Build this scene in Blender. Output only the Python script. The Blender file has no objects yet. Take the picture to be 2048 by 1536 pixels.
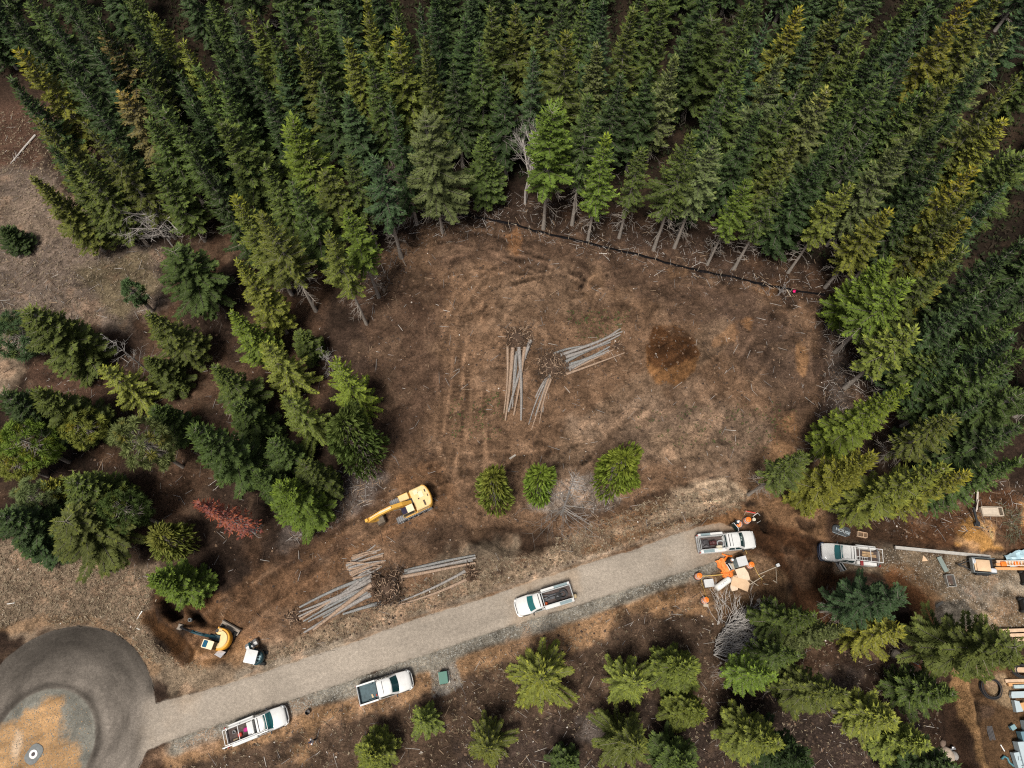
import bpy, math, random
import numpy as np
from mathutils import Vector, Matrix
from mathutils.geometry import tessellate_polygon
C = bpy.context.scene.collection
R = math.radians
rnd = random.Random(7)

# ---------------------------------------------------------------- camera: a drone 78.5 m above the ground, tilted 21.7 deg from straight down
H, TILT, F = 78.5, R(21.7), 1400.0
CT, ST = math.cos(TILT), math.sin(TILT)
def G(px, py, z=0.0):
    """world point on the level z below a pixel of the 2048x1536 photograph"""
    dx, dy = (px - 1024) / F, (768 - py) / F
    wy, wz = dy * CT + ST, dy * ST - CT
    s = (z - H) / wz
    return Vector((dx * s, wy * s, z))
def proj(p):
    x, y, z = p[0], p[1], p[2] - H
    yc, zc = y * CT + z * ST, -y * ST + z * CT
    return (1024 + F * x / -zc, 768 - F * yc / -zc)
cam = bpy.data.cameras.new('camera'); co = bpy.data.objects.new('camera', cam); C.objects.link(co)
co.location = (0, 0, H); co.rotation_euler = (TILT, 0, 0)
cam.sensor_width = 36; cam.lens = F / 2048 * 36; cam.clip_end = 3000; cam.clip_start = 0.5
bpy.context.scene.camera = co

# ---------------------------------------------------------------- materials
def srgb(h):
    h = h.lstrip('#'); v = [int(h[i:i + 2], 16) / 255 for i in (0, 2, 4)]
    return tuple(c / 12.92 if c <= .04045 else ((c + .055) / 1.055) ** 2.4 for c in v)
MATS = {}
def mat(name, col, rough=.6, metal=0., var=.12, scale=3., bump=0., spec=.5, coat=0., trans=0.):
    if name in MATS: return MATS[name]
    if isinstance(col, str): col = srgb(col)
    m = bpy.data.materials.new(name); m.use_nodes = True; nt = m.node_tree; N = nt.nodes; L = nt.links
    b = N['Principled BSDF']
    b.inputs['Roughness'].default_value = rough; b.inputs['Metallic'].default_value = metal
    b.inputs['Specular IOR Level'].default_value = spec; b.inputs['Coat Weight'].default_value = coat
    tc = N.new('ShaderNodeTexCoord'); n1 = N.new('ShaderNodeTexNoise')
    n1.inputs['Scale'].default_value = scale; n1.inputs['Detail'].default_value = 6; n1.inputs['Roughness'].default_value = .65
    L.new(tc.outputs['Object'], n1.inputs['Vector'])
    mr = N.new('ShaderNodeMapRange'); mr.inputs['From Min'].default_value = .3; mr.inputs['From Max'].default_value = .7
    mr.inputs['To Min'].default_value = 1 - var; mr.inputs['To Max'].default_value = 1 + var
    L.new(n1.outputs['Fac'], mr.inputs['Value'])
    mx = N.new('ShaderNodeVectorMath'); mx.operation = 'MULTIPLY'; mx.inputs[0].default_value = col
    L.new(mr.outputs['Result'], mx.inputs[1]); L.new(mx.outputs['Vector'], b.inputs['Base Color'])
    if bump:
        bp = N.new('ShaderNodeBump'); bp.inputs['Strength'].default_value = bump; bp.inputs['Distance'].default_value = .05
        L.new(n1.outputs['Fac'], bp.inputs['Height']); L.new(bp.outputs['Normal'], b.inputs['Normal'])
    MATS[name] = m
    return m
def mat_attr(name, rough=.9, obj_col=False, trans=0., nscale=6., var=.3, bump=0.):
    """base colour from the mesh's own colour attribute 'col' (times the object's colour)"""
    m = bpy.data.materials.new(name); m.use_nodes = True; nt = m.node_tree; N = nt.nodes; L = nt.links
    b = N['Principled BSDF']; b.inputs['Roughness'].default_value = rough; b.inputs['Specular IOR Level'].default_value = .25
    at = N.new('ShaderNodeAttribute'); at.attribute_name = 'col'; src = at.outputs['Color']
    if obj_col:
        oi = N.new('ShaderNodeObjectInfo'); v = N.new('ShaderNodeVectorMath'); v.operation = 'MULTIPLY'
        L.new(src, v.inputs[0]); L.new(oi.outputs['Color'], v.inputs[1]); src = v.outputs['Vector']
    L.new(src, b.inputs['Base Color'])
    if trans:
        t = N.new('ShaderNodeBsdfTranslucent'); L.new(src, t.inputs['Color'])
        mx = N.new('ShaderNodeMixShader'); mx.inputs[0].default_value = trans
        L.new(b.outputs[0], mx.inputs[1]); L.new(t.outputs[0], mx.inputs[2]); L.new(mx.outputs[0], N['Material Output'].inputs['Surface'])
    return m

# ---------------------------------------------------------------- object helpers
def props(o, label=None, cat=None, group=None, kind=None):
    if label: o['label'] = label
    if cat: o['category'] = cat
    if group: o['group'] = group
    if kind: o['kind'] = kind
    return o
def thing(name, label, cat, loc=(0, 0, 0), rz=0., group=None):
    o = bpy.data.objects.new(name, None); C.objects.link(o)
    o.empty_display_size = .3; o.location = loc; o.rotation_euler = (0, 0, rz)
    return props(o, label, cat, group)
def dup(root, loc=None, rz=None):
    r = root.copy(); C.objects.link(r)
    if loc is not None: r.location = loc
    if rz is not None: r.rotation_euler = (0, 0, rz)
    for ch in list(root.children):
        c = ch.copy(); C.objects.link(c); c.parent = r
        for g in list(ch.children):
            d = g.copy(); C.objects.link(d); d.parent = c
    return r
def raw(name, V, Fc, m, parent=None, col=None, smooth=False, ns=4):
    """mesh object from numpy arrays; Fc is (n, ns)"""
    me = bpy.data.meshes.new(name); V = np.asarray(V, np.float32); Fc = np.asarray(Fc, np.int32)
    me.vertices.add(len(V)); me.vertices.foreach_set('co', V.ravel())
    ns = Fc.shape[1]
    me.loops.add(Fc.size); me.loops.foreach_set('vertex_index', Fc.ravel())
    me.polygons.add(len(Fc)); me.polygons.foreach_set('loop_start', np.arange(0, Fc.size, ns, dtype=np.int32))
    me.polygons.foreach_set('loop_total', np.full(len(Fc), ns, np.int32))
    if smooth: me.polygons.foreach_set('use_smooth', np.ones(len(Fc), bool))
    if col is not None:
        a = me.color_attributes.new('col', 'FLOAT_COLOR', 'POINT')
        c4 = np.ones((len(V), 4), np.float32); c4[:, :3] = col; a.data.foreach_set('color', c4.ravel())
    me.update(calc_edges=True); me.materials.append(m)
    o = bpy.data.objects.new(name, me); C.objects.link(o); o.parent = parent
    return o
class MB:
    """collects shapes and links them as ONE mesh object"""
    def __init__(s): s.v = []; s.f = []
    def add(s, vs, fs, M=None):
        n = len(s.v)
        s.v += [tuple(M @ Vector(p)) if M else tuple(p) for p in vs]; s.f += [tuple(i + n for i in f) for f in fs]
        return s
    def loft(s, rings, cap=True, M=None, close=True):
        n = len(rings[0]); vs = [p for r in rings for p in r]; fs = []
        for k in range(len(rings) - 1):
            for i in range(n if close else n - 1):
                j = (i + 1) % n; fs.append((k * n + i, k * n + j, (k + 1) * n + j, (k + 1) * n + i))
        if cap: fs.append(tuple(range(n - 1, -1, -1))); fs.append(tuple(range((len(rings) - 1) * n, len(rings) * n)))
        return s.add(vs, fs, M)
    def box(s, c, d, M=None, b=0.02):
        """bevelled box, centre c, size d"""
        x, y, z = c; a, e, h = d[0] / 2, d[1] / 2, d[2] / 2; b = min(b, a * .45, e * .45, h * .45)
        def ring(i, zz):
            p, q = a - i, e - i; k = b * .7
            return [(x + u, y + w, zz) for u, w in ((p, -q + k), (p, q - k), (p - k, q), (-p + k, q), (-p, q - k), (-p, -q + k), (-p + k, -q), (p - k, -q))]
        return s.loft([ring(b, z - h), ring(0, z - h + b), ring(0, z + h - b), ring(b, z + h)], M=M)
    def rbox(s, x0, x1, y0, y1, z0, z1, r=.15, b=.05, n=4, top=None, M=None):
        """upright box with rounded vertical corners; top = inset of the upper outline"""
        def ring(i, z):
            out = []; rr = max(r - i * .5, .01)
            for cx, cy, a0 in ((x1 - i - rr, y1 - i - rr, 0), (x0 + i + rr, y1 - i - rr, 90), (x0 + i + rr, y0 + i + rr, 180), (x1 - i - rr, y0 + i + rr, 270)):
                for k in range(n + 1):
                    a = R(a0 + 90 * k / n); out.append((cx + rr * math.cos(a), cy + rr * math.sin(a), z))
            return out
        t = top or 0
        return s.loft([ring(0, z0), ring(t * .9, z1 - b), ring(t + b * .35, z1 - b * .3), ring(t + b, z1)], M=M)
    def tube(s, pts, r, n=8, cap=True, M=None):
        pts = [Vector(p) for p in pts]; rs = r if isinstance(r, (list, tuple)) else [r] * len(pts); rings = []
        u = None
        for i, p in enumerate(pts):
            d = (pts[min(i + 1, len(pts) - 1)] - pts[max(i - 1, 0)]).normalized()
            if u is None: u = d.orthogonal().normalized()
            u = (u - d * u.dot(d)); u = u.normalized() if u.length > 1e-5 else d.orthogonal().normalized(); w = d.cross(u)
            rings.append([p + (u * math.cos(2 * math.pi * k / n) + w * math.sin(2 * math.pi * k / n)) * rs[i] for k in range(n)])
        return s.loft(rings, cap, M)
    def cyl(s, c, r, h, n=20, axis='z', r2=None, M=None):
        a = Vector(c); d = Vector({'x': (1, 0, 0), 'y': (0, 1, 0), 'z': (0, 0, 1)}[axis])
        return s.tube([a - d * h / 2, a + d * h / 2], [r, r if r2 is None else r2], n, M=M)
    def lathe(s, prof, c=(0, 0, 0), n=24, M=None):
        return s.loft([[(c[0] + r * math.cos(2 * math.pi * k / n), c[1] + r * math.sin(2 * math.pi * k / n), c[2] + z) for k in range(n)] for r, z in prof], M=M)
    def plate(s, pts, t=.02, M=None):
        """flat convex outline given thickness t along its normal"""
        P = [Vector(p) for p in pts]; nn = (P[1] - P[0]).cross(P[2] - P[1]).normalized() * t
        return s.loft([P, [p + nn for p in P]], M=M)
    def ring(s, c, Rr, r, n=40, m=8, M=None, wob=0.):
        pts = [(c[0] + (Rr + wob * math.sin(3 * a)) * math.cos(a), c[1] + (Rr + wob * math.cos(2 * a)) * math.sin(a), c[2] + wob * .5 * math.sin(2 * a + 1)) for a in [2 * math.pi * k / n for k in range(n)]]
        rings = []
        for k, p in enumerate(pts):
            a = 2 * math.pi * k / n; d = Vector((math.cos(a), math.sin(a), 0))
            rings.append([Vector(p) + d * r * math.cos(2 * math.pi * j / m) + Vector((0, 0, r * math.sin(2 * math.pi * j / m))) for j in range(m)])
        return s.loft(rings + [rings[0]], cap=False, M=M)
    def build(s, name, m, parent=None, smooth=0, loc=None, rz=0.):
        me = bpy.data.meshes.new(name); me.from_pydata([tuple(v) for v in s.v], [], s.f); me.update()
        ms = m if isinstance(m, (list, tuple)) else [m]
        for x in ms: me.materials.append(x)
        if smooth:
            me.polygons.foreach_set('use_smooth', [True] * len(me.polygons)); me.set_sharp_from_angle(angle=R(smooth))
        o = bpy.data.objects.new(name, me); C.objects.link(o); o.parent = parent
        if loc is not None: o.location = loc
        if rz: o.rotation_euler = (0, 0, rz)
        return o
def lerp(a, b, t): return a + (b - a) * t
# ---------------------------------------------------------------- noise and masks on the ground plane
def fbm(X, Y, scale, octv=4, seed=0, gain=.5):
    out = np.zeros_like(X, dtype=np.float64); amp = 1.; tot = 0.
    for o in range(octv):
        T = np.random.RandomState(seed * 31 + o).rand(128, 128); a = .6 + o * 1.1
        U = (X * math.cos(a) - Y * math.sin(a)) / scale + 17.3 * o; W = (X * math.sin(a) + Y * math.cos(a)) / scale - 9.1 * o
        i = np.floor(U).astype(int); j = np.floor(W).astype(int); u = U - i; w = W - j
        u = u * u * (3 - 2 * u); w = w * w * (3 - 2 * w)
        i0, i1, j0, j1 = i % 128, (i + 1) % 128, j % 128, (j + 1) % 128
        out += amp * ((T[i0, j0] * (1 - u) + T[i1, j0] * u) * (1 - w) + (T[i0, j1] * (1 - u) + T[i1, j1] * u) * w)
        tot += amp; amp *= gain; scale *= .5
    return out / tot - .5                       # about -0.35 .. 0.35
def wp(pts): return [tuple(G(x, y)[:2]) for x, y in pts]
def seg_d(X, Y, ax, ay, bx, by):
    dx, dy = bx - ax, by - ay; l2 = dx * dx + dy * dy + 1e-9
    t = np.clip(((X - ax) * dx + (Y - ay) * dy) / l2, 0, 1)
    return np.hypot(X - ax - t * dx, Y - ay - t * dy), t
def poly_sd(X, Y, P):
    """signed distance, positive inside"""
    d = np.full(X.shape, 1e9); ins = np.zeros(X.shape, bool)
    for k in range(len(P)):
        ax, ay = P[k]; bx, by = P[(k + 1) % len(P)]
        d = np.minimum(d, seg_d(X, Y, ax, ay, bx, by)[0])
        if ay != by:
            c = ((ay > Y) != (by > Y)) & (X < (bx - ax) * (Y - ay) / (by - ay) + ax); ins ^= c
    return np.where(ins, d, -d)
def line_sd(X, Y, P, w):
    d = np.full(X.shape, 1e9); along = np.zeros(X.shape); acc = 0.
    for k in range(len(P) - 1):
        dd, t = seg_d(X, Y, *P[k], *P[k + 1]); l = math.hypot(P[k + 1][0] - P[k][0], P[k + 1][1] - P[k][1])
        n = dd < d; along = np.where(n, acc + t * l, along); d = np.minimum(d, dd); acc += l
    return w / 2 - d, along
def sm(x, a, b):
    t = np.clip((x - a) / (b - a), 0, 1); return t * t * (3 - 2 * t)
def near(X, Y, P, m):
    xs = [p[0] for p in P]; ys = [p[1] for p in P]
    return (X > min(xs) - m) & (X < max(xs) + m) & (Y > min(ys) - m) & (Y < max(ys) + m)

# ---- outlines traced on the ground
UP = [(300, 1410), (342, 1398), (400, 1383), (478, 1360), (600, 1320), (691, 1290), (782, 1256), (826, 1240), (900, 1217), (980, 1192), (1075, 1160), (1158, 1132), (1270, 1098), (1340, 1072), (1398, 1054), (1440, 1046), (1475, 1056)]
LO = [(290, 1502), (345, 1480), (400, 1460), (470, 1439), (560, 1407), (700, 1361), (800, 1325), (900, 1293), (1000, 1258), (1100, 1227), (1200, 1196), (1300, 1165), (1400, 1133), (1450, 1115), (1500, 1092)]
SH = [(350, 1500), (430, 1470), (520, 1440), (600, 1416), (700, 1388), (860, 1330), (960, 1288), (1050, 1263), (1150, 1235), (1250, 1196), (1350, 1160), (1420, 1135)]
CUL = G(120, 1450); CR = (G(273, 1300) - CUL).length
ISL = G(88, 1487); IR = (G(99, 1378) - ISL).length
ROADP = wp(UP + LO[::-1])
# (kind, pixels, colour, strength, feather m, edge noise m[, width m])
BR = (.2, .125, .08); DK = (.085, .054, .036); OR = (.27, .145, .07); TAN = (.33, .25, .18); GRV = (.25, .235, .205)
PAINT = [
 ('p', [(-300, -600), (2400, -600), (2400, 900), (1950, 860), (1800, 640), (1690, 550), (1450, 465), (1200, 415), (1000, 360), (900, 395), (780, 425), (640, 485), (480, 470), (350, 400), (250, 300), (120, 200), (50, 150), (-300, 150)], (.022, .0165, .012), .9, 2.5, 3.),  # forest floor: shade of the dense trees painted into the soil colour
 # clearing
 ('p', [(770, 500), (880, 455), (1000, 440), (1100, 460), (1250, 505), (1450, 560), (1640, 610), (1680, 680), (1650, 780), (1630, 860), (1600, 930), (1530, 990), (1480, 1030), (1400, 1050), (1200, 1100), (1000, 1170), (850, 1215), (700, 1265), (560, 1310), (480, 1340), (400, 1320), (430, 1200), (560, 1120), (700, 1050), (770, 960), (775, 860), (770, 780), (730, 680), (760, 600)], BR, .95, 2.2, 3.),
 ('p', [(700, 600), (800, 540), (860, 600), (880, 760), (850, 900), (770, 900), (760, 760)], (.078, .049, .036), .75, 3, 3.),
 ('p', [(880, 460), (1050, 440), (1250, 500), (1450, 560), (1600, 620), (1560, 690), (1400, 630), (1200, 570), (1000, 540), (860, 540)], (.082, .053, .039), .7, 2.5, 3.),
 ('p', [(1400, 570), (1600, 640), (1660, 740), (1600, 820), (1480, 740), (1400, 660)], (.105, .07, .053), .7, 2.5, 3.),
 ('l', [(1100, 960), (1190, 860), (1300, 770), (1430, 670)], (.2, .138, .095), .7, 1.2, 1.6, 4.),
 ('p', [(950, 560), (1130, 540), (1180, 620), (1130, 640), (1000, 640)], (.2, .133, .09), .7, 3, 3.),
 ('p', [(1130, 850), (1300, 790), (1450, 800), (1560, 860), (1560, 960), (1400, 970), (1250, 910)], (.245, .175, .128), .8, 3, 3.),
 ('l', [(1165, 600), (1195, 545), (1175, 640)], (.24, .15, .09), .5, .8, 1., 1.4),
 ('p', [(1340, 975), (1440, 955), (1510, 985), (1460, 1010), (1400, 1035), (1310, 1040)], (.48, .37, .27), .88, 1.2, 1.8),
 ('p', [(1200, 1030), (1330, 985), (1350, 1010), (1250, 1060), (1170, 1085)], (.25, .15, .085), .75, 1., 1.6),
 ('p', [(1590, 680), (1610, 676), (1618, 725), (1606, 752), (1593, 740)], (.29, .165, .085), .85, .5, .6),
 ('p', [(1550, 840), (1590, 830), (1600, 900), (1560, 930), (1530, 920)], (.27, .15, .075), .7, 1., 1.4),
 ('p', [(1480, 640), (1520, 620), (1500, 660)], OR, .7, .6, 1.2), ('p', [(1430, 690), (1475, 640), (1470, 680)], OR, .45, .6, 1.2),
 ('p', [(1500, 575), (1560, 570), (1540, 600)], OR, .5, .8, 1.2), ('p', [(1330, 540), (1380, 535), (1370, 560), (1340, 562)], (.2, .12, .07), .7, .6, 1.),
 ('p', [(1005, 470), (1035, 455), (1050, 480), (1035, 510), (1010, 500)], (.23, .12, .06), .8, .5, .9),
 ('l', [(1390, 770), (1300, 850), (1150, 940), (1050, 1000)], (.17, .118, .085), .5, 1.2, 1.5, 2.4),
 ('p', [(1640, 620), (1690, 640), (1700, 760), (1690, 880), (1650, 930), (1640, 830), (1660, 740)], (.15, .12, .105), .7, 1.5, 2.),
 ('l', [(1650, 640), (1640, 720), (1655, 800), (1600, 960)], (.05, .033, .026), .7, .9, 1., 1.6),
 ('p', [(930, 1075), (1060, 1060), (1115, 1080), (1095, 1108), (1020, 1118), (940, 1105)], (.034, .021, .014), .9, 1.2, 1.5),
 ('p', [(760, 1000), (870, 1030), (930, 1060), (920, 1110), (800, 1100), (740, 1070)], (.1, .066, .047), .7, 1.5, 2.),
 ('p', [(800, 540), (870, 520), (900, 590), (840, 640), (790, 600)], (.06, .036, .025), .7, 1.5, 2.5), ('p', [(1290, 590), (1380, 580), (1420, 640), (1350, 650)], (.085, .055, .04), .6, 1.2, 2.), ('p', [(1520, 680), (1570, 660), (1590, 760), (1530, 790)], (.07, .048, .037), .65, 1., 2.), ('p', [(760, 880), (850, 900), (880, 960), (790, 960)], (.08, .05, .034), .6, 1.2, 2.), ('l', [(1500, 740), (1580, 790), (1540, 850), (1600, 900)], (.06, .04, .03), .6, .7, 1.4, 1.4),
 ('p', [(850, 1075), (1000, 1050), (1130, 1070), (1120, 1115), (1000, 1140), (880, 1135)], (.055, .034, .023), .75, 1.5, 2.5), ('p', [(1480, 930), (1560, 900), (1640, 930), (1620, 1000), (1500, 1000)], (.25, .15, .085), .6, 1.5, 2.5), ('p', [(1290, 870), (1400, 860), (1450, 930), (1330, 940)], (.27, .185, .125), .6, 1.5, 2.5),
 # track band up to the excavator
 ('l', [(430, 1270), (520, 1195), (620, 1120), (740, 1045), (850, 985)], (.19, .108, .062), .8, 1.2, 1.6, 6.),
 ('l', [(560, 1120), (650, 1055), (760, 985)], (.062, .039, .028), .75, 1., 1.2, 2.4),
 ('l', [(600, 1150), (690, 1085), (745, 1050)], (.085, .052, .036), .7, .6, .8, 1.),
 ('p', [(640, 960), (700, 940), (770, 960), (740, 1010), (640, 1060), (570, 1100), (560, 1070)], (.15, .125, .115), .7, 1.5, 2.),
 ('p', [(1110, 970), (1180, 950), (1240, 1000), (1200, 1030), (1100, 1035), (1060, 1010)], (.25, .215, .19), .8, 1., 1.6),
 ('l', [(1140, 1035), (1240, 1020), (1330, 990)], (.055, .035, .025), .7, .6, .8, 1.5),
 # pile of fresh dirt: dark crest, sunlit foot painted in as a brighter rim
 ('p', [(1292, 700), (1310, 655), (1350, 650), (1385, 675), (1400, 710), (1390, 745), (1350, 775), (1310, 765), (1290, 735)], (.22, .11, .045), .9, .5, .8),
 ('p', [(1292, 700), (1305, 655), (1350, 650), (1385, 672), (1398, 712), (1380, 725), (1345, 738), (1310, 740), (1295, 725)], (.085, .04, .018), .95, .5, .8),
 # verge north of the road
 ('l', [(400, 1368), (480, 1342), (600, 1300), (760, 1245), (900, 1196), (1050, 1148), (1200, 1100), (1330, 1052)], TAN, .85, 1.2, 2.2, 3.6),
 ('l', [(900, 1150), (1000, 1110)], (.25, .2, .15), .7, 1.5, 2., 4.),
 ('l', [(700, 1281), (900, 1212), (1100, 1147), (1300, 1082), (1480, 1036)], OR, .7, .5, .9, .9),
 ('l', [(1180, 1100), (1320, 1062), (1500, 1025)], (.24, .13, .065), .75, .7, 1., 1.6),
 # cul-de-sac surroundings
 ('p', [(-400, 1085), (100, 1085), (200, 1125), (310, 1150), (300, 1220), (330, 1300), (420, 1375), (330, 1400), (290, 1330), (180, 1275), (60, 1270), (-400, 1330)], (.27, .205, .15), .9, 1.8, 2.5),
 ('p', [(285, 1235), (330, 1290), (370, 1345), (470, 1330), (500, 1290), (440, 1275), (395, 1310), (330, 1270)], (.3, .17, .085), .7, 1., 1.6),
 ('p', [(300, 1300), (350, 1330), (450, 1345), (410, 1378), (335, 1402)], (.3, .235, .17), .75, 1., 1.6),
 ('l', [(-60, 1272), (60, 1247), (180, 1240), (260, 1285), (310, 1340)], (.3, .19, .11), .6, .6, 1., 1.2),
 # digging beside the small yellow digger
 ('p', [(310, 1195), (400, 1150), (455, 1200), (470, 1260), (420, 1260), (330, 1250)], (.14, .075, .038), .8, 1., 1.4),
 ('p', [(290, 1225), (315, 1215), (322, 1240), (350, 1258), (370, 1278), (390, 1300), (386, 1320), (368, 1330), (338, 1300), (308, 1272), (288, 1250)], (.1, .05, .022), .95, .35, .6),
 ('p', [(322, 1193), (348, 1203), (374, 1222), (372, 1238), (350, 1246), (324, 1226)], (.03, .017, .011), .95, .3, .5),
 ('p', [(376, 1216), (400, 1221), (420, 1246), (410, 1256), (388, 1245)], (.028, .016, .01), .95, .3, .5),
 # open grass at the upper left
 ('p', [(-400, 200), (40, 205), (80, 250), (90, 330), (160, 420), (330, 490), (310, 620), (240, 660), (150, 650), (60, 625), (-400, 640)], (.19, .15, .125), .9, 2.5, 3.),
 ('p', [(-400, 200), (60, 205), (90, 260), (80, 330), (-400, 350)], (.11, .06, .042), .9, 2., 2.5),
 ('p', [(-400, 380), (60, 400), (130, 470), (60, 490), (-400, 480)], (.25, .19, .145), .5, 2., 2.5),
 ('p', [(150, 540), (300, 500), (320, 580), (240, 640), (180, 600)], (.12, .1, .05), .6, 2., 2.5),
 ('p', [(-400, 640), (30, 650), (45, 740), (10, 800), (-400, 800)], (.3, .23, .17), .8, 1.5, 2.),
 ('p', [(60, 680), (220, 730), (190, 830), (60, 790)], (.12, .07, .05), .7, 1.5, 2.),
 # south of the road
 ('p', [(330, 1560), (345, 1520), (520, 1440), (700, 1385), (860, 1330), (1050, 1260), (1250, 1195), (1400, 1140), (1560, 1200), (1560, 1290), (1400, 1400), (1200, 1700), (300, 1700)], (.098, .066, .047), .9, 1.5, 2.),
 ('l', [(352, 1518), (520, 1455), (640, 1425), (720, 1400), (870, 1345), (1060, 1280), (1160, 1252), (1260, 1212), (1350, 1180), (1430, 1160)], (.34, .21, .12), .9, 1.2, 1.8, 2.8),
 ('p', [(590, 1420), (720, 1395), (760, 1400), (650, 1450), (600, 1530), (560, 1530), (600, 1470)], (.31, .19, .105), .75, 1., 1.8),
 ('p', [(1280, 1190), (1400, 1140), (1440, 1190), (1410, 1220), (1310, 1230)], (.33, .2, .11), .8, 1., 1.4),
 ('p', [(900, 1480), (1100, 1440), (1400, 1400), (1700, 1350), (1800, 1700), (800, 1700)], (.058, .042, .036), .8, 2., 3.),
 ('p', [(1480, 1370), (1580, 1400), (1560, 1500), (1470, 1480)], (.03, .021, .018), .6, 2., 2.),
 ('p', [(1165, 1440), (1220, 1440), (1230, 1490), (1150, 1480)], (.16, .14, .13), .55, 1., 1.6),
 ('p', [(1640, 1330), (1740, 1330), (1720, 1400), (1640, 1390)], (.16, .125, .11), .55, 1., 1.6),
 ('p', [(855, 1332), (912, 1318), (924, 1372), (868, 1392)], (.215, .2, .185), .9, .35, .6),
 # dirt past the end of the road
 ('p', [(1380, 1128), (1520, 1098), (1590, 1140), (1580, 1215), (1420, 1225), (1360, 1190)], (.2, .125, .072), .9, 1.2, 1.6),
 ('p', [(1500, 990), (1640, 990), (1660, 1090), (1600, 1080), (1520, 1060)], (.23, .135, .075), .85, 1.2, 1.6),
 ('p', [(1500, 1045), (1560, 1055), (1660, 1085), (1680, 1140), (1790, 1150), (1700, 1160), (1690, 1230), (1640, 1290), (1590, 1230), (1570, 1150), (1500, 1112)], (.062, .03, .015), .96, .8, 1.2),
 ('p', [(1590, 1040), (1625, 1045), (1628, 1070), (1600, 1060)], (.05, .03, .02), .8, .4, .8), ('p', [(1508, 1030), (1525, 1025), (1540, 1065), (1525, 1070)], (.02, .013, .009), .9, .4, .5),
 ('p', [(1515, 1165), (1545, 1150), (1572, 1175), (1565, 1205), (1540, 1215), (1518, 1195)], (.2, .12, .068), .9, .4, .7),
 # gravel yard at the right
 ('p', [(1640, 1085), (1760, 1090), (1850, 1100), (2500, 1125), (2500, 1290), (1960, 1270), (1900, 1240), (1850, 1190), (1800, 1170), (1750, 1135), (1680, 1132)], (.26, .2, .14), .93, 1., 1.4),
 ('p', [(1750, 1125), (1840, 1140), (1900, 1215), (1870, 1260), (1800, 1180)], (.24, .13, .062), .65, 1., 1.6), ('p', [(1980, 1215), (2100, 1200), (2100, 1260), (1990, 1260)], (.3, .21, .13), .6, 1., 1.4),
 ('p', [(1900, 1170), (1960, 1165), (2010, 1190), (1960, 1215), (1910, 1200)], (.4, .38, .35), .65, 1.5, 1.8), ('p', [(1960, 1155), (2500, 1150), (2500, 1190), (1990, 1190)], (.38, .33, .27), .6, 1.2, 1.6),
 ('p', [(1660, 1085), (1790, 1085), (1800, 1120), (1760, 1140), (1680, 1135)], (.1, .082, .065), .7, 1., 1.2),
 ('p', [(1780, 1080), (1860, 1020), (1930, 985), (2500, 985), (2500, 1120), (2000, 1105), (1880, 1095)], (.12, .06, .032), .93, 1., 1.4),
 ('p', [(1915, 1050), (1935, 1030), (1970, 1035), (1990, 1055), (1985, 1085), (2030, 1100), (1960, 1102), (1915, 1090)], (.5, .27, .09), .93, .6, .9),
 ('p', [(2030, 1005), (2500, 1000), (2500, 1060), (2040, 1050)], (.48, .25, .09), .85, .6, 1.),
 ('p', [(1870, 1205), (1920, 1195), (1952, 1225), (1960, 1250), (1880, 1260), (1862, 1230)], (.085, .078, .068), .93, .4, .6),
 ('p', [(1878, 1208), (1895, 1198), (1898, 1222), (1886, 1236)], (.21, .19, .165), .9, .2, .3),
 ('l', [(1790, 1155), (1830, 1195), (1855, 1250), (1868, 1300)], (.19, .085, .038), .85, .8, 1., 1.8),
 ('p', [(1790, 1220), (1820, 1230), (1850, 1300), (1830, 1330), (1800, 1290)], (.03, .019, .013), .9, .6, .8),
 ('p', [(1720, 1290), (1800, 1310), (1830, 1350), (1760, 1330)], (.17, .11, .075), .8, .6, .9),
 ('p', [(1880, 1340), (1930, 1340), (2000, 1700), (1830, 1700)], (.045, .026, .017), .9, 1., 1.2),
 ('p', [(1930, 1340), (1960, 1330), (2500, 1330), (2500, 1700), (1990, 1700), (1960, 1480)], (.135, .08, .043), .93, .7, 1.),
 ('l', [(1915, 1345), (1938, 1420), (1958, 1500), (1985, 1560)], (.33, .2, .1), .85, .4, .7, 1.1),
 ('p', [(1958, 1350), (2010, 1350), (2030, 1420), (1990, 1410)], (.34, .25, .16), .8, .5, .9), ('p', [(1950, 1405), (2000, 1412), (1995, 1435), (1958, 1440)], (.09, .06, .045), .7, .5, .8),
 ('p', [(1945, 1405), (1965, 1400), (1962, 1450), (1950, 1450)], (.04, .028, .02), .75, .3, .5),
]
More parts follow.
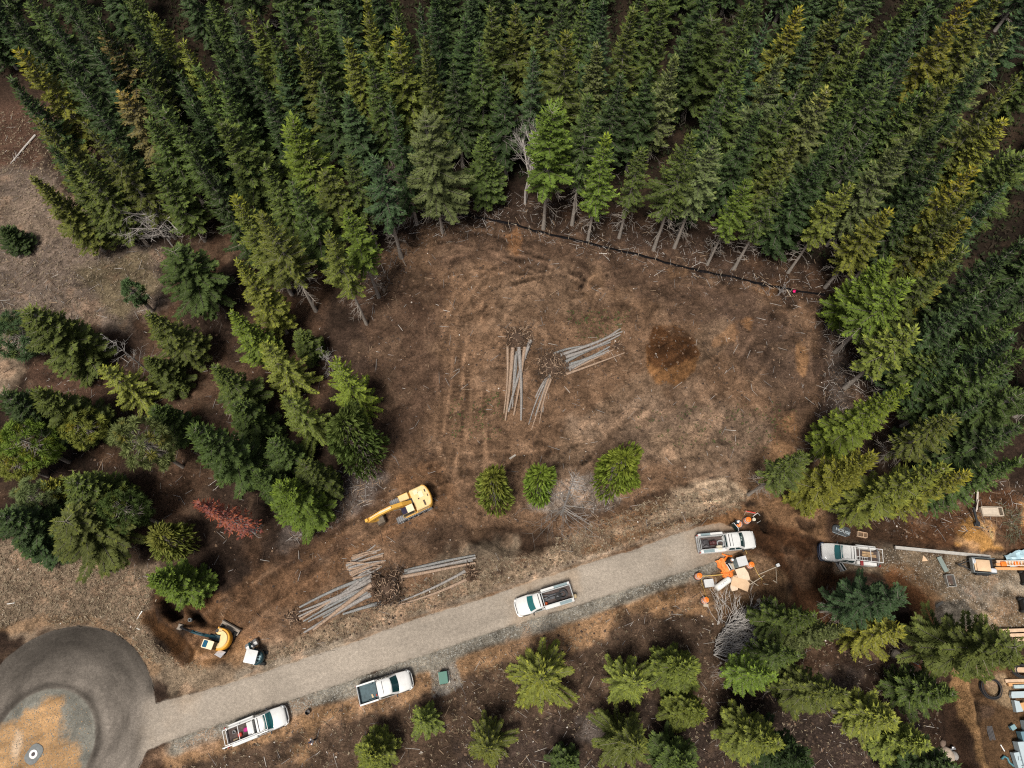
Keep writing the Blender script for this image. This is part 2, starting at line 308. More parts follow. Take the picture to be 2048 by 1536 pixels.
TRACKS = [  # wheel and crawler ruts in the soft soil: pixels, gauge m, depth m
 ([(870, 980), (900, 860), (900, 720), (930, 600), (1010, 540), (1130, 520)], 2.2, .10), ([(940, 940), (950, 780), (960, 660), (1020, 580), (1150, 560)], 2.2, .09),
 ([(1000, 1040), (1040, 940), (1080, 900)], 2.0, .1), ([(1060, 1000), (1200, 870), (1330, 760), (1430, 680)], 2.0, .1), ([(1150, 640), (1170, 590), (1200, 545)], 1.8, .08),
 ([(880, 500), (960, 480), (1080, 500), (1200, 560)], 2.0, .1), ([(860, 545), (960, 520), (1060, 535), (1150, 580)], 2.0, .1),
 ([(420, 1280), (530, 1190), (640, 1110), (760, 1035), (850, 985)], 2.2, .1), ([(850, 960), (930, 930), (1050, 930), (1200, 900), (1320, 840)], 2., .08),
 ([(1510, 1075), (1580, 1085), (1650, 1105)], 1.8, .1), ([(1590, 1100), (1615, 1170), (1620, 1260)], 1.8, .12), ([(1260, 1240), (1330, 1200), (1420, 1180)], 1.7, .08),
 ([(1250, 1215), (1330, 1180), (1400, 1160)], 1.7, .07), ([(560, 1500), (620, 1450), (680, 1410)], 1.7, .07), ([(1160, 1090), (1260, 1055), (1350, 1020), (1450, 985)], 2., .12), ([(1350, 940), (1450, 920), (1540, 960)], 2., .07), ([(1660, 600), (1640, 700), (1650, 800), (1610, 900)], 1.6, .1),
 ([(905, 900), (925, 760), (935, 640), (980, 570), (1080, 540)], 1.6, .1), ([(985, 640), (990, 590), (1060, 570), (1130, 600)], 1.6, .1), ([(1000, 900), (985, 780), (985, 680)], 2., .1), ([(830, 480), (900, 470), (1000, 490), (1080, 530)], 1.8, .12), ([(1290, 830), (1180, 940), (1120, 1010)], 2., .1), ([(1450, 820), (1380, 900), (1250, 960)], 2., .1), ([(1430, 560), (1300, 545), (1200, 570)], 1.8, .1), ([(1560, 640), (1480, 760), (1470, 860)], 2., .1), ([(1290, 1010), (1390, 985), (1480, 960)], 1.8, .1),
 ([(1930, 1170), (2000, 1215), (2100, 1235)], 1.7, .04),
]
MOUNDS = [  # pixels, half width m, height m
 ((1345, 715), 3.6, 1.1), ((1543, 1182), 1.9, .9), ((1950, 1065), 2.3, 1.0), ((2060, 1028), 1.8, .9), ((1912, 1228), 2.4, .8), ((1030, 480), 1.3, .5), ((1600, 1010), 3., .5), ((1575, 890), 2.2, .4), ((1420, 1000), 3.5, .4), ((1885, 1080), 3., .35), ((98, 1430), 1.2, .3), ((900, 1155), 3., .35), ((1340, 545), 1.2, .3), ((300, 1245), .9, .35)]
PITS = [  # outline pixels, depth m, wall width m
 ([(294, 1226), (313, 1220), (322, 1242), (350, 1260), (370, 1280), (388, 1302), (382, 1320), (368, 1328), (338, 1300), (308, 1272), (290, 1250)], .75, .8),
 ([(324, 1195), (348, 1205), (372, 1223), (370, 1238), (350, 1244), (326, 1226)], 1.9, .6), ([(378, 1218), (400, 1223), (418, 1247), (410, 1254), (390, 1244)], 2.1, .6),
 ([(1790, 1222), (1815, 1225), (1845, 1295), (1830, 1325), (1802, 1290)], 1.7, .8), ([(1509, 1030), (1524, 1027), (1538, 1064), (1527, 1068)], 1.4, .5),
 ([(1592, 1110), (1650, 1120), (1680, 1150), (1670, 1220), (1630, 1270), (1600, 1220), (1582, 1150)], .45, 1.4), ([(1592, 1042), (1622, 1047), (1624, 1068), (1602, 1060)], .5, .5), ([(1885, 1350), (1925, 1350), (1960, 1540), (1880, 1560)], 1.3, 1.3), ([(940, 1078), (1060, 1066), (1108, 1082), (1090, 1104), (1020, 1112)], .55, 1.2),
 ([(1948, 1405), (1962, 1402), (1960, 1448), (1952, 1448)], .7, .4)]
def roadmask(X, Y):
    return np.maximum(poly_sd(X, Y, ROADP), np.minimum(CR - np.hypot(X - CUL.x, Y - CUL.y), 9))
def island(X, Y): return IR - np.hypot(X - ISL.x, Y - ISL.y)
WPAINT = [(p[0], wp(p[1])) + tuple(p[2:]) for p in PAINT]; WTR = [(wp(t[0]), t[1], t[2]) for t in TRACKS]
WPIT = [(wp(p[0]), p[1], p[2]) for p in PITS]; WMO = [(G(*m[0]), m[1], m[2]) for m in MOUNDS]
FENCE = [(905, 428), (960, 436), (1020, 446), (1080, 464), (1140, 478), (1200, 492), (1270, 508), (1340, 528), (1400, 542), (1470, 556), (1530, 570), (1590, 581), (1650, 590)]
def soil(X, Y, asphalt=False):
    """the colour of the soil, grass, gravel or asphalt at each ground point"""
    n1 = fbm(X, Y, 9., 5, 1); n2 = fbm(X, Y, 2.2, 4, 2); n3 = fbm(X, Y, .7, 3, 3)
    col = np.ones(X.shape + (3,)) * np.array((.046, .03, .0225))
    col *= (1 + 1.1 * n1)[..., None]
    col += sm(fbm(X, Y, 6., 4, 9), .04, .2)[..., None] * np.array((.035, .018, .009))
    for p in WPAINT:
        kind, P, c, op, fe, nz = p[:6]; w = near(X, Y, P, fe + nz + (p[6] if kind == 'l' else 0) + 1)
        if not w.any(): continue
        x, y = X[w], Y[w]
        d = poly_sd(x, y, P) if kind == 'p' else line_sd(x, y, P, p[6])[0]
        d = d + nz * 2. * (.6 * n2[w] + .5 * fbm(x, y, max(nz * 2, .8), 3, 5) + .25 * n3[w])
        m = (sm(d, -fe * .5, fe * .5) * op)[..., None]
        col[w] = col[w] * (1 - m) + np.array(c) * m
    e = roadmask(X, Y)
    for off, c, wd, op in ((.0, (.075, .058, .045), .32, .75),):                      # broken dark rim of dirt along the asphalt
        P = wp([(x, y + 3) for x, y in LO[1:-2]]); d = line_sd(X, Y, P, wd)[0] + .5 * n3 + .2 * n2
        m = (sm(d, -.12, .1) * op)[..., None]; col = col * (1 - m) + np.array(c) * m
    P = wp([(x, (y + s) / 2 + 4) for (x, y), s in zip([(u, np.interp(u, [q[0] for q in LO], [q[1] for q in LO])) for u, _ in SH], [q[1] for q in SH])])
    d = line_sd(X, Y, P, 1.7)[0] + .8 * n2 + .3 * n3
    m = (sm(d, -.3, .3) * .93 * (e < .05))[..., None]; col = col * (1 - m) + np.array(GRV) * m * (1 + .5 * n2[..., None])
    P = wp([(x, y - 9) for x, y in UP[3:-2]]); d = line_sd(X, Y, P, .9)[0] + .9 * n2 + .3 * n3
    m = (sm(d, -.3, .4) * .55)[..., None]; col = col * (1 - m) + np.array((.3, .27, .23)) * m
    # asphalt
    rad = np.hypot(X - CUL.x, Y - CUL.y); ang = np.arctan2(Y - CUL.y, X - CUL.x)
    cul = 1 - (1 - sm(CR - rad + n2, -1., 6.)) * sm(poly_sd(X, Y, ROADP), -1.5, .6)
    arc = fbm(rad * 1.0, ang * 2.2, .9, 4, 11)
    U = X * .95 + Y * .33; W = -X * .33 + Y * .95
    stre = fbm(U * .12, W, .8, 4, 12)
    a1 = np.array((.305, .272, .238)) * (1 + .28 * stre + .2 * n1 + .1 * n2)[..., None]
    a2 = np.array((.158, .142, .128)) * (1 + 1.1 * arc + .3 * n2)[..., None]
    a2 = a2 * (1 - .62 * sm(rad - CR + 4.2 + n2 * 2, -1.5, 2.2) * sm(Y - CUL.y, -1, 7))[..., None] * (1 - .5 * np.exp(-((island(X, Y) + .35) / .4) ** 2))[..., None]
    a = a1 * (1 - cul[..., None]) + a2 * cul[..., None]
    rd = poly_sd(X, Y, ROADP); band = np.exp(-((rd - 1.5) / .55) ** 2) + np.exp(-((rd - 2.35) / .3) ** 2) * .3
    a1 = a1 * (1 + .13 * band - .16 * np.exp(-((rd - .35) / .45) ** 2) + .5 * fbm(X, Y, .9, 3, 51) * sm(fbm(X, Y, 6., 3, 52), 0, .15))[..., None]
    dust = sm(fbm(X, Y, 5., 4, 15) + .05, .05, .3) * (1 - cul) * .5
    a = a * (1 - dust[..., None]) + np.array((.33, .245, .17)) * dust[..., None]
    endd = sm(X, G(1400, 1090).x - 3, G(1500, 1090).x)[..., None] * .75; a = a * (1 - endd) + np.array((.24, .15, .09)) * endd
    m = (sm(e + .25 * n3, -.06, .06))[..., None]
    col = col * (1 - m) + a * m
    # traffic island
    i = island(X, Y); m = sm(i, -.05, .1)[..., None]
    col = col * (1 - m) + np.array((.165, .165, .15)) * (1 + .8 * n2 + .5 * n3)[..., None] * m
    P = wp([(92, 1402), (128, 1396), (126, 1440), (150, 1462), (160, 1500), (150, 1620), (-80, 1620), (-60, 1490), (20, 1445), (45, 1432), (85, 1432)])
    d = poly_sd(X, Y, P) + 2.4 * n2 + .9 * n3 + 1.6 * fbm(X, Y, 1.3, 4, 19) - .2; m = (sm(d, -.4, .5) * .95)[..., None]
    lines = fbm(U * .15, W, .5, 3, 17)
    col = col * (1 - m) + np.array((.34, .21, .105)) * (1 + .8 * lines + .5 * n2)[..., None] * m
    P = wp([(40, 1460), (50, 1470), (45, 1520), (35, 1560), (28, 1500)]); m = (sm(poly_sd(X, Y, P) + n2, -.3, .3) * .7)[..., None]
    col = col * (1 - m) + np.array((.55, .43, .32)) * m
    # swirled, dragged soil: warped filaments of darker and paler earth
    wx_, wy_ = fbm(X, Y, 3., 3, 41), fbm(X, Y, 3., 3, 42)
    sw = fbm(X + 4.5 * wx_, Y + 4.5 * wy_, 1.1, 4, 43); fil = 1 - np.clip(np.abs(fbm(X + 3.5 * wy_, Y - 3.5 * wx_, 1.9, 3, 44)) / .05, 0, 1)
    off = (e < -.1) & (island(X, Y) < -.3)
    col = np.where(off[..., None], col * (1 + 1.0 * sw - .38 * fil)[..., None], col)
    pk = sm(fbm(X + 2 * wx_, Y + 2 * wy_, 2.4, 4, 45), .09, .2)[..., None] * .38 * off[..., None]
    col = col * (1 - pk) + np.array((.235, .155, .105)) * pk * (col.sum(-1, keepdims=True) / .34 + .25)
    # worn wheel marks, mottling
    soft = np.where(e > -.1, .25, 1.)
    col = col * np.clip(1 + soft * (.75 * n2 + .55 * n3 + .45 * n1), .25, 2.2)[..., None]
    return np.clip(col * np.array((1.1, 1.06, 1.0)), .008, .7)
def tracks(X, Y):
    h = np.zeros(X.shape); c = np.zeros(X.shape)
    for P, g, dp in WTR:
        w = near(X, Y, P, 3)
        if not w.any(): continue
        sd, al = line_sd(X[w], Y[w], P, 0.); d = -sd
        nz = .6 * fbm(X[w], Y[w], 2.5, 3, 21); d = d + nz
        rut = np.exp(-((d - g / 2) / .3) ** 2); tread = .5 + .5 * np.sin(al * 2 * math.pi / .55); berm = np.exp(-((d - g / 2 - .55) / .2) ** 2)
        fade = sm(fbm(X[w], Y[w], 3.5, 3, 22), -.2, .04)
        h[w] += (-dp * rut * (.5 + .8 * tread) + dp * .8 * berm) * fade; c[w] += (-.42 * rut * (.3 + .7 * tread) + .34 * berm) * fade
    return h, c
def height(X, Y):
    X = np.asarray(X, float); Y = np.asarray(Y, float)
    rm = roadmask(X, Y); free = 1 - sm(rm, -1.2, -.1)
    h = .5 * fbm(X, Y, 14., 3, 31) + .45 * fbm(X, Y, 3.2, 4, 32) + .32 * fbm(X, Y, .9, 3, 33)
    h += .16 * np.clip(fbm(X, Y, .55, 2, 34), -.1, .4)
    t, _ = tracks(X, Y); h = h + .6 * t
    for c, w, a in WMO:
        d = np.hypot(X - c.x, Y - c.y) / w * (1 + .5 * fbm(X, Y, 1.6, 3, 35)); h += a * np.exp(-d ** 2 * 1.4) * (1 + .5 * fbm(X, Y, .7, 3, 36))
    for P, dp, wl in WPIT:
        w = near(X, Y, P, wl + 1)
        if not w.any(): continue
        d = poly_sd(X[w], Y[w], P) + .5 * fbm(X[w], Y[w], 1.2, 3, 37); h[w] = h[w] - dp * sm(d, -wl * .2, wl) + .28 * np.exp(-((d + .45) / .35) ** 2)
    h = h * free
    h = np.where(island(X, Y) > -.4, .32 * sm(island(X, Y), .0, 1.2) + .05, h * 1.0)
    return np.where((rm > .0) & (island(X, Y) < -.4), -.06, h)
def hz(x, y): return float(height(np.array([x]), np.array([y]))[0])
def on(px, py, dz=0.):
    """a point standing on the ground under this pixel"""
    p = G(px, py); z = hz(p.x, p.y)
    if roadmask(np.array([p.x]), np.array([p.y]))[0] > 0 and island(p.x, p.y) < -.4: z = .03
    p = G(px, py, z); p.z = z + dz; return p

def ground_mat():
    m = bpy.data.materials.new('soil'); m.use_nodes = True; nt = m.node_tree; N = nt.nodes; L = nt.links
    b = N['Principled BSDF']; b.inputs['Roughness'].default_value = .95; b.inputs['Specular IOR Level'].default_value = .12
    at = N.new('ShaderNodeAttribute'); at.attribute_name = 'col'; ge = N.new('ShaderNodeNewGeometry')
    def noise(sc, det, ro=.6):
        n = N.new('ShaderNodeTexNoise'); n.inputs['Scale'].default_value = sc; n.inputs['Detail'].default_value = det; n.inputs['Roughness'].default_value = ro
        L.new(ge.outputs['Position'], n.inputs['Vector']); return n.outputs['Fac']
    def rng(src, a, b_, c, d):
        r = N.new('ShaderNodeMapRange'); r.inputs[1].default_value = a; r.inputs[2].default_value = b_; r.inputs[3].default_value = c; r.inputs[4].default_value = d
        L.new(src, r.inputs[0]); return r.outputs[0]
    def mul(a, b_):
        r = N.new('ShaderNodeMath'); r.operation = 'MULTIPLY'; L.new(a, r.inputs[0]); L.new(b_, r.inputs[1]); return r.outputs[0]
    nA = noise(3.2, 6, .7); nB = noise(9., 4, .7)
    at2 = N.new('ShaderNodeAttribute'); at2.attribute_name = 'rough'
    f = mul(rng(nA, .3, .7, .5, 1.5), rng(nB, .28, .72, .5, 1.5))
    one = N.new('ShaderNodeMix'); one.data_type = 'FLOAT'; one.inputs[2].default_value = 1.; L.new(at2.outputs['Fac'], one.inputs[0]); L.new(f, one.inputs[3])
    v = N.new('ShaderNodeVectorMath'); v.operation = 'SCALE'; L.new(at.outputs['Color'], v.inputs[0]); L.new(one.outputs[0], v.inputs['Scale'])
    L.new(v.outputs[0], b.inputs['Base Color'])
    bp = N.new('ShaderNodeBump'); bp.inputs['Distance'].default_value = .45
    s = N.new('ShaderNodeMath'); s.operation = 'MULTIPLY'; s.inputs[1].default_value = .8; L.new(at2.outputs['Fac'], s.inputs[0]); L.new(s.outputs[0], bp.inputs['Strength'])
    L.new(nB, bp.inputs['Height']); L.new(bp.outputs['Normal'], b.inputs['Normal'])
    return m
SOIL = ground_mat()
def sheet(name, X, Y, Z, quads, rough):
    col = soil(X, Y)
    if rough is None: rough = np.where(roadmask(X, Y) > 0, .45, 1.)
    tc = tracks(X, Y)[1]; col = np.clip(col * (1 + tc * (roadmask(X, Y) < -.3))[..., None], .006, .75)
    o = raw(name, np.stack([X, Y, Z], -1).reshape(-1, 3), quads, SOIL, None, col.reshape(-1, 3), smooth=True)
    a = o.data.attributes.new('rough', 'FLOAT', 'POINT'); a.data.foreach_set('value', np.broadcast_to(rough, X.shape).astype(np.float32).ravel())
    return props(o, kind='structure')
def gridq(ny, nx):
    i = np.arange(ny * nx).reshape(ny, nx); return np.stack([i[:-1, :-1], i[:-1, 1:], i[1:, 1:], i[1:, :-1]], -1).reshape(-1, 4)
def axis(a, b, st, far):
    o = []; s = st
    p = b
    while p < far: s *= 1.25; p += s; o.append(p)
    q = []; s = st; p = a
    while p > -far: s *= 1.25; p -= s; q.append(p)
    return np.array(q[::-1] + list(np.arange(a, b + 1e-6, st)) + o)
xs = axis(-64, 64, .16, 900); ys = axis(-13, 62, .16, 900)
X, Y = np.meshgrid(xs, ys)
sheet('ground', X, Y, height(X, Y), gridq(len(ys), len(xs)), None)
# road and turning circle: two sheets of the same asphalt, the strip 4 mm above the circle
na, nr = 460, 120
A, RR = np.meshgrid(np.linspace(0, 2 * math.pi, na), np.linspace(.05, CR, nr)); RR = RR + (RR > CR - .01) * .12 * np.sin(A * 37) * np.sin(A * 11)
X, Y = CUL.x + RR * np.cos(A), CUL.y + RR * np.sin(A)
sheet('turning_circle', X, Y, np.full(X.shape, .02), gridq(nr, na), .5)
ns, nl = 480, 48
def along(P, n):
    P = np.array(wp(P)); d = np.r_[0, np.cumsum(np.hypot(*np.diff(P, axis=0).T))]; t = np.linspace(0, d[-1], n)
    return np.stack([np.interp(t, d, P[:, 0]), np.interp(t, d, P[:, 1])], -1)
def soften(p):
    for _ in range(8): p[1:-1] = .25 * p[:-2] + .5 * p[1:-1] + .25 * p[2:]
    return p
a_, b_ = soften(along(UP, ns)), soften(along(LO, ns))
j = np.random.RandomState(4); k = np.ones(7) / 7
ju, jl = np.convolve(j.randn(ns) * .3, k, 'same'), np.convolve(j.randn(ns) * .3, k, 'same')
T = np.linspace(0, 1, nl)[:, None]; w = np.hypot(*(a_ - b_).T)
ta, tb = (jl / w)[None], 1 + (ju / w)[None]; T = ta + (tb - ta) * T
X = b_[None, :, 0] * (1 - T) + a_[None, :, 0] * T; Y = b_[None, :, 1] * (1 - T) + a_[None, :, 1] * T
sheet('road', X, Y, np.full(X.shape, .024), gridq(nl, ns), .45)
# ---------------------------------------------------------------- trees
LEAF = mat_attr('needles', .7, True, .06)
BARK = mat('bark', (.33, .29, .25), .9, var=.35, scale=5, bump=.4)
GREYW = mat('grey_dead_wood', (.33, .3, .28), .9, var=.25, scale=6)
class Leaves:
    def __init__(s, rs): s.v = []; s.c = []; s.r = rs
    def spray(s, p, d, n, l, w, c):
        """one lance-shaped spray of needles: base p, direction d, flat side facing n"""
        sx, sy, sz = d[1] * n[2] - d[2] * n[1], d[2] * n[0] - d[0] * n[2], d[0] * n[1] - d[1] * n[0]
        q = math.sqrt(sx * sx + sy * sy + sz * sz) + 1e-6; sx, sy, sz = sx / q * w * .5, sy / q * w * .5, sz / q * w * .5
        m = .42 * l
        s.v += [(p[0], p[1], p[2]), (p[0] + d[0] * m + sx, p[1] + d[1] * m + sy, p[2] + d[2] * m + sz),
                (p[0] + d[0] * l, p[1] + d[1] * l, p[2] + d[2] * l - .06 * l), (p[0] + d[0] * m - sx, p[1] + d[1] * m - sy, p[2] + d[2] * m - sz)]
        s.c += [c] * 4
    def mesh(s, name):
        n = len(s.v); o = raw(name, s.v, np.arange(n).reshape(-1, 4), LEAF, None, np.clip(np.array(s.c), .05, 4))
        return o
def nrm(x, y, z):
    q = math.sqrt(x * x + y * y + z * z) + 1e-9; return (x / q, y / q, z / q)
def fir(seed, h=20., cb=.2, Rm=2.6, pw=.85, droop=.18, up=45, nb=6, step=.5, dead=6, gold=0., fan=.3, tip=1.5, dens=1., miss=.05):
    rs = random.Random(seed); lv = Leaves(rs); tk = MB()
    bend = [(rs.uniform(-.12, .12) * (z / h), rs.uniform(-.12, .12) * (z / h), z) for z in np.linspace(-.3, h * .985, 9)]
    tk.tube(bend, [max(.012, .0105 * h * (1 - z / h) ** .9 + .012) * (1.25 if i == 0 else 1) for i, (_, _, z) in enumerate(bend)], 7)
    def axis_at(z):
        t = min(max(z / h * 8, 0), 7.999); i = int(t); f = t - i
        return lerp(bend[i][0], bend[i + 1][0], f), lerp(bend[i][1], bend[i + 1][1], f)
    z = cb * h; az = rs.uniform(0, 6.28)
    lop = [(rs.uniform(0, 6.28), rs.uniform(.05, .18)) for _ in range(2)]
    while z < h * .985:
        t = (z - cb * h) / (h - cb * h)
        prof = (1 - t) ** pw * min(1., .62 + 2.2 * t) + .05
        k = nb if t < .85 else max(4, nb - 1)
        az += rs.uniform(.3, .9)
        for b in range(k):
            a = az + b * 2 * math.pi / k + rs.uniform(-.28, .28)
            L = Rm * prof * rs.uniform(.55, 1.22) * (1 + sum(q * math.cos(a - p) for p, q in lop)); L = max(L, .22)
            if rs.random() < .1: L *= rs.uniform(.3, .6)
            if rs.random() < miss: continue
            pit = math.tan(R(lerp(-8, up, t ** .8) + rs.uniform(-8, 8))); ca, sa = math.cos(a), math.sin(a)
            ox, oy = axis_at(z); zz = z + rs.uniform(-.2, .2); dr = droop * (1 - t) * rs.uniform(.6, 1.3)
            def P(s): return (ox + ca * L * s, oy + sa * L * s, zz + L * (pit * s * .8 - dr * 1.8 * s * s + dr * 1.1 * s ** 4))
            base = rs.uniform(.78, 1.2); g = 0.
            if gold and t > 1 - gold: g = min(1., (t - 1 + gold) / gold * 1.6) * rs.uniform(.5, 1)
            tk.tube([P(0), P(.5), P(.97)], [.018 + .006 * L, .012, .005], 3, cap=False)
            n = max(3, int(L / .17 * dens)); s0 = .12 if L < 1 else .22
            for i in range(n):
                s = s0 + (1 - s0) * (i + rs.random() * .6) / n; p = P(s); p2 = P(min(1, s + .06)); d0 = nrm(p2[0] - p[0], p2[1] - p[1], p2[2] - p[2])
                ln = fan * (L ** .75) * (1 - .72 * s) * rs.uniform(.75, 1.25) + .2
                for sd in (-1, 1):
                    ang = R(rs.uniform(42, 66)) * sd; cs, sn = math.cos(ang), math.sin(ang)
                    dx, dy = d0[0] * cs - d0[1] * sn, d0[0] * sn + d0[1] * cs
                    d = nrm(dx, dy, d0[2] * .6 + rs.uniform(-.32, .22)); nn = nrm(rs.uniform(-.45, .45), rs.uniform(-.45, .45), 1)
                    f = base * rs.uniform(.72, 1.22)
                    c = (f * (1 + .32 * g), f * (1 + .18 * g), f * (1 - .2 * g))
                    lv.spray(p, d, nn, ln, .13 + .09 * ln, c)
                    if ln > .45:
                        q = (p[0] + d[0] * ln * .45, p[1] + d[1] * ln * .45, p[2] + d[2] * ln * .45)
                        e = nrm(d[0] * .6 + d0[0] * .8, d[1] * .6 + d0[1] * .8, d[2] + rs.uniform(-.1, .3)); lv.spray(q, e, nn, ln * .6, .13, c)
                        e = nrm(d[0] * .8 - d0[0] * .3, d[1] * .8 - d0[1] * .3, d[2] + rs.uniform(-.4, .1)); lv.spray(q, e, nn, ln * .55, .12, c)
            p = P(.93); p1 = P(1.)
            d = nrm(p1[0] - p[0], p1[1] - p[1], p1[2] - p[2] + .12 * L * .07)
            for q in range(5 if L > .8 else 3):
                f = base * rs.uniform(1., 1.3) * tip; c = (f * (1.12 + .4 * g), f * (1.06 + .18 * g), f * (.95 - .3 * g))
                lv.spray(p, nrm(d[0] + rs.uniform(-.3, .3), d[1] + rs.uniform(-.3, .3), d[2] + rs.uniform(0, .5)), nrm(rs.uniform(-.6, .6), rs.uniform(-.6, .6), 1), rs.uniform(.34, .62), .12, c)
        z += step * 1.3 * rs.uniform(.75, 1.25) * (1 - .45 * t)
    for i in range(14):                     # leader
        a = rs.uniform(0, 6.28); x, y = axis_at(h * .98); zz = h * rs.uniform(.94, 1)
        lv.spray((x, y, zz), nrm(math.cos(a) * .5, math.sin(a) * .5, 1), nrm(math.sin(a), -math.cos(a), .3), .42, .09, (1.2 * (1 + gold), 1.15 + gold * .4, .9))
    for i in range(dead):                   # bare grey lower limbs
        zz = h * cb * rs.uniform(.35, 1.15); a = rs.uniform(0, 6.28); l = rs.uniform(.8, Rm * .95); x, y = axis_at(zz)
        e = (x + math.cos(a) * l, y + math.sin(a) * l, zz - l * rs.uniform(.0, .35)); m = ((x + e[0]) / 2, (y + e[1]) / 2, zz + .05)
        tk.tube([(x, y, zz), m, e], [.03, .02, .008], 3, cap=False)
        for j in range(4):
            s = rs.uniform(.3, .95); q = (lerp(x, e[0], s), lerp(y, e[1], s), lerp(zz, e[2], s)); b = a + rs.choice((-1, 1)) * rs.uniform(.5, 1)
            tk.tube([q, (q[0] + math.cos(b) * l * .35, q[1] + math.sin(b) * l * .35, q[2] + rs.uniform(-.3, .2))], [.014, .005], 3, cap=False)
    return tk, lv, h, Rm
def pine(seed, h=15., cb=.3, Rm=2.6, n=95, pr=.52):
    rs = random.Random(seed); lv = Leaves(rs); tk = MB()
    tk.tube([(0, 0, -.3), (.1, .05, h * .4), (-.05, .1, h * .75), (0, 0, h * .97)], [.24, .19, .11, .03], 8)
    for i in range(n):
        t = (i + rs.random()) / n; z = h * (cb + (1 - cb) * t * .98); rr = Rm * math.sin(math.pi * min(1, .28 + .72 * (1 - t) ** .8)) ** .6 * (1 - t ** 4) * rs.uniform(.45, 1.05) + .1
        a = i * 2.399 + rs.uniform(-.4, .4); x, y = rr * math.cos(a), rr * math.sin(a)
        z0 = z - rr * .15; c = (x, y, z + rr * rs.uniform(-.05, .25))
        tk.tube([(0, 0, z0), (x * .6, y * .6, z0 - rr * .05), (c[0] * .92, c[1] * .92, c[2] - .15)], [.045, .03, .012], 4, cap=False)
        base = rs.uniform(1.0, 1.6); o = nrm(x * .8, y * .8, rr * .5 + .4); gold = rs.random() < .12
        for k in range(80):
            d = nrm(rs.gauss(0, 1) + o[0] * .7, rs.gauss(0, 1) + o[1] * .7, rs.gauss(0, 1) + o[2] * .9)
            f = base * rs.uniform(.8, 1.2); col = (f * 1.35, f * 1.08, f * .7) if gold else (f, f, f)
            lv.spray((c[0] + d[0] * .06, c[1] + d[1] * .06, c[2] + d[2] * .06), d, nrm(rs.gauss(0, 1), rs.gauss(0, 1), rs.gauss(0, 1)), pr * rs.uniform(.75, 1.1), .075, col)
    return tk, lv, h, Rm
def cedar(seed, h=7., Rm=1.7, n=520):
    """dense oval crown of curled fans"""
    rs = random.Random(seed); lv = Leaves(rs); tk = MB()
    tk.tube([(0, 0, -.3), (.05, 0, h * .5), (0, .05, h * .9)], [.16, .1, .03], 7)
    lob = [(rs.uniform(0, 6.28), rs.uniform(.1, .25), rs.randint(2, 4)) for _ in range(3)]
    for i in range(n):
        t = rs.random() ** .85; z = h * (.06 + .94 * t); a = rs.uniform(0, 6.28)
        prof = (math.sin(math.pi * min(1, .2 + .8 * t)) ** .55 if t < .75 else (math.sin(math.pi * .8) ** .55) * math.cos((t - .75) / .25 * 1.35))
        rr = Rm * prof * (1 + sum(q * math.sin(a * m + p + t * 3) for p, q, m in lob)) * rs.choice((.55, .8, 1., 1.)) * rs.uniform(.85, 1.08)
        x, y = rr * math.cos(a), rr * math.sin(a); b = rs.uniform(.72, 1.25)
        if i % 5 == 0: tk.tube([(0, 0, z - rr * .5), (x * .55, y * .55, z - .2 * rr)], [.03, .01], 3, cap=False)
        ax = nrm(math.cos(a) * rs.uniform(.4, 1), math.sin(a) * rs.uniform(.4, 1), rs.uniform(.1, 1)); ta = a + math.pi / 2 + rs.uniform(-.9, .9)
        nn = nrm(math.cos(ta), math.sin(ta), rs.uniform(-.3, .3))
        pv = (ax[1] * nn[2] - ax[2] * nn[1], ax[2] * nn[0] - ax[0] * nn[2], ax[0] * nn[1] - ax[1] * nn[0])
        for k in range(9):
            s = (k - 4) / 4 * 1.1; d = nrm(ax[0] * math.cos(s) + pv[0] * math.sin(s), ax[1] * math.cos(s) + pv[1] * math.sin(s), ax[2] * math.cos(s) + pv[2] * math.sin(s))
            f = b * rs.uniform(1.1, 1.7); lv.spray((x - ax[0] * .15, y - ax[1] * .15, z), d, nrm(rs.uniform(-.6, .6), rs.uniform(-.6, .6), 1) if k % 3 else nn, rs.uniform(.38, .66), .15, (f * (1.1 if t > .8 else 1), f, f * .9))
    return tk, lv, h, Rm
def bare(seed, h=9., spread=.55, n=7, thick=.13, depth=4):
    """leafless broadleaf: forking limbs"""
    rs = random.Random(seed); tk = MB(); tw = MB()
    def grow(p, d, l, r, k):
        q = p; dd = d; pts = [p]
        for i in range(3):
            dd = (dd + Vector((rs.gauss(0, .12), rs.gauss(0, .12), rs.gauss(.05, .1)))).normalized(); q = q + dd * l / 3; pts.append(q)
        (tk if k >= depth - 1 else tw).tube(pts, [r, r * .85, r * .72, r * .58], 5 if k > 1 else 3, cap=False)
        if k <= 0: return
        for i in range(n if k == depth else rs.randint(3, 4)):
            f = rs.uniform(.35, 1.); st = pts[int(f * 2.99)]; e = Vector((rs.gauss(0, 1), rs.gauss(0, 1), rs.gauss(.1, .6))).normalized()
            grow(st, (dd * (1 - spread) + e * spread).normalized(), l * rs.uniform(.5, .75), max(r * .5, .012), k - 1)
    grow(Vector((0, 0, -.2)), Vector((0, 0, 1)), h * .5, thick, depth)
    return tk, tw, h
PROTO = {}
def proto(key, gen, *a, **k):
    PROTO[key] = (gen, a, k)
proto('fir_a', fir, 11, 20, .22, 2.5, 1.15, .17, 48, 6, .5, 10)
proto('fir_b', fir, 12, 21, .3, 2.8, 1.1, .2, 45, 6, .52, 14)
proto('fir_c', fir, 13, 20, .38, 2.4, .85, .2, 46, 7, .5, 16, fan=.4)
proto('fir_d', fir, 14, 22, .15, 3.0, 1.1, .22, 42, 6, .5, 4, fan=.4)
proto('fir_e', fir, 15, 19, .12, 2.7, 1.05, .1, 52, 7, .46, 4, dens=1.15)
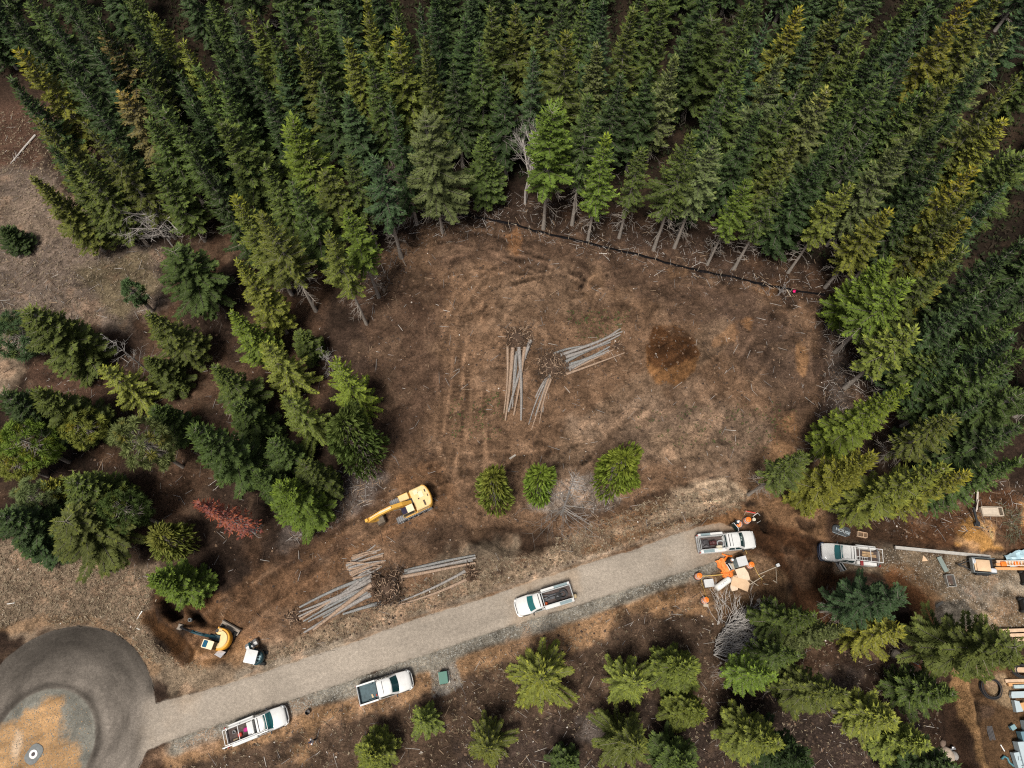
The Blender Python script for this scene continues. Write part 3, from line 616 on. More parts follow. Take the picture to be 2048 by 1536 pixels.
proto('fir_gold', fir, 16, 20, .2, 2.4, .8, .18, 46, 6, .5, 8, gold=.22)
proto('fir_gold2', fir, 17, 21, .25, 2.6, .85, .2, 46, 6, .5, 8, gold=.4)
proto('fir_thin', fir, 18, 20, .42, 2.0, .7, .2, 44, 5, .55, 22, fan=.32, dens=.85)
proto('fir_big', fir, 19, 19, .3, 4.2, .6, .26, 38, 6, .55, 24, fan=.42)
proto('fir_bush', fir, 20, 12, .04, 3.0, .8, .1, 48, 8, .38, 2, fan=.42, dens=1.15)
proto('fir_bush2', fir, 21, 13, .05, 2.8, .7, .14, 44, 7, .42, 2, fan=.45, dens=1.1)
proto('fir_star', fir, 22, 11, .06, 4.0, .95, .14, 24, 7, .56, 2, fan=.25, dens=1.15, tip=1.45, miss=.12)
proto('fir_round', fir, 23, 20, .42, 2.5, .45, .12, 50, 7, .46, 20, fan=.36)
proto('pine_a', pine, 31, 15, .3, 2.7, 84, .66)
proto('pine_b', pine, 32, 13, .25, 3.0, 92, .68)
proto('pine_thin', pine, 33, 9, .35, 1.3, 46, .45)
proto('cedar_a', cedar, 41, 7, 1.75, 520); proto('cedar_b', cedar, 42, 7, 1.6, 460); proto('cedar_c', cedar, 43, 8, 2.3, 820)
proto('edge_a', fir, 27, 20, .42, 2.6, .95, .22, 44, 6, .5, 26)
proto('edge_b', fir, 28, 20, .46, 2.4, .9, .2, 46, 6, .48, 28, fan=.36)
proto('edge_gold', fir, 29, 20, .36, 2.4, .9, .2, 46, 6, .5, 20, gold=.25)
proto('fir_f', fir, 24, 20, .2, 2.6, 1.05, .24, 40, 5, .62, 8, fan=.4, miss=.1)
proto('fir_g', fir, 25, 18, .18, 2.9, 1.0, .18, 50, 7, .42, 8, fan=.26, miss=.12)
proto('fir_h', fir, 26, 21, .25, 2.7, 1.1, .2, 46, 6, .56, 8, fan=.44)
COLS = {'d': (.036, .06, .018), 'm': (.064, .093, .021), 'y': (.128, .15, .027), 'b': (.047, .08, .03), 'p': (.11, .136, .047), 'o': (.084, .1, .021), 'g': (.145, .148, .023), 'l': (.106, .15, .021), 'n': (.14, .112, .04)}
WORDS = {'d': 'dark green', 'm': 'mid green', 'y': 'yellow-green', 'b': 'blue-green', 'p': 'pale grey-green', 'o': 'olive', 'g': 'golden green', 'l': 'bright leaf-green', 'n': 'brownish'}
BUILT = {}; TREES = []
def plant(kind, base, h, rad, colk, label, group=None, lean=None):
    nm = 'pine_tree' if kind.startswith('pine') else 'cedar_tree' if kind.startswith('cedar') else 'fir_tree'
    if kind not in BUILT:
        gen, a, k = PROTO[kind]; tk, lv, ph, pr = gen(*a, **k)
        r = thing(nm, None, None); t = tk.build('trunk', BARK, r, smooth=60); c = lv.mesh('crown'); c.parent = r
        BUILT[kind] = (r, ph, pr); o = r
    else: o = dup(BUILT[kind][0])
    _, ph, pr = BUILT[kind]
    sz = h / ph; sx = rad / pr if rad else sz * rnd.uniform(.92, 1.1)
    o.location = base; o.scale = (sx, sx, sz); o.rotation_euler = (lean[0] if lean else 0, lean[1] if lean else 0, rnd.uniform(0, 6.28))
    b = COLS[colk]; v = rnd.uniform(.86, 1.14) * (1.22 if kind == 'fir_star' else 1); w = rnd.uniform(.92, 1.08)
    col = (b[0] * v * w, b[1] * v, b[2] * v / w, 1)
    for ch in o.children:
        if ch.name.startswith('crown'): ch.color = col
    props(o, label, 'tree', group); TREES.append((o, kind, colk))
    return o
def spot(tip, h):
    """where a tree of height h stands when its tip shows at this pixel"""
    p = G(tip[0], tip[1], h); return Vector((p.x, p.y, hz(p.x, p.y) - .05))
def fit_h(tip, base):
    g = on(*base); best = (1e9, 10)
    for i in range(30, 300):
        q = proj((g.x, g.y, i / 10)); e = (q[0] - tip[0]) ** 2 + (q[1] - tip[1]) ** 2
        if e < best[0]: best = (e, i / 10)
    return best[1]
# ---------------------------------------------------------------- every tree of the photograph: tip pixel, base pixel or height, kind, crown radius, colour, label
EDGE = [
 # along the upper edge of the clearing
 (847, 232, (883, 466), 'fir_big', 3.9, 'p', 'tall pale fir with long drooping grey lower limbs above the clearing'),
 (964, 270, (988, 409), 'fir_d', 3.3, 'm', 'short wide dark fir on red needle litter left of the bare pale tree'),
 (1104, 219, (1083, 457), 'fir_round', 2.9, 'l', 'round-topped bright green fir on a thick pale trunk beside the bare tree'),
 (1179, 195, (1143, 450), 'edge_a', 2.9, 'm', 'fir with a feathery light top right of the round-topped bright fir'),
 (1213, 273, (1193, 486), 'edge_gold', 2.3, 'l', 'bright fir with a golden forked top at the black fence'),
 (1283, 297, (1237, 475), 'fir_thin', 2.0, 'm', 'slim short fir close right of the golden forked fir'),
 (1386, 270, (1287, 492), 'edge_a', 2.8, 'm', 'fir with a leaning pale trunk, left of a close pair at the fence'),
 (1433, 280, (1335, 489), 'edge_b', 2.5, 'p', 'pale-topped fir, right of a close pair at the fence'),
 (1498, 359, (1411, 527), 'edge_b', 2.1, 'l', 'bright fir leaning right on a bare pole trunk behind the fence middle'),
 (1567, 362, (1462, 535), 'fir_thin', 2.0, 'm', 'slender fir on a bare pole trunk right of the bright leaning fir'),
 (1703, 366, (1580, 547), 'edge_b', 2.2, 'y', 'yellow-green fir on a long bare trunk with a tuft of dead twigs'),
 (1782, 417, (1653, 577), 'edge_gold', 2.6, 'g', 'golden yellow fir whose trunk meets the fence near its right end'),
 (1785, 514, (1656, 645), 'fir_e', 3.2, 'l', 'wide bright fir hiding the right end of the black fence'),
 (1823, 558, (1675, 707), 'edge_a', 3.0, 'l', 'bright fir below the one that hides the fence end'),
 (1833, 657, (1690, 776), 'fir_thin', 2.6, 'y', 'yellow-green fir with a very long bare trunk lying toward the clearing'),
 (1881, 712, (1722, 770), 'edge_b', 2.5, 'm', 'open mid green fir below the fir with the longest bare trunk'),
 (1816, 773, (1628, 903), 'fir_d', 3.0, 'l', 'long bright fir reaching out over the right edge of the clearing'),
 (1909, 835, (1741, 930), 'fir_thin', 2.3, 'o', 'thin olive fir with sparse drooping boughs right of the clearing'),
 (1611, 908, (1498, 993), 'edge_b', 2.1, 'o', 'small olive fir with a mossy trunk above the end of the road'),
 (1738, 918, (1596, 1003), 'fir_bush', 2.8, 'g', 'dense golden green fir right of the small olive fir'),
 (1891, 934, (1680, 1033), 'fir_e', 3.2, 'y', 'large yellow-green fir above the white truck with its door open'),
 (1938, 946, 18, 'fir_gold', 2.2, 'g', 'golden-tipped fir behind the large yellow-green fir by the truck'),
 (1997, 876, (1837, 927), 'fir_e', 2.8, 'm', 'mid green fir above the wooden crate and the upright board'),
 (2021, 743, (1861, 843), 'edge_b', 2.6, 'b', 'blue-green fir with a long cut-marked trunk right of the clearing'),
 (1881, 565, 12, 'fir_thin', 1.6, 'g', 'small yellowed fir half hidden between the right-hand firs'),
 (1960, 592, 21, 'fir_e', 3.2, 'b', 'very large blue-green fir right of the clearing'),
 # left edge of the clearing
 (748, 314, (802, 514), 'fir_thin', 2.4, 'b', 'blue-green fir on a long bare trunk left of the pale drooping fir'),
 (694, 311, (755, 497), 'edge_a', 2.4, 'm', 'fir on a bare trunk left of the blue-green long-trunked fir'),
 (694, 420, (750, 597), 'edge_b', 2.4, 'l', 'bright fir with a bare trunk at the left corner of the clearing'),
 (655, 466, (722, 652), 'edge_b', 2.1, 'y', 'yellow-green fir with a broken-looking white scarred trunk'),
 (523, 427, (629, 623), 'edge_a', 2.8, 'o', 'olive fir leaning left over a bare trunk, left of the clearing'),
 (468, 396, 20, 'fir_gold', 2.5, 'y', 'yellow-topped fir above the left corner of the clearing'),
 (475, 522, 17, 'fir_d', 2.6, 'y', 'pale-tipped yellowish fir in the wood left of the clearing'),
 (345, 500, (425, 625), 'fir_big', 4.0, 'm', 'very broad dark spreading fir beside the dry grass opening'),
 (462, 624, (545, 720), 'fir_d', 2.6, 'l', 'narrow bright fir right below the broad spreading fir'),
 (294, 626, (390, 735), 'fir_d', 3.2, 'o', 'wide olive fir left below the broad spreading fir'),
 (595, 667, 6.5, 'fir_bush2', 2.0, 'm', 'small dim bushy fir at the left rim of the clearing'),
 (527, 685, (595, 780), 'fir_star', 3.3, 'y', 'light yellow-green fir with star-like branches left of the clearing'),
 (427, 732, (500, 830), 'fir_d', 3.0, 'm', 'mid green fir left of the star-branched fir'),
 (202, 735, (275, 830), 'fir_star', 3.1, 'y', 'yellow-green fir with spreading tips below the grey dead conifer'),
 (294, 719, (350, 790), 'fir_bush', 2.2, 'o', 'small olive fir right of the grey dead conifer'),
 (568, 790, (632, 880), 'fir_star', 3.1, 'y', 'pale fir with radiating boughs above the excavator wood'),
 (465, 808, (520, 885), 'fir_bush2', 2.6, 'm', 'bushy green fir between the star-branched firs and the long dense one'),
 (308, 818, (365, 890), 'fir_bush', 2.5, 'm', 'small pointed green fir above the pale pine'),
 (387, 855, (510, 962), 'fir_bush2', 3.1, 'm', 'long dense dark fir lying left over the wood floor'),
 (547, 882, (595, 945), 'fir_bush2', 2.3, 'm', 'small dense dark fir above the pair nearest the excavator'),
 (682, 838, (735, 920), 'cedar_c', 2.5, 'm', 'rounded dark bushy tree at the left rim of the clearing'),
 (668, 718, (735, 820), 'fir_star', 3.1, 'l', 'bright feathery fir standing alone at the left rim of the clearing'),
 (512, 950, (560, 1015), 'fir_bush', 2.2, 'm', 'left and paler of two joined firs near the excavator'),
 (560, 972, (618, 1058), 'fir_bush', 3.0, 'l', 'larger bright fir nearest to the tip of the excavator boom'),
 (609, 928, (655, 1000), 'fir_bush2', 2.2, 'o', 'small olive bushy fir right above the fir nearest the boom'),
 (62, 622, (185, 745), 'fir_bush2', 3.7, 'o', 'broad olive fir with a dark trunk tip below the dry grass opening'),
 (3, 650, (75, 730), 'pine_b', 3.4, 'b', 'dim grey-green pine at the left edge below the dry grass'),
 (248, 567, (309, 620), 'pine_thin', 1.4, 'b', 'thin small pine with a black trunk on the dry grass'),
 (75, 785, 12, 'fir_bush', 3.1, 'o', 'shaded olive tree left of the spreading yellow-green fir'),
 (10, 790, 13, 'fir_bush2', 3.0, 'd', 'dark shaded tree at the left edge above the pines'),
 (140, 838, (205, 905), 'pine_a', 2.5, 'y', 'yellow pine, middle of the three pines above the red dying tree'),
 (238, 858, (360, 945), 'pine_b', 2.9, 'p', 'largest pale pine with pompom needle tufts'),
 (10, 866, (130, 945), 'pine_b', 2.8, 'l', 'green pine with round tufts at the left edge'),
 (2, 915, (90, 975), 'pine_a', 2.2, 'g', 'yellowing pine below the green pine at the left edge'),
 (42, 985, (125, 1040), 'pine_a', 2.4, 'p', 'pale tufted pine left of the dense hedge-like trees'),
 (88, 970, (150, 1020), 'fir_bush', 2.0, 'g', 'small yellow-topped tree behind the pale tufted pine'),
 (147, 960, (250, 1040), 'fir_bush2', 3.2, 'm', 'dense green tree right of the small yellow-topped tree'),
 (215, 1005, (310, 1065), 'pine_b', 2.4, 'm', 'dark pine with round tufts above the large olive spreading tree'),
 (128, 1040, (245, 1095), 'fir_big', 4.2, 'o', 'large olive spreading tree above the tan grass by the turning circle'),
 (8, 1030, 11, 'fir_bush2', 3.2, 'd', 'dark dense tree at the left edge above the tan grass'),
 (40, 1085, 7, 'fir_bush', 2.3, 'd', 'low dark bushy fir above the tan grass at the left edge'),
 (316, 1072, (362, 1110), 'cedar_a', 1.9, 'o', 'small dull olive bush between the red dying tree and the small digger'),
 (306, 1158, (398, 1185), 'fir_bush', 2.6, 'l', 'lone green fir leaning over the dug pits by the small digger'),
 (4, 458, 4.5, 'fir_bush', 2.0, 'd', 'dark fir at the left edge of the dry grass opening'),
 # three round trees above the road
 (985, 950, (993, 1008), 'cedar_a', 1.75, 'y', 'leftmost of three round green trees standing alone above the road'),
 (1082, 943, (1079, 988), 'cedar_b', 1.6, 'l', 'middle and smallest of three round green trees above the road'),
 (1250, 915, (1243, 978), 'cedar_c', 2.3, 'l', 'rightmost and largest of three round green trees above the road'),
 # south of the road
 (1083, 1357, 13, 'fir_star', 4.1, 'y', 'largest star-shaped fir seen from straight above, below the road'),
 (1277, 1370, (1238, 1372), 'fir_star', 3.0, 'y', 'smaller star-shaped fir with a grey tip right of the largest one'),
 (842, 1446, 7, 'fir_star', 2.1, 'y', 'small yellow-green fir below the green utility box'),
 (738, 1515, 8, 'fir_bush', 2.2, 'y', 'round bushy yellow-green fir at the bottom edge left of the centre'),
 (972, 1502, 10, 'fir_star', 2.8, 'o', 'tufted dull green fir at the bottom edge below the largest star fir'),
 (1136, 1534, 5, 'fir_bush', 1.7, 'm', 'low green bush cut by the bottom edge of the picture'),
 (1278, 1500, 13, 'fir_star', 3.4, 'o', 'olive star-branched fir at the bottom edge'),
 (1378, 1338, 11, 'fir_bush', 2.7, 'y', 'yellow-green fir left of the grey leafless brush'),
 (1405, 1428, 11, 'fir_bush', 2.1, 'y', 'rounded fir with an orange-tinted side below the yellow-green one'),
 (1372, 1536, 10, 'fir_bush', 2.5, 'm', 'green fir at the bottom edge right of the olive star fir'),
 (1560, 1490, 15, 'fir_d', 2.8, 'y', 'yellow-green fir pointing right near the bottom edge'),
 (1612, 1524, 15, 'fir_bush', 2.6, 'd', 'dark fir at the bottom edge right of the yellow-green one'),
 (1632, 1232, (1522, 1258), 'fir_e', 2.4, 'm', 'broad fir beside the grey leafless brush'),
 (1683, 1258, (1560, 1280), 'fir_bush', 1.9, 'p', 'pale fir joined to the right of the broad fir by the brush'),
 (1600, 1310, (1500, 1302), 'fir_a', 2.0, 'm', 'fir below the broad fir by the grey brush'),
 (1548, 1352, (1440, 1336), 'fir_b', 2.2, 'l', 'fir on a curved grey trunk below the grey brush'),
 (1806, 1196, (1642, 1226), 'fir_big', 2.7, 'b', 'blue-green open-crowned fir on a bare grey trunk below the open-door truck'),
 (1803, 1262, (1700, 1280), 'fir_star', 3.1, 'g', 'golden yellow star-branched fir below the blue-green open-crowned fir'),
 (2040, 1296, (1811, 1309), 'fir_big', 3.6, 'o', 'huge olive fir on a thick trunk over the lumber stacks'),
 (1693, 1388, (1560, 1380), 'fir_d', 2.7, 'o', 'olive fir in the lower right wood left of the coiled hose'),
 (1910, 1388, (1780, 1370), 'fir_e', 2.7, 'm', 'mid green fir left of the coiled black hose'),
 (1790, 1440, (1665, 1430), 'fir_b', 2.7, 'y', 'yellow-green fir in the lower right wood'),
 (1858, 1492, (1740, 1470), 'fir_d', 2.7, 'y', 'yellow-green fir above the pale boulder at the bottom right'),
 (1910, 1545, 12, 'fir_bush2', 2.6, 'd', 'dark fir under the pale boulder at the bottom edge'),
]
for x, y, b, k, r, c, lab in EDGE:
    if isinstance(b, tuple): h = fit_h((x, y), b)
    else: h = b
    plant(k, spot((x, y), h), h, r, c, lab)
# the dense forest: tip pixel, kind, colour (heights 17-22 m)
FOREST = [
 (34, 96, 'fir_gold2', 'g'), (10, 10, 'fir_a', 'd'), (68, 236, 'fir_d', 'o'), (161, 236, 'fir_d', 'o'), (186, 97, 'fir_b', 'b'), (205, 65, 'fir_thin', 'n'), (243, 183, 'fir_gold2', 'n'), (304, 31, 'fir_gold', 'y'),
 (359, 79, 'fir_gold', 'y'), (263, 99, 'fir_thin', 'o'), (393, 140, 'fir_a', 'm'), (331, 219, 'fir_a', 'm'), (294, 239, 'fir_b', 'm'), (383, 205, 'fir_e', 'd'), (434, 157, 'fir_a', 'm'), (441, 243, 'fir_c', 'm'),
 (410, 31, 'fir_d', 'd'), (458, 17, 'fir_b', 'b'), (499, 24, 'fir_gold', 'y'), (537, 51, 'fir_a', 'm'), (562, 18, 'fir_b', 'd'), (434, 116, 'fir_b', 'd'), (475, 82, 'fir_e', 'd'), (619, 58, 'fir_e', 'm'), (557, 109, 'fir_e', 'b'),
 (602, 96, 'fir_gold', 'o'), (581, 236, 'fir_c', 'l'), (612, 297, 'fir_a', 'p'), (533, 335, 'fir_e', 'm'), (581, 359, 'fir_b', 'm'), (649, 342, 'fir_c', 'o'), (236, 294, 'fir_d', 'd', 14.5), (62, 352, 'fir_d', 'o', 15), (284, 164, 'fir_thin', 'm'),
 (690, 188, 'fir_b', 'b'), (697, 85, 'fir_gold', 'y'), (680, 20, 'fir_b', 'b'), (636, 17, 'fir_a', 'm'), (246, 8, 'fir_d', 'd'), (137, 20, 'fir_b', 'd'), (85, 22, 'fir_d', 'd'), (190, 30, 'fir_e', 'd'), (731, 2, 'fir_gold', 'y'),
 (745, 58, 'fir_gold', 'y'), (791, 56, 'fir_gold2', 'y'), (789, -3, 'fir_a', 'm'), (738, 113, 'fir_a', 'm'), (777, 106, 'fir_e', 'm'), (847, 77, 'fir_d', 'o'), (868, -4, 'fir_e', 'd'), (984, 14, 'fir_gold', 'o'), (958, 78, 'fir_d', 'm'),
 (1032, 10, 'fir_gold', 'o'), (1078, 38, 'fir_gold', 'o'), (1066, 99, 'fir_b', 'b'), (1135, 62, 'fir_gold2', 'o'), (1196, 89, 'fir_e', 'p'), (1210, 3, 'fir_a', 'b'), (1169, 1, 'fir_a', 'm'), (1264, 22, 'fir_e', 'o'), (1329, 3, 'fir_e', 'm'),
 (1124, 3, 'fir_b', 'd'), (697, 196, 'fir_b', 'b'), (1350, 116, 'fir_e', 'p'), (1427, 34, 'fir_big', 'm'), (1498, 17, 'fir_a', 'm'), (1543, 24, 'fir_b', 'b'), (1599, 20, 'fir_gold2', 'g'), (1567, 109, 'fir_e', 'p'), (1604, 161, 'fir_a', 'm'),
 (1632, 48, 'fir_e', 'b'), (1690, 0, 'fir_a', 'o'), (1734, 34, 'fir_d', 'o'), (1717, 103, 'fir_e', 'm'), (1657, 181, 'fir_gold2', 'p'), (1703, 181, 'fir_a', 'm'), (1772, 150, 'fir_thin', 'm'), (1837, 185, 'fir_e', 'm'), (1915, 150, 'fir_gold2', 'o'),
 (1864, 167, 'fir_gold', 'd'), (1939, 0, 'fir_gold2', 'g'), (2025, 55, 'fir_a', 'p'), (1861, 5, 'fir_b', 'b'), (1997, 0, 'fir_gold', 'o'), (1895, 236, 'fir_gold', 'd'), (2042, 147, 'fir_d', 'o'), (2008, 239, 'fir_gold', 'y'), (1826, 263, 'fir_e', 'p'),
 (1697, 246, 'fir_b', 'd'), (1946, 338, 'fir_gold2', 'g'), (1946, 388, 'fir_e', 'o'), (1980, 414, 'fir_d', 'm'), (2018, 301, 'fir_b', 'm'), (2045, 310, 'fir_c', 'm'), (2011, 369, 'fir_b', 'b'), (1939, 441, 'fir_e', 'g'), (1594, 275, 'fir_e', 'o'),
 (2042, 485, 'fir_e', 'd'), (1929, 500, 'fir_e', 'o'), (2032, 674, 'fir_e', 'b'), (2045, 630, 'fir_e', 'm'), (2045, 784, 'fir_big', 'm'), (1490, 110, 'fir_e', 'm'), (1300, 140, 'fir_b', 'd'), (1240, 150, 'fir_b', 'd'), (1010, 150, 'fir_b', 'd'), (905, 120, 'fir_b', 'd'),
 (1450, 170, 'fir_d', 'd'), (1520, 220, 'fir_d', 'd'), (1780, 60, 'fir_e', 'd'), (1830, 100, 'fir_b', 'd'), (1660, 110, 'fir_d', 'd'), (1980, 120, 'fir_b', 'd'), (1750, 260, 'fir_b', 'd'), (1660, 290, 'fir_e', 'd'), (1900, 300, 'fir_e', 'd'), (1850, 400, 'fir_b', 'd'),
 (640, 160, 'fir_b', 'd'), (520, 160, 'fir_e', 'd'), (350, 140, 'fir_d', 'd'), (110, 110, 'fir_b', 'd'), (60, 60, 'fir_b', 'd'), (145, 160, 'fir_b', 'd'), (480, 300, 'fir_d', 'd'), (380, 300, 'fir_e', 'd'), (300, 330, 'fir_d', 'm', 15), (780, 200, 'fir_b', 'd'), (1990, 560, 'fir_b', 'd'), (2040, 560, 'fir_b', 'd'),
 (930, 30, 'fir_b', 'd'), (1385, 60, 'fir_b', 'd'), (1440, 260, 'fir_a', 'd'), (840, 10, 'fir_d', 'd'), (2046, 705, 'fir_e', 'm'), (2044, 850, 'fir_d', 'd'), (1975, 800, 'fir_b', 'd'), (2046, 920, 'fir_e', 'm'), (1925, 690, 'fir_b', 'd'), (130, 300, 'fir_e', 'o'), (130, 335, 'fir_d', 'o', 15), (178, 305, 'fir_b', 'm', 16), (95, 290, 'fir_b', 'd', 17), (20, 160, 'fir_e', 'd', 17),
]
ORD = ['first', 'second', 'third', 'fourth', 'fifth', 'sixth', 'seventh', 'eighth', 'ninth', 'tenth', 'eleventh', 'twelfth', 'thirteenth', 'fourteenth', 'fifteenth', 'sixteenth', 'seventeenth', 'eighteenth', 'nineteenth', 'twentieth',
       'twenty-first', 'twenty-second', 'twenty-third', 'twenty-fourth', 'twenty-fifth', 'twenty-sixth', 'twenty-seventh', 'twenty-eighth', 'twenty-ninth', 'thirtieth'] + ['thirty-' + n for n in 'first second third fourth fifth sixth seventh eighth ninth'.split()] + ['fortieth'] + ['forty-' + n for n in 'first second third fourth fifth sixth seventh eighth ninth'.split()]
wood = []
VAR = {'fir_a': ['fir_a', 'fir_f', 'fir_h'], 'fir_b': ['fir_b', 'fir_h', 'fir_f'], 'fir_e': ['fir_e', 'fir_g', 'fir_a'], 'fir_d': ['fir_d', 'fir_f'], 'fir_gold2': ['fir_gold', 'fir_gold2'], 'fir_gold': ['fir_gold', 'fir_a', 'fir_h']}
for x, y, k, c, *hh in FOREST:
    k = rnd.choice(VAR.get(k, [k])); h = hh[0] if hh else rnd.uniform(16.5, 22.5); wood.append((x, y, plant(k, spot((x, y), h), h, rnd.uniform(2.65, 3.3) * (1.2 if k == 'fir_big' else .8 if k == 'fir_thin' else 1), c, None, 'firs of the dense forest'), k, c))
# younger, overtopped firs that close the gaps under the tall ones
FP = wp([(-60, -40), (2110, -40), (2110, 900), (2000, 880), (1900, 780), (1800, 640), (1690, 560), (1450, 470), (1200, 425), (1000, 370), (900, 400), (780, 430), (640, 490), (500, 500), (400, 440), (260, 330), (140, 240), (60, 170), (-60, 130)])
have = [(t[0].location.x, t[0].location.y) for t in TREES]; rs = random.Random(77); fill = 0
CLEAR = ((300, 440), (340, 490), (1035, 330), (260, 400))
for _ in range(92):
    best = None
    for _ in range(70):                       # keep the candidate that stands in the widest gap
        px, py = rs.uniform(-40, 2090), rs.uniform(-30, 900) if rs.random() < .5 else rs.uniform(-30, 260); p = G(px, py)
        if not (poly_sd(np.array([p.x]), np.array([p.y]), FP)[0] > 1) or min(math.hypot(px - a, py - b) for a, b in CLEAR) < 90: continue
        e = min((p.x - a) ** 2 + (p.y - b) ** 2 for a, b in have) * (2.6 if py < 170 else 1)
        if best is None or e > best[0]: best = (e, p)
    if best is None: continue
    p = best[1]
    have.append((p.x, p.y)); fill += 1; h = rs.uniform(13.5, 17.5); p.z = hz(p.x, p.y)
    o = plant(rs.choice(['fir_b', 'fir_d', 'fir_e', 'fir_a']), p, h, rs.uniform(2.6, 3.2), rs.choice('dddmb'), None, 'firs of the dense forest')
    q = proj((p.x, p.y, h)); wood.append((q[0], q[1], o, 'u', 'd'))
ROWS = [(-999, 12, 'at the top edge'), (12, 50, 'just under the top edge'), (50, 95, 'in the second forest rank'), (95, 140, 'in the third forest rank'), (140, 200, 'in the mid forest'), (200, 262, 'in the lower forest'), (262, 350, 'near the forest rim'), (350, 2000, 'on the lowest forest flank')]
for lo, hi, where in ROWS:
    rk = sorted([w for w in wood if lo <= w[1] < hi], key=lambda w: w[0]); seen = {}
    for x, y, o, k, c in rk:
        d = {'u': 'short shaded', 'fir_gold2': 'gold-topped', 'fir_gold': 'yellow-tipped', 'fir_thin': 'thin', 'fir_big': 'broad'}.get(k, 'tall') + ' ' + WORDS[c]
        side = 'left third' if x < 683 else 'middle third' if x < 1365 else 'right third'
        seen.setdefault((d, side), []).append(o)
    for (d, side), os_ in seen.items():
        for i, o in enumerate(os_):
            o['label'] = ('%s fir %s, %s' % (d, where, side)) if len(os_) == 1 else '%s fir %s, %s from left in %s' % (d, where, ORD[i], side)
# ---- leafless and dying trees
def bare_tree(seed, tip, base, label, h=None, m=GREYW, **k):
    b = on(*base); h = h or fit_h(tip, base); tk, tw, ph = bare(seed, h, **k)
    r = thing('bare_tree', label, 'tree', b); tk.build('trunk', m, r, smooth=60)
    t = tw.build('crown', m, r)
    return r
PALE = mat('pale_bark', (.46, .42, .39), .9, var=.2, scale=6)
bare_tree(51, (1022, 238), (1050, 408), 'white leafless tree with forking limbs at the forest edge', m=PALE, spread=.42, n=8, thick=.16)
bare_tree(52, (232, 395), (345, 492), 'pale leafless tree leaning left over the dry grass opening', m=PALE, spread=.5, n=10, thick=.13)
bare_tree(53, (797, 300), (830, 430), 'brownish leafless thicket left of the pale drooping fir', m=mat('brown_twigs', (.16, .12, .1)), spread=.5, n=9, thick=.09)
bare_tree(54, (30, 610), (70, 650), 'straw-coloured leafless shrub at the left edge of the dry grass', m=mat('straw_twigs', (.36, .3, .22)), spread=.6, n=9, thick=.06)
for sd, tip, base, lab in ((55, (205, 665), (300, 745), 'grey dead conifer with fine bare twigs on the left'), (56, (640, 690), (668, 745), 'small grey dead conifer behind the small dim fir'), (57, (1168, 952), (1122, 1030), 'grey dead conifer between the middle and largest round trees'), (58, (1565, 555), (1556, 590), 'tiny grey dead sapling just below the black fence')):
    b = on(*base); h = fit_h(tip, base); q = random.Random(sd); tk = MB(); tw = MB(); tk.tube([(0, 0, -.2), (.1, 0, h * .5), (0, 0, h)], [.11, .07, .015], 6)
    for i in range(int(7 + h * 1.6)):
        z = h * q.uniform(.08, .97); a = q.uniform(0, 6.28); l = (.3 + (h - z) * .26) * q.uniform(.6, 1.1); e = Vector((math.cos(a) * l, math.sin(a) * l, z + l * q.uniform(-.2, .3))); s = Vector((0, 0, z))
        tw.tube([s, (s + e) / 2 + Vector((0, 0, .05)), e], [.03, .02, .008], 3, cap=False)
        for j in range(5):
            f = q.uniform(.25, 1); p = s.lerp(e, f); b2 = a + q.choice((-1, 1)) * q.uniform(.5, 1.1); tw.tube([p, p + Vector((math.cos(b2), math.sin(b2), q.uniform(-.3, .3))) * l * q.uniform(.2, .45)], [.014, .005], 3, cap=False)
    r = thing('dead_conifer', lab, 'tree', b); tk.build('trunk', GREYW, r); tw.build('crown', mat('fine_grey_twigs', (.24, .225, .21)), r)
# the dying red conifer
h = fit_h((405, 993), (512, 1064)); r = thing('dying_conifer', 'rust-red dying conifer with a grey trunk left of the excavator', 'tree', on(510, 1064))
tk, lv, _, _ = fir(61, h, .12, 1.6, .8, .2, 30, 5, .4, 6, fan=.26, dens=.4, tip=1., miss=.25); tk.build('trunk', GREYW, r); lv.c = [(c[0] * .24, c[1] * .075, c[2] * .014) for c in lv.c]; o = lv.mesh('crown'); o.parent = r; o.color = (1, 1, 1, 1)
# fallen and cut brush
def brush(name, label, pts, n, seed, m, L=(1., 2.6), r=.035, arch=.5, ang=(0, 6.28)):
    q = random.Random(seed); mb = MB(); P = [on(*p) for p in pts]; c = sum(P, Vector()) / len(P)
    for i in range(n):
        p = P[q.randrange(len(P))].lerp(P[q.randrange(len(P))], q.random()) - c; a = q.uniform(*ang); l = q.uniform(*L); d = Vector((math.cos(a), math.sin(a), 0)); s = Vector((-d.y, d.x, 0)) * q.uniform(-.25, .25) * l; z = q.uniform(.0, arch)
        k = [p + Vector((0, 0, z)), p + d * l * .4 + s + Vector((0, 0, z + q.uniform(0, arch))), p + d * l + Vector((0, 0, z + q.uniform(-.1, arch)))]
        mb.tube(k, [r * q.uniform(.6, 1.3), r * .7, r * .25], 4, cap=False)
        for j in range(4):
            f = q.uniform(.2, .9); t = k[1].lerp(k[2], f); b = a + q.uniform(-.8, .8); mb.tube([t, t + Vector((math.cos(b), math.sin(b), q.uniform(-.1, .4))) * l * .3], [r * .45, r * .15], 3, cap=False)
    o = mb.build(name, m, None, loc=c); return props(o, label, 'brush')
brush('brush_pile', 'big tangle of grey leafless brush beside the lower right wood', [(1425, 1310), (1450, 1250), (1500, 1235), (1500, 1290), (1430, 1280)], 230, 3, mat('silver_wood', (.46, .43, .4), var=.3), (1.2, 3.2), .05, .9, (-.5, .9))
brush('brush_pile', 'sparse fan of long bare twigs above the big grey brush tangle', [(1430, 1250), (1470, 1240), (1500, 1250)], 18, 4, mat('silver_wood', None), (2., 4.2), .03, 1., (1.2, 2.4))
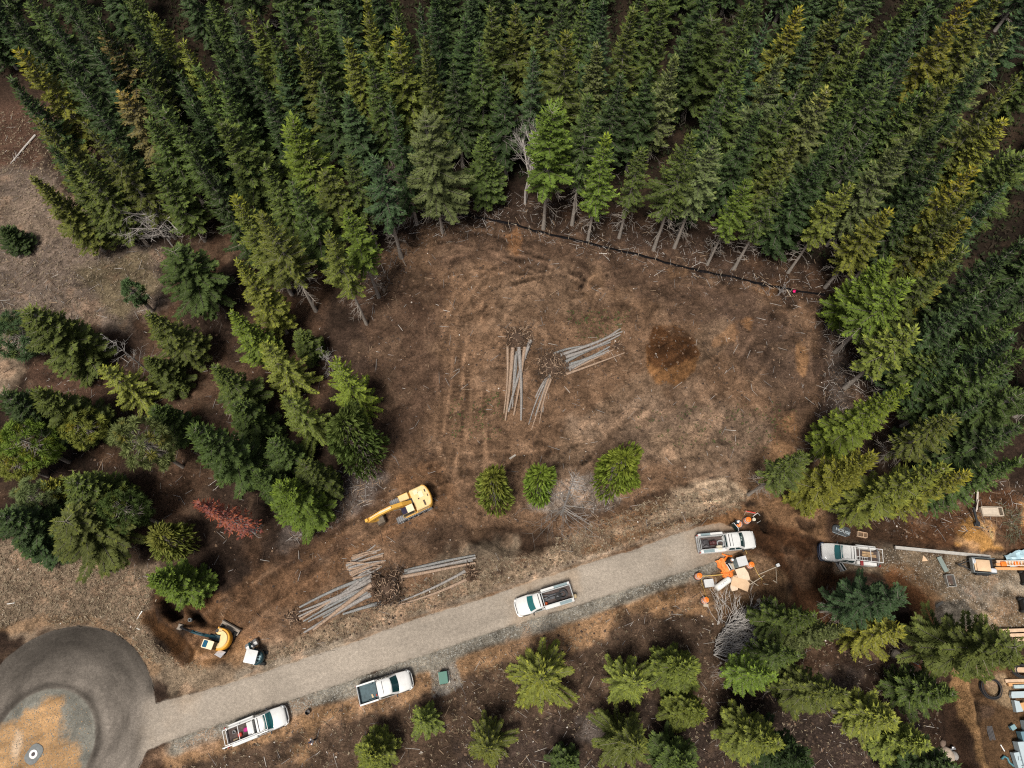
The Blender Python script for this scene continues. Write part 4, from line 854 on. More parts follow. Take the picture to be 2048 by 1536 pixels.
brush('brush_pile', 'grey brush under the blue-green open-crowned fir', [(1650, 1200), (1700, 1195), (1720, 1230), (1660, 1240)], 60, 5, mat('brown_twigs', None), (.8, 1.8), .025, .5)
brush('brush_pile', 'low grey-green brush between the crate and the orange dirt', [(2000, 1020), (2035, 1030), (2040, 1070), (2010, 1075)], 80, 6, mat('dull_green_twigs', (.12, .13, .075), var=.3), (.5, 1.2), .025, .4)
# fallen trunks
def trunk_on_ground(name, label, a, b, r0, r1, m, limbs=0, seed=1, cat='fallen trunk'):
    A, B = on(*a), on(*b); q = random.Random(seed); mid = (A + B) / 2; mb = MB(); mb.tube([A - mid + Vector((0, 0, r0)), Vector((q.uniform(-.1, .1), q.uniform(-.1, .1), (r0 + r1) / 2 + .1)), B - mid + Vector((0, 0, r1))], [r0, (r0 + r1) / 2, r1], 9)
    for i in range(limbs):
        p = (A - mid).lerp(B - mid, q.uniform(.55, 1)) + Vector((0, 0, r1)); a2 = q.uniform(0, 6.28); mb.tube([p, p + Vector((math.cos(a2), math.sin(a2), q.uniform(0, .6))) * q.uniform(.4, 1.1)], [.03, .008], 4, cap=False)
    return props(mb.build(name, m, None, loc=mid, smooth=50), label, cat)
trunk_on_ground('fallen_trunk', 'grey fallen trunk with stubby limbs on red litter at the upper left', (72, 272), (22, 328), .16, .07, PALE, 14, 2)
# ---------------------------------------------------------------- materials of the machines
WHITE = mat('white_paint', (.66, .66, .65), .32, var=.07, scale=1.5, coat=.3)
OFFW = mat('dusty_white_paint', (.55, .545, .52), .5, var=.08, scale=4)
GLASS = mat('dark_glass', (.012, .045, .05), .06, var=.05, spec=.9)
TEALG = mat('teal_glass', (.02, .13, .14), .08, var=.1, spec=.8)
BLACK = mat('black_plastic', (.018, .019, .022), .55, var=.2)
RUB = mat('rubber', (.022, .022, .022), .85, var=.3, scale=8)
CHR = mat('steel', (.5, .5, .5), .35, .8, var=.1)
NAVY = mat('navy_plastic', (.012, .022, .05), .45)
GREYB = mat('grey_blue_lid', (.2, .27, .29), .55, var=.1)
ALU = mat('aluminium', (.56, .58, .58), .4, .5, var=.1, scale=6)
YEL = mat('yellow_paint', (.72, .40, .07), .45, var=.12, scale=3)
CREAM = mat('faded_yellow_paint', (.78, .56, .27), .5, var=.1, scale=3)
CREAM2 = mat('cream_paint', (.8, .66, .45), .5, var=.06)
AMBER = mat('amber_paint', (.7, .33, .02), .4, var=.1)
RED = mat('red_plastic', (.5, .03, .02), .4); LAMP = mat('lamp_glass', (.7, .72, .72), .15); REDL = mat('red_lamp', (.4, .02, .02), .25)
TRK = mat('track_steel', (.2, .2, .205), .6, .2, var=.3, scale=8); DUST = mat('dusty_steel', (.27, .23, .19), .8, var=.25, scale=5)
TEALP = mat('dark_teal_paint', (.008, .045, .06), .4, var=.1)
def quadp(a, b, c, d, t=.012): return MB().plate([a, b, c, d], t)
def wheel(parent, x, y, r=.4, w=.27):
    s = 1 if y > 0 else -1
    t = MB().lathe([(r * .6, -w / 2), (r * .93, -w / 2), (r, -w * .32), (r, w * .32), (r * .93, w / 2), (r * .6, w / 2)], n=24, M=Matrix.Translation((x, y, r)) @ Matrix.Rotation(R(90), 4, 'X')).build('wheel', RUB, parent, 40)
    m = MB(); m.lathe([(.02, w * .3), (r * .2, w * .32), (r * .55, w * .22), (r * .62, w * .42), (r * .62, -w * .42)], n=16, M=Matrix.Translation((x, y, r)) @ Matrix.Rotation(R(-90 * s), 4, 'X')); m.build('rim', CHR, t, 40)
def truck(label, c, rz, style, crew=True, L=6., glass=GLASS, bumper=WHITE, opend=0, name='pickup_truck'):
    """c = pixel of the middle of the truck; rz = heading on the ground"""
    p = on(*c); p.z -= .0
    t = thing(name, label, 'truck', p, rz)
    hl = L / 2; cx1 = hl - 1.45; cab0 = cx1 - (2.15 if crew else 1.55); bw = 1.0
    b = MB()
    def sec(x, w, z0, z1, k=.1): return [(x, -w + k, z0), (x, w - k, z0), (x, w, z0 + k), (x, w, z1 - .22), (x, w - .05, z1 - .07), (x, w - .22, z1), (x, w * .3, z1 + .025), (x, -w * .3, z1 + .025), (x, -w + .22, z1), (x, -w + .05, z1 - .07), (x, -w, z1 - .22), (x, -w, z0 + k)]
    b.loft([sec(x, w, z0, z1) for x, w, z0, z1 in ((hl - .16, .62, .5, .86), (hl - .2, .74, .48, .95), (hl - .32, .87, .45, 1.02), (hl - .55, .94, .42, 1.08), (hl - 1., .975, .42, 1.13), (cx1 + .05, .99, .42, 1.17), (cx1 - .3, bw, .42, 1.18), (cab0, bw, .42, 1.18))])
    b.build('body', WHITE, t, 45)
    # passenger cab
    def cring(x0, x1, w, z, r=.14):
        return [(x1 - r * .2, -w + r, z), (x1, -w + r * 2.6, z), (x1 + .05, 0, z), (x1, w - r * 2.6, z), (x1 - r * .2, w - r, z), (x1 - r * 1.2, w, z), (x0 + r, w, z), (x0, w - r, z), (x0, -w + r, z), (x0 + r, -w, z), (x1 - r * 1.2, -w, z)]
    zr = 1.86
    cb = MB().loft([cring(cab0, cx1, .95, 1.16), cring(cab0 + .1, cx1 - .62, .80, zr - .04), cring(cab0 + .13, cx1 - .67, .74, zr + .02), cring(cab0 + .3, cx1 - .9, .5, zr + .045)])
    cab = cb.build('cab', WHITE, t, 35)
    MB().box(((cab0 + cx1 - .8) / 2, 0, zr + .055), (.05, 1.35, .03), b=.01).build('roof_seam', mat('seal', (.1, .1, .1)), cab)
    if style != 'pickup': MB().box((cab0 + .36, 0, zr + .05), (.07, 1.3, .05), b=.01).build('roof_seam', BLACK, cab)
    def P(x0, x1, w0, w1, f, s, off=.02):                # point on the slanted side: f = 0 belt .. 1 roof
        return lerp(x0, x1, f), s * (lerp(w0, w1, f) + off), lerp(1.18, zr - .02, f)
    g = MB(); n = 8
    for i in range(n):
        y0, y1 = -.80 + 1.6 * i / n, -.80 + 1.6 * (i + 1) / n
        def W(y, f): return (lerp(cx1 + .05 - .16 * abs(y) ** 2, cx1 - .60 - .14 * abs(y) ** 2, f) + .02, y * lerp(1, .86, f), lerp(1.19, zr - .02, f))
        g.add([W(y0, .05), W(y1, .05), W(y1, .97), W(y0, .97), tuple(Vector(W(y0, .05)) + Vector((-.03, 0, -.03))), tuple(Vector(W(y1, .05)) + Vector((-.03, 0, -.03))), tuple(Vector(W(y1, .97)) + Vector((-.03, 0, -.03))), tuple(Vector(W(y0, .97)) + Vector((-.03, 0, -.03)))], [(0, 1, 2, 3), (7, 6, 5, 4), (0, 4, 5, 1), (3, 2, 6, 7)])
    g.build('windshield', glass, t, 50)
    mid = lerp(cab0, cx1, .48)
    for s in (-1, 1):
        for f0, f1 in (((.52, .86), (.12, .46)) if crew else ((.2, .84),)):
            a = [P(lerp(cab0, cx1, q), lerp(cab0 + .1, cx1 - .62, q), .95, .80, f, s) for q, f in ((f0, .1), (f1, .1), (f1 - (.08 if f1 > .7 else 0), .85), (f0, .85))]
            if s < 0: a = a[::-1]
            MB().plate(a, .012).build('side_window', GLASS, t)
        w = MB(); w.box((cx1 - .32, s * 1.14, 1.25), (.12, .24, .2), b=.04); w.tube([(cx1 - .32, s * .98, 1.16), (cx1 - .32, s * 1.1, 1.2)], .03, 6); w.build('mirror', BLACK, t)
        MB().box((hl - .3, s * .74, .86), (.2, .26, .2), b=.05).build('headlight', LAMP, t)
        MB().box((-hl + .1, s * .93, .98), (.1, .12, .36), b=.03).build('taillight', REDL, t)
    a = [(cab0 - .012, .7, 1.26), (cab0 - .012, -.7, 1.26), (cab0 + .085, -.62, zr - .14), (cab0 + .085, .62, zr - .14)]
    MB().plate(a, -.012).build('rear_window', GLASS, t)
    MB().box((hl - .15, 0, .78), (.08, 1.16, .26), b=.03).build('grille', BLACK, t)
    q = [(hl - .46, -1.0), (hl - .16, -.86), (hl - .02, -.5), (hl, 0), (hl - .02, .5), (hl - .16, .86), (hl - .46, 1.0)]
    if bumper is NAVY: q = [(x + .14, y * 1.02) for x, y in q]
    fb = MB().loft([[(x, y, .42), (x, y, .66), (x - .16, y * .95, .7), (x - .2, y * .95, .44)] for x, y in q]); fb.build('front_bumper', bumper, t, 40)
    if bumper is NAVY: MB().loft([[(x - .04, y, .72), (x + .02, y, 1.06), (x - .1, y * .95, 1.08), (x - .14, y * .95, .74)] for x, y in q]).build('bull_bar', bumper, t, 40)
    MB().box((-hl + .05, 0, .56), (.16, 1.86, .2), b=.05).build('rear_bumper', CHR, t)
    ch = MB(); ch.box((0, 0, .5), (L - 1., 1.3, .18)); ch.box((hl - 1.1, 0, .6), (.9, 1.5, .3)); ch.build('chassis', BLACK, t)
    for x in (hl - 1.05, -hl + 1.35):
        for y in (-.88, .88): wheel(t, x, y)
    b0, b1 = -hl + .12, cab0 - .06
    if style == 'pickup':
        MB().box(((b0 + b1) / 2, 0, .72), (b1 - b0, 1.9, .08)).build('bed_floor', mat('teal_bed_liner', (.06, .10, .115), .7, var=.35, scale=3), t)
        for s in (-1, 1):
            m = MB(); m.box(((b0 + b1) / 2, s * .955, .9), (b1 - b0, .1, .72), b=.04); m.box(((b0 + b1) / 2, s * .92, 1.25), (b1 - b0, .16, .06), b=.02); m.build('bed_side', WHITE, t)
            MB().box((-hl + 1.35, s * .78, .86), (.8, .24, .24), b=.08).build('wheel_arch', mat('teal_bed_liner', None), t)
        MB().box((b0 + .04, 0, .98), (.08, 1.86, .58), b=.03).build('tailgate', mat('weathered_white', (.4, .4, .4), .5), t)
        MB().box((b1 - .03, 0, .96), (.06, 1.86, .5), b=.02).build('bed_front', mat('teal_bed_liner', None), t)
    else:
        MB().box(((b0 + b1) / 2, 0, .74), (b1 - b0, 1.3, .08)).build('bed_floor', mat('rusty_bed', (.07, .05, .045), .8, var=.5, scale=4), t)
        for s in (-1, 1):
            m = MB(); lo = b0 if style == 'service' else b0 + .45
            m.rbox(lo, b1 - .02, min(s * .68, s * 1.06), max(s * .68, s * 1.06), .55, 1.42, r=.06, b=.04); tb = m.build('toolbox', OFFW if style == 'rack' else WHITE, t, 40)
            l2 = lerp(lo, b1, .5 if s > 0 else .55)
            if style == 'service':
                MB().box(((lo + l2) / 2 + .12, s * .87, 1.435), (l2 - lo - .3, .32, .03), b=.008).build('lid', GREYB, tb)
                MB().box(((l2 + b1) / 2, s * .87, 1.435), (b1 - l2 - .1, .33, .03), b=.008).build('lid', WHITE, tb)
            else: MB().box(((lo + b1) / 2, s * .87, 1.435), (b1 - lo - .2, .32, .03), b=.008).build('lid', WHITE, tb)
        MB().box((b0 + .02, 0, .95), (.06, 1.3, .42), b=.02).build('tailgate', ALU if style == 'service' else WHITE, t)
        rk = MB(); rm = ALU if style == 'service' else WHITE; zt = 1.62 if style == 'service' else 1.98; e = cab0 + .12 if style == 'service' else cx1 - .35
        for s in (-1, 1):
            rk.box(((b0 + e) / 2, s * .7, zt), (e - b0, .07, .07), b=.015)
            for x in (b0 + .05, lerp(b0, b1, .5), b1 - .05): rk.box((x, s * .7, (zt + 1.4) / 2), (.06, .06, zt - 1.38), b=.01)
        for x in ((b0 + .05, b1 - .02) if style == 'service' else (b0 + .05, lerp(b0, b1, .5), b1 - .1, e - .02)): rk.box((x, 0, zt), (.06, 1.46, .05), b=.012)
        rk.build('rack', rm, t)
    if opend:
        s = opend; x = cx1 - .38; a = R(58); dx, dy = -math.cos(a), math.sin(a) * s; l = 1.02
        o = (x, s * 1.0)
        def D(f, z, k=0): return (o[0] + dx * l * f - dy * k * s * 0, o[1] + dy * l * f, z)
        d = MB().plate([D(0, .5), D(1, .5), D(1, 1.18), D(0, 1.18)], .09); dm = d.build('door', WHITE if bumper is NAVY else mat('dark_green_door', (.012, .03, .03), .4), t)
        f = MB()
        for u, v in (((0, 1.18), (.25, 1.72)), ((.25, 1.72), (.95, 1.76)), ((.95, 1.76), (1, 1.18))): f.tube([D(*u), D(*v)], .035, 6)
        f.build('window_frame', WHITE, dm); MB().plate([D(.04, 1.2), D(.97, 1.2), D(.92, 1.73), D(.27, 1.7)], .01).build('window_pane', GLASS, dm)
    return t
def head(a, b):
    A, B = G(*a), G(*b); return math.atan2(B.y - A.y, B.x - A.x)
def inside(t, x, y, z):
    """a place given in the truck's own axes"""
    return t.location + Vector((x * math.cos(t.rotation_euler.z) - y * math.sin(t.rotation_euler.z), x * math.sin(t.rotation_euler.z) + y * math.cos(t.rotation_euler.z), z))
T1 = truck('white service truck driving on the grey road with a dark gear-filled bed', (1087, 1201), head((1140, 1183), (1030, 1216)), 'service', False, 6.4, TEALG, WHITE, name='service_truck')
T2 = truck('white service truck at the end of the road with a person at its open door', (1449, 1086), head((1400, 1090), (1508, 1080)), 'service', True, 6.5, GLASS, ALU, 1, name='service_truck')
T3 = truck('white work truck with a dark bull bar and its white driver door open', (1692, 1111), head((1750, 1116), (1650, 1105)), 'rack', True, 6.4, TEALG, NAVY, 1, name='work_truck')
T4 = truck('white crew-cab pickup with an open empty teal bed below the road', (773, 1374), head((730, 1389), (815, 1361)), 'pickup', True, 5.7)
T5 = truck('white pickup with a white ladder rack parked beside the turning circle', (520, 1450), head((470, 1470), (570, 1430)), 'rack', False, 6.2, TEALG, WHITE, name='pickup_truck')
m = MB()
for y in (-.05, .22): m.box((1.15, y, 1.63), (.12, .2, .012), Matrix.Translation((1.15, y, 1.63)) @ Matrix.Rotation(R(42), 4, 'Y') @ Matrix.Translation((-1.15, -y, -1.63)), b=.003)
o = m.build('windshield_patches', mat('pale_patch', (.6, .75, .72)), None, loc=T2.location, rz=T2.rotation_euler.z); o.location += Vector((math.cos(o.rotation_euler.z), math.sin(o.rotation_euler.z), 0)) * .26; o.location.z += .02  # two pale patches set on the windshield
props(o, 'two pale patches on the windshield of the truck at the road end', 'papers')
# ---- loads carried in the trucks
def load(name, mb, m, t, x, y, z, label, cat, rz=0., smooth=40): return props(mb.build(name, m, None, smooth, inside(t, x, y, z), t.rotation_euler.z + rz), label, cat)
def coil(r, w, n=5, seed=1):
    q = random.Random(seed); m = MB()
    for i in range(n): m.ring((q.uniform(-.04, .04), q.uniform(-.04, .04), w + i * w * 1.5), r * q.uniform(.85, 1.08), w, 26, 6, wob=.03)
    return m
HOSE = mat('black_hose', (.02, .02, .023), .5, var=.2); CAN = mat('red_fuel_can', (.55, .03, .02), .4); OCAN = mat('orange_red_can', (.5, .09, .02), .5)
def can(h=.34): return MB().rbox(-.2, .2, -.13, .13, 0, h, r=.06, b=.05).tube([(-.14, 0, h - .01), (-.12, 0, h + .07), (.1, 0, h + .07), (.13, 0, h - .01)], .022, 6).cyl((.17, 0, h + .03), .035, .08, 10)
load('fuel_can', can(), CAN, T1, .35, .46, .78, 'bright red fuel can in the front corner of the driving truck bed', 'fuel can', .3)
load('fuel_can', can(.4), OCAN, T1, -.1, .5, .78, 'orange-red fuel can behind the bright red one in the driving truck', 'fuel can', 1.2)
load('hose_coil', coil(.42, .045, 6, 3), HOSE, T1, -2.1, -.05, .78, 'black hose coil at the tail of the driving truck bed', 'hose')
load('spare_wheel', MB().lathe([(.16, 0), (.34, 0), (.38, .06), (.38, .18), (.34, .24), (.18, .24), (.15, .12), (.02, .1)], n=24), RUB, T1, -1.55, .1, .8, 'dark spare wheel lying in the driving truck bed', 'wheel')
def bundle(l, n, r, w, seed):
    q = random.Random(seed); m = MB()
    for i in range(n): y = q.uniform(-w, w); m.tube([(-l / 2 * q.uniform(.7, 1), y, r + q.uniform(0, .15)), (0, y + q.uniform(-.1, .1), r + .12), (l / 2 * q.uniform(.7, 1), y + q.uniform(-.15, .15), r + q.uniform(0, .2))], r, 6)
    return m
load('pipe_bundle', bundle(2.6, 10, .045, .35, 5), mat('dark_pipe', (.05, .055, .065), .4, var=.5), T1, -.9, -.05, .8, 'loose dark pipes and rods lying along the driving truck bed', 'pipes')
load('tool_chest', MB().rbox(-.3, .3, -.2, .2, 0, .35, r=.03, b=.02), mat('grey_chest', (.3, .32, .34), .5), T1, .4, -.3, .78, 'small grey tool chest behind the cab of the driving truck', 'tool chest')
load('work_bag', MB().rbox(-.28, .28, -.22, .22, 0, .3, r=.12, b=.1), mat('tan_canvas', (.42, .33, .2), .9, var=.3), T1, -3.22, .55, .75, 'tan bag tied behind the rear bumper of the driving truck', 'bag')
load('air_compressor', MB().tube([(-.4, 0, .3), (-.36, 0, .3), (.36, 0, .3), (.4, 0, .3)], [.1, .23, .23, .1], 16).rbox(-.2, .2, -.18, .18, .5, .78, r=.05).box((0, 0, .05), (.7, .4, .1)), mat('dark_maroon', (.07, .02, .02), .4), T2, -1.6, 0, .78, 'dark maroon compressor in the bed of the road-end truck', 'compressor')
load('hose_coil', coil(.4, .04, 6, 8), mat('pale_hose', (.4, .42, .43), .5), T2, -.75, -.15, .78, 'pale grey hose coil in the bed of the road-end truck', 'hose')
load('crumpled_sheet', MB().rbox(-.35, .35, -.3, .3, 0, .5, r=.2, b=.2), mat('cream_sheet', (.72, .65, .5), .9, var=.15), T2, -1.05, -.62, 1.05, 'cream bundle lying over the near toolbox of the road-end truck', 'bundle')
load('cooler', MB().rbox(-.28, .28, -.25, .25, 0, .45, r=.05, b=.04), OFFW, T2, -.2, .35, .78, 'white cooler behind the cab of the road-end truck', 'cooler')
load('machine_parts', MB().rbox(-.5, .4, -.45, .4, 0, .28, r=.1).cyl((-.1, .1, .38), .2, .25).tube([(-.5, -.4, .3), (0, -.2, .5), (.5, -.4, .3)], .05), mat('dark_machine', (.05, .045, .05), .5, var=.6), T2, -2.4, 0, .78, 'dark machine parts at the tail of the road-end truck', 'machine parts')
lad = MB()
for y in (-.2, .2): lad.box((0, y, 0), (1.5, .05, .06))
for i in range(6): lad.box((-.62 + i * .25, 0, 0), (.05, .4, .04))
load('step_ladder', lad, WHITE, T3, -1.2, .35, .95, 'white step ladder in the bed of the open-door truck', 'ladder')
load('wood_scraps', MB().box((0, 0, .06), (1.5, .3, .06)).box((.1, -.3, .05), (1.2, .2, .05)).box((-.1, .1, .13), (1.3, .12, .04)), mat('tan_board', (.36, .24, .13), .8, var=.25), T3, -2.1, -.1, .78, 'tan boards at the tail of the open-door truck', 'boards')
load('tool_box', MB().rbox(-.3, .3, -.16, .16, 0, .2, r=.03), mat('dark_red_box', (.25, .03, .03), .4), T3, -.95, .87, 1.45, 'small dark red box on the open-door truck side toolbox', 'tool box', 1.57)
load('canvas_bag', MB().rbox(-.26, .26, -.2, .2, 0, .35, r=.14, b=.1), mat('magenta_cloth', (.45, .02, .2), .8, var=.3), T5, -1.05, .05, .78, 'magenta bag in the bed of the ladder-rack pickup', 'bag')
load('canvas_bag', MB().rbox(-.2, .2, -.2, .2, 0, .3, r=.12, b=.1), mat('red_cloth', (.5, .06, .04), .8, var=.3), T5, -1.75, -.2, .78, 'red bag behind the magenta bag in the ladder-rack pickup', 'bag')
load('bucket', MB().lathe([(.13, 0), (.16, .32), (.17, .33), (.15, .33), (.12, .03)], n=18), mat('grey_bucket', (.3, .3, .3), .6), T5, -2.2, .25, .78, 'grey bucket at the tail of the ladder-rack pickup', 'bucket')
load('cargo_box', MB().rbox(-.3, .32, -.62, .62, 0, .62, r=.04), WHITE, T5, -.52, 0, .78, 'white box across the bed right behind the ladder-rack pickup cab', 'box')
load('lumber_offcut', MB().box((0, 0, .06), (.5, .14, .1)), mat('fresh_wood', (.6, .46, .28), .8), T5, -2.25, -.45, .78, 'pale wood block at the tail of the ladder-rack pickup', 'wood block')
load('long_pipe', MB().tube([(-2.3, 0, 0), (2.2, 0, 0)], .07, 10), WHITE, T5, -.9, -.85, 2.05, 'white pipe lying along the ladder rack', 'pipe')
load('rag', MB().rbox(-.2, .16, -.12, .12, 0, .1, r=.08, b=.05), mat('red_rag', (.4, .05, .03), .9), T4, -.85, -.45, .76, 'small red rag in the teal pickup bed', 'rag')
load('wood_block', MB().box((0, 0, .05), (.16, .34, .1)), mat('fresh_wood', None), T4, -1.4, -.4, .76, 'pale wood block lying in the teal pickup bed', 'wood block', .2)
load('hand_tool', MB().tube([(-.35, 0, .04), (.3, .05, .05)], .03, 6).box((.33, .06, .06), (.12, .2, .06)), mat('tan_handle', (.55, .35, .2), .6), T4, -.6, -.62, .76, 'tan-handled tool by the front of the teal pickup bed', 'tool')

# ---------------------------------------------------------------- excavators
def track(parent, y, L, w, h, m):
    r = h / 2; pts = [(L / 2 - r + r * math.cos(a), r + r * math.sin(a)) for a in [R(90 - 180 * k / 8) for k in range(9)]] + [(-L / 2 + r + r * math.cos(a), r + r * math.sin(a)) for a in [R(270 - 180 * k / 8) for k in range(9)]]
    mb = MB().loft([[(x, y - w * .36, z) for x, z in pts], [(x, y + w * .36, z) for x, z in pts]])
    n = int((2 * (L - h) + math.pi * h) / (h * .26)); per = 2 * (L - h) + math.pi * h
    for k in range(n):
        s = per * k / n
        if s < L - h: x, z, a = -L / 2 + r + s, h, 0
        elif s < L - h + math.pi * r: q = (s - L + h) / r; x, z, a = L / 2 - r + r * math.sin(q), r + r * math.cos(q), q
        elif s < 2 * (L - h) + math.pi * r: x, z, a = L / 2 - r - (s - L + h - math.pi * r), 0, math.pi
        else: q = (s - 2 * (L - h) - math.pi * r) / r; x, z, a = -L / 2 + r - r * math.sin(q), r - r * math.cos(q), math.pi + q
        mb.box((0, 0, 0), (h * .2, w, .05), Matrix.Translation((x, y, z + .02)) @ Matrix.Rotation(a, 4, 'Y'), b=.008)
    o = mb.build('track', m, parent)
    rl = MB()
    for k in range(5): rl.cyl((lerp(-L / 2 + h, L / 2 - h, k / 4), y, h * .3), h * .22, w * 1.02, 14, 'y')
    rl.build('rollers', BLACK, o)
    return o
def arm(mb, pts, w, th):
    """box-section arm through side-view points (x, z)"""
    rings = []
    for i, (x, z) in enumerate(pts):
        d = Vector((pts[min(i + 1, len(pts) - 1)][0] - pts[max(i - 1, 0)][0], pts[min(i + 1, len(pts) - 1)][1] - pts[max(i - 1, 0)][1])).normalized(); n = Vector((-d.y, d.x)) * (th[i] / 2)
        rings.append([(x + n.x, -w / 2, z + n.y), (x + n.x, w / 2, z + n.y), (x - n.x, w / 2, z - n.y), (x - n.x, -w / 2, z - n.y)])
    return mb.loft(rings)
def bucket_mb(w, s=1.):
    pr = [(0, .5), (.1, .75), (.45, .85), (.8, .6), (.9, .25), (.75, -.05), (.5, -.12)]; mb = MB(); t = .05
    o = [(x * s, z * s) for x, z in pr]; i = [(x * s * .9 + .03, z * s * .9 + .03) for x, z in pr]
    mb.loft([[(a[0], -w / 2, a[1]), (a[0], w / 2, a[1]), (b[0], w / 2, b[1]), (b[0], -w / 2, b[1])] for a, b in zip(o, i)])
    for y in (-w / 2, w / 2 - t): mb.loft([[(x, y, z) for x, z in o], [(x, y + t, z) for x, z in o]])
    for k in range(5): y = -w / 2 + w * (k + .5) / 5; mb.box((.47 * s, y, -.17 * s), (.06, .09, .2), b=.02)
    return mb
ex = thing('excavator', 'large yellow crawler excavator with its boom folded toward the lower left', 'excavator', on(828, 1010), head((840, 1000), (745, 1044)))
for y in (-1.02, 1.02): track(ex, y, 4.1, .66, .85, TRK).location.x = .3
MB().box((0, 0, .55), (2.2, 1.6, .45)).cyl((0, 0, .88), .75, .25, 28).build('undercarriage', BLACK, ex)
hb = MB(); ring = lambda z, i: [(1.25 - i, 1.27 - i, z), (-1.55, 1.27 - i, z)] + [(-1.55 - (.62 - i) * math.sin(R(a)) ** .8, (1.27 - i) * math.cos(R(a)), z) for a in range(15, 180, 15)] + [(-1.55, -1.27 + i, z), (1.25 - i, -1.27 + i, z)]
house = MB().loft([ring(1.02, 0), ring(1.25, 0)]).build('deck', YEL, ex, 40)
r2 = lambda z, i: [(-.15, 1.25 - i, z), (-1.55, 1.25 - i, z)] + [(-1.55 - (.62 - i) * math.sin(R(a)) ** .8, (1.25 - i) * math.cos(R(a)), z) for a in range(15, 180, 15)] + [(-1.55, -1.25 + i, z), (-.15, -1.25 + i, z)]
MB().loft([r2(1.25, 0), r2(1.95, .02), r2(2.05, .12)]).build('engine_cover', CREAM, ex, 40)
cw = MB().loft([[(-1.58 - (.66 + d) * math.sin(R(a)) ** .8, (1.28 + d * .3) * math.cos(R(a)), z) for a in range(0, 181, 12)] + [(-1.5 - .3 * math.sin(R(a)), 1.1 * math.cos(R(a)), z) for a in range(180, -1, -12)] for z, d in ((1.0, 0), (1.85, 0), (2.0, -.1))]).build('counterweight', YEL, ex, 40)
g = MB(); g.box((-1.25, .75, 2.07), (.2, .62, .05)); g.build('vent', mat('dark_brown_grille', (.08, .05, .03)), ex)
g = MB(); g.box((-1.75, -.5, 2.05), (.12, .35, .06)); g.box((-1.85, .1, 2.05), (.1, .3, .06)); g.build('vent', BLACK, ex)
MB().cyl((-.8, .1, 2.1), .07, .2, 12).build('exhaust', BLACK, ex); MB().box((-.75, -.75, 2.08), (.5, .5, .02)).box((-1.2, -.3, 2.08), (.5, .7, .02)).build('hatch', CREAM2, ex)
MB().box((.65, -.85, 1.55), (1.1, .75, .62), b=.06).build('side_box', CREAM, ex); MB().box((.3, -.25, 1.35), (.9, .5, .2)).box((-.02, .05, 1.55), (.3, .5, .5)).build('machinery', BLACK, ex)
cab = MB().loft([[(1.5, .42, z), (1.5, 1.22, z), (.05, 1.22, z), (.05, .42, z)] for z in (1.25, 1.9)] + [[(1.35, .46, 2.72), (1.35, 1.18, 2.72), (.1, 1.18, 2.72), (.1, .46, 2.72)]]).build('cab', CREAM, ex)
MB().box((.42, .82, 2.76), (.78, .8, .1), b=.04).build('roof', CREAM2, cab)
MB().box((1.08, .82, 2.745), (.56, .74, .05), b=.02).build('skylight', mat('dark_violet_glass', (.03, .025, .05), .15), cab)
MB().plate([(1.53, .48, 1.5), (1.53, 1.16, 1.5), (1.39, 1.13, 2.62), (1.39, .5, 2.62)], .02).build('windshield', GLASS, cab)
MB().plate([(1.4, 1.24, 1.9), (.15, 1.24, 1.9), (.17, 1.2, 2.62), (1.3, 1.2, 2.62)], .012).build('side_window', GLASS, cab)
bm = arm(MB(), [(.1, 1.55), (1.2, 2.5), (2.3, 3.0), (3.5, 2.9), (5.0, 2.2)], .42, [.45, .62, .68, .55, .38]).build('boom', YEL, ex)
for y in (-.3, .3): MB().tube([(.6, y, 1.4), (1.5, y, 2.15)], .09, 10).tube([(1.5, y, 2.15), (2.1, y, 2.7)], .05, 8).build('cylinder', CHR, bm)
MB().tube([(2.2, 0, 3.42), (3.6, 0, 3.32)], .1, 10).tube([(3.6, 0, 3.32), (4.7, 0, 2.9)], .055, 8).build('cylinder', CREAM2, bm)
st = arm(MB(), [(5.2, 2.7), (5.0, 2.1), (4.5, 1.2), (4.1, .75)], .32, [.3, .45, .4, .3]).build('stick', YEL, ex)
MB().tube([(5.32, 0, 2.3), (4.9, 0, 1.3)], .08, 8).tube([(4.9, 0, 1.3), (4.7, 0, .85)], .05, 8).build('cylinder', CHR, st)
b = bucket_mb(1.25, 1.1); b.build('bucket', mat('worn_bucket', (.2, .16, .12), .6, .3, var=.3), ex, loc=(3.45, -.0, .15), rz=0)
for y in (-1.2, 1.2): MB().tube([(1.3, y * .98, 1.3), (1.3, y * .98, 1.9), (.2, y * .98, 1.9)], .025, 6).build('handrail', YEL, ex)

def mini(name, label, px, rz, body, roof, boomm, style):
    e = thing(name, label, 'excavator', on(*px), rz)
    for y in (-.72, .72): track(e, y, 2.3, .42, .58, RUB)
    MB().box((0, 0, .4), (1.4, 1.1, .3)).cyl((0, 0, .62), .5, .2, 24).build('undercarriage', BLACK, e)
    return e
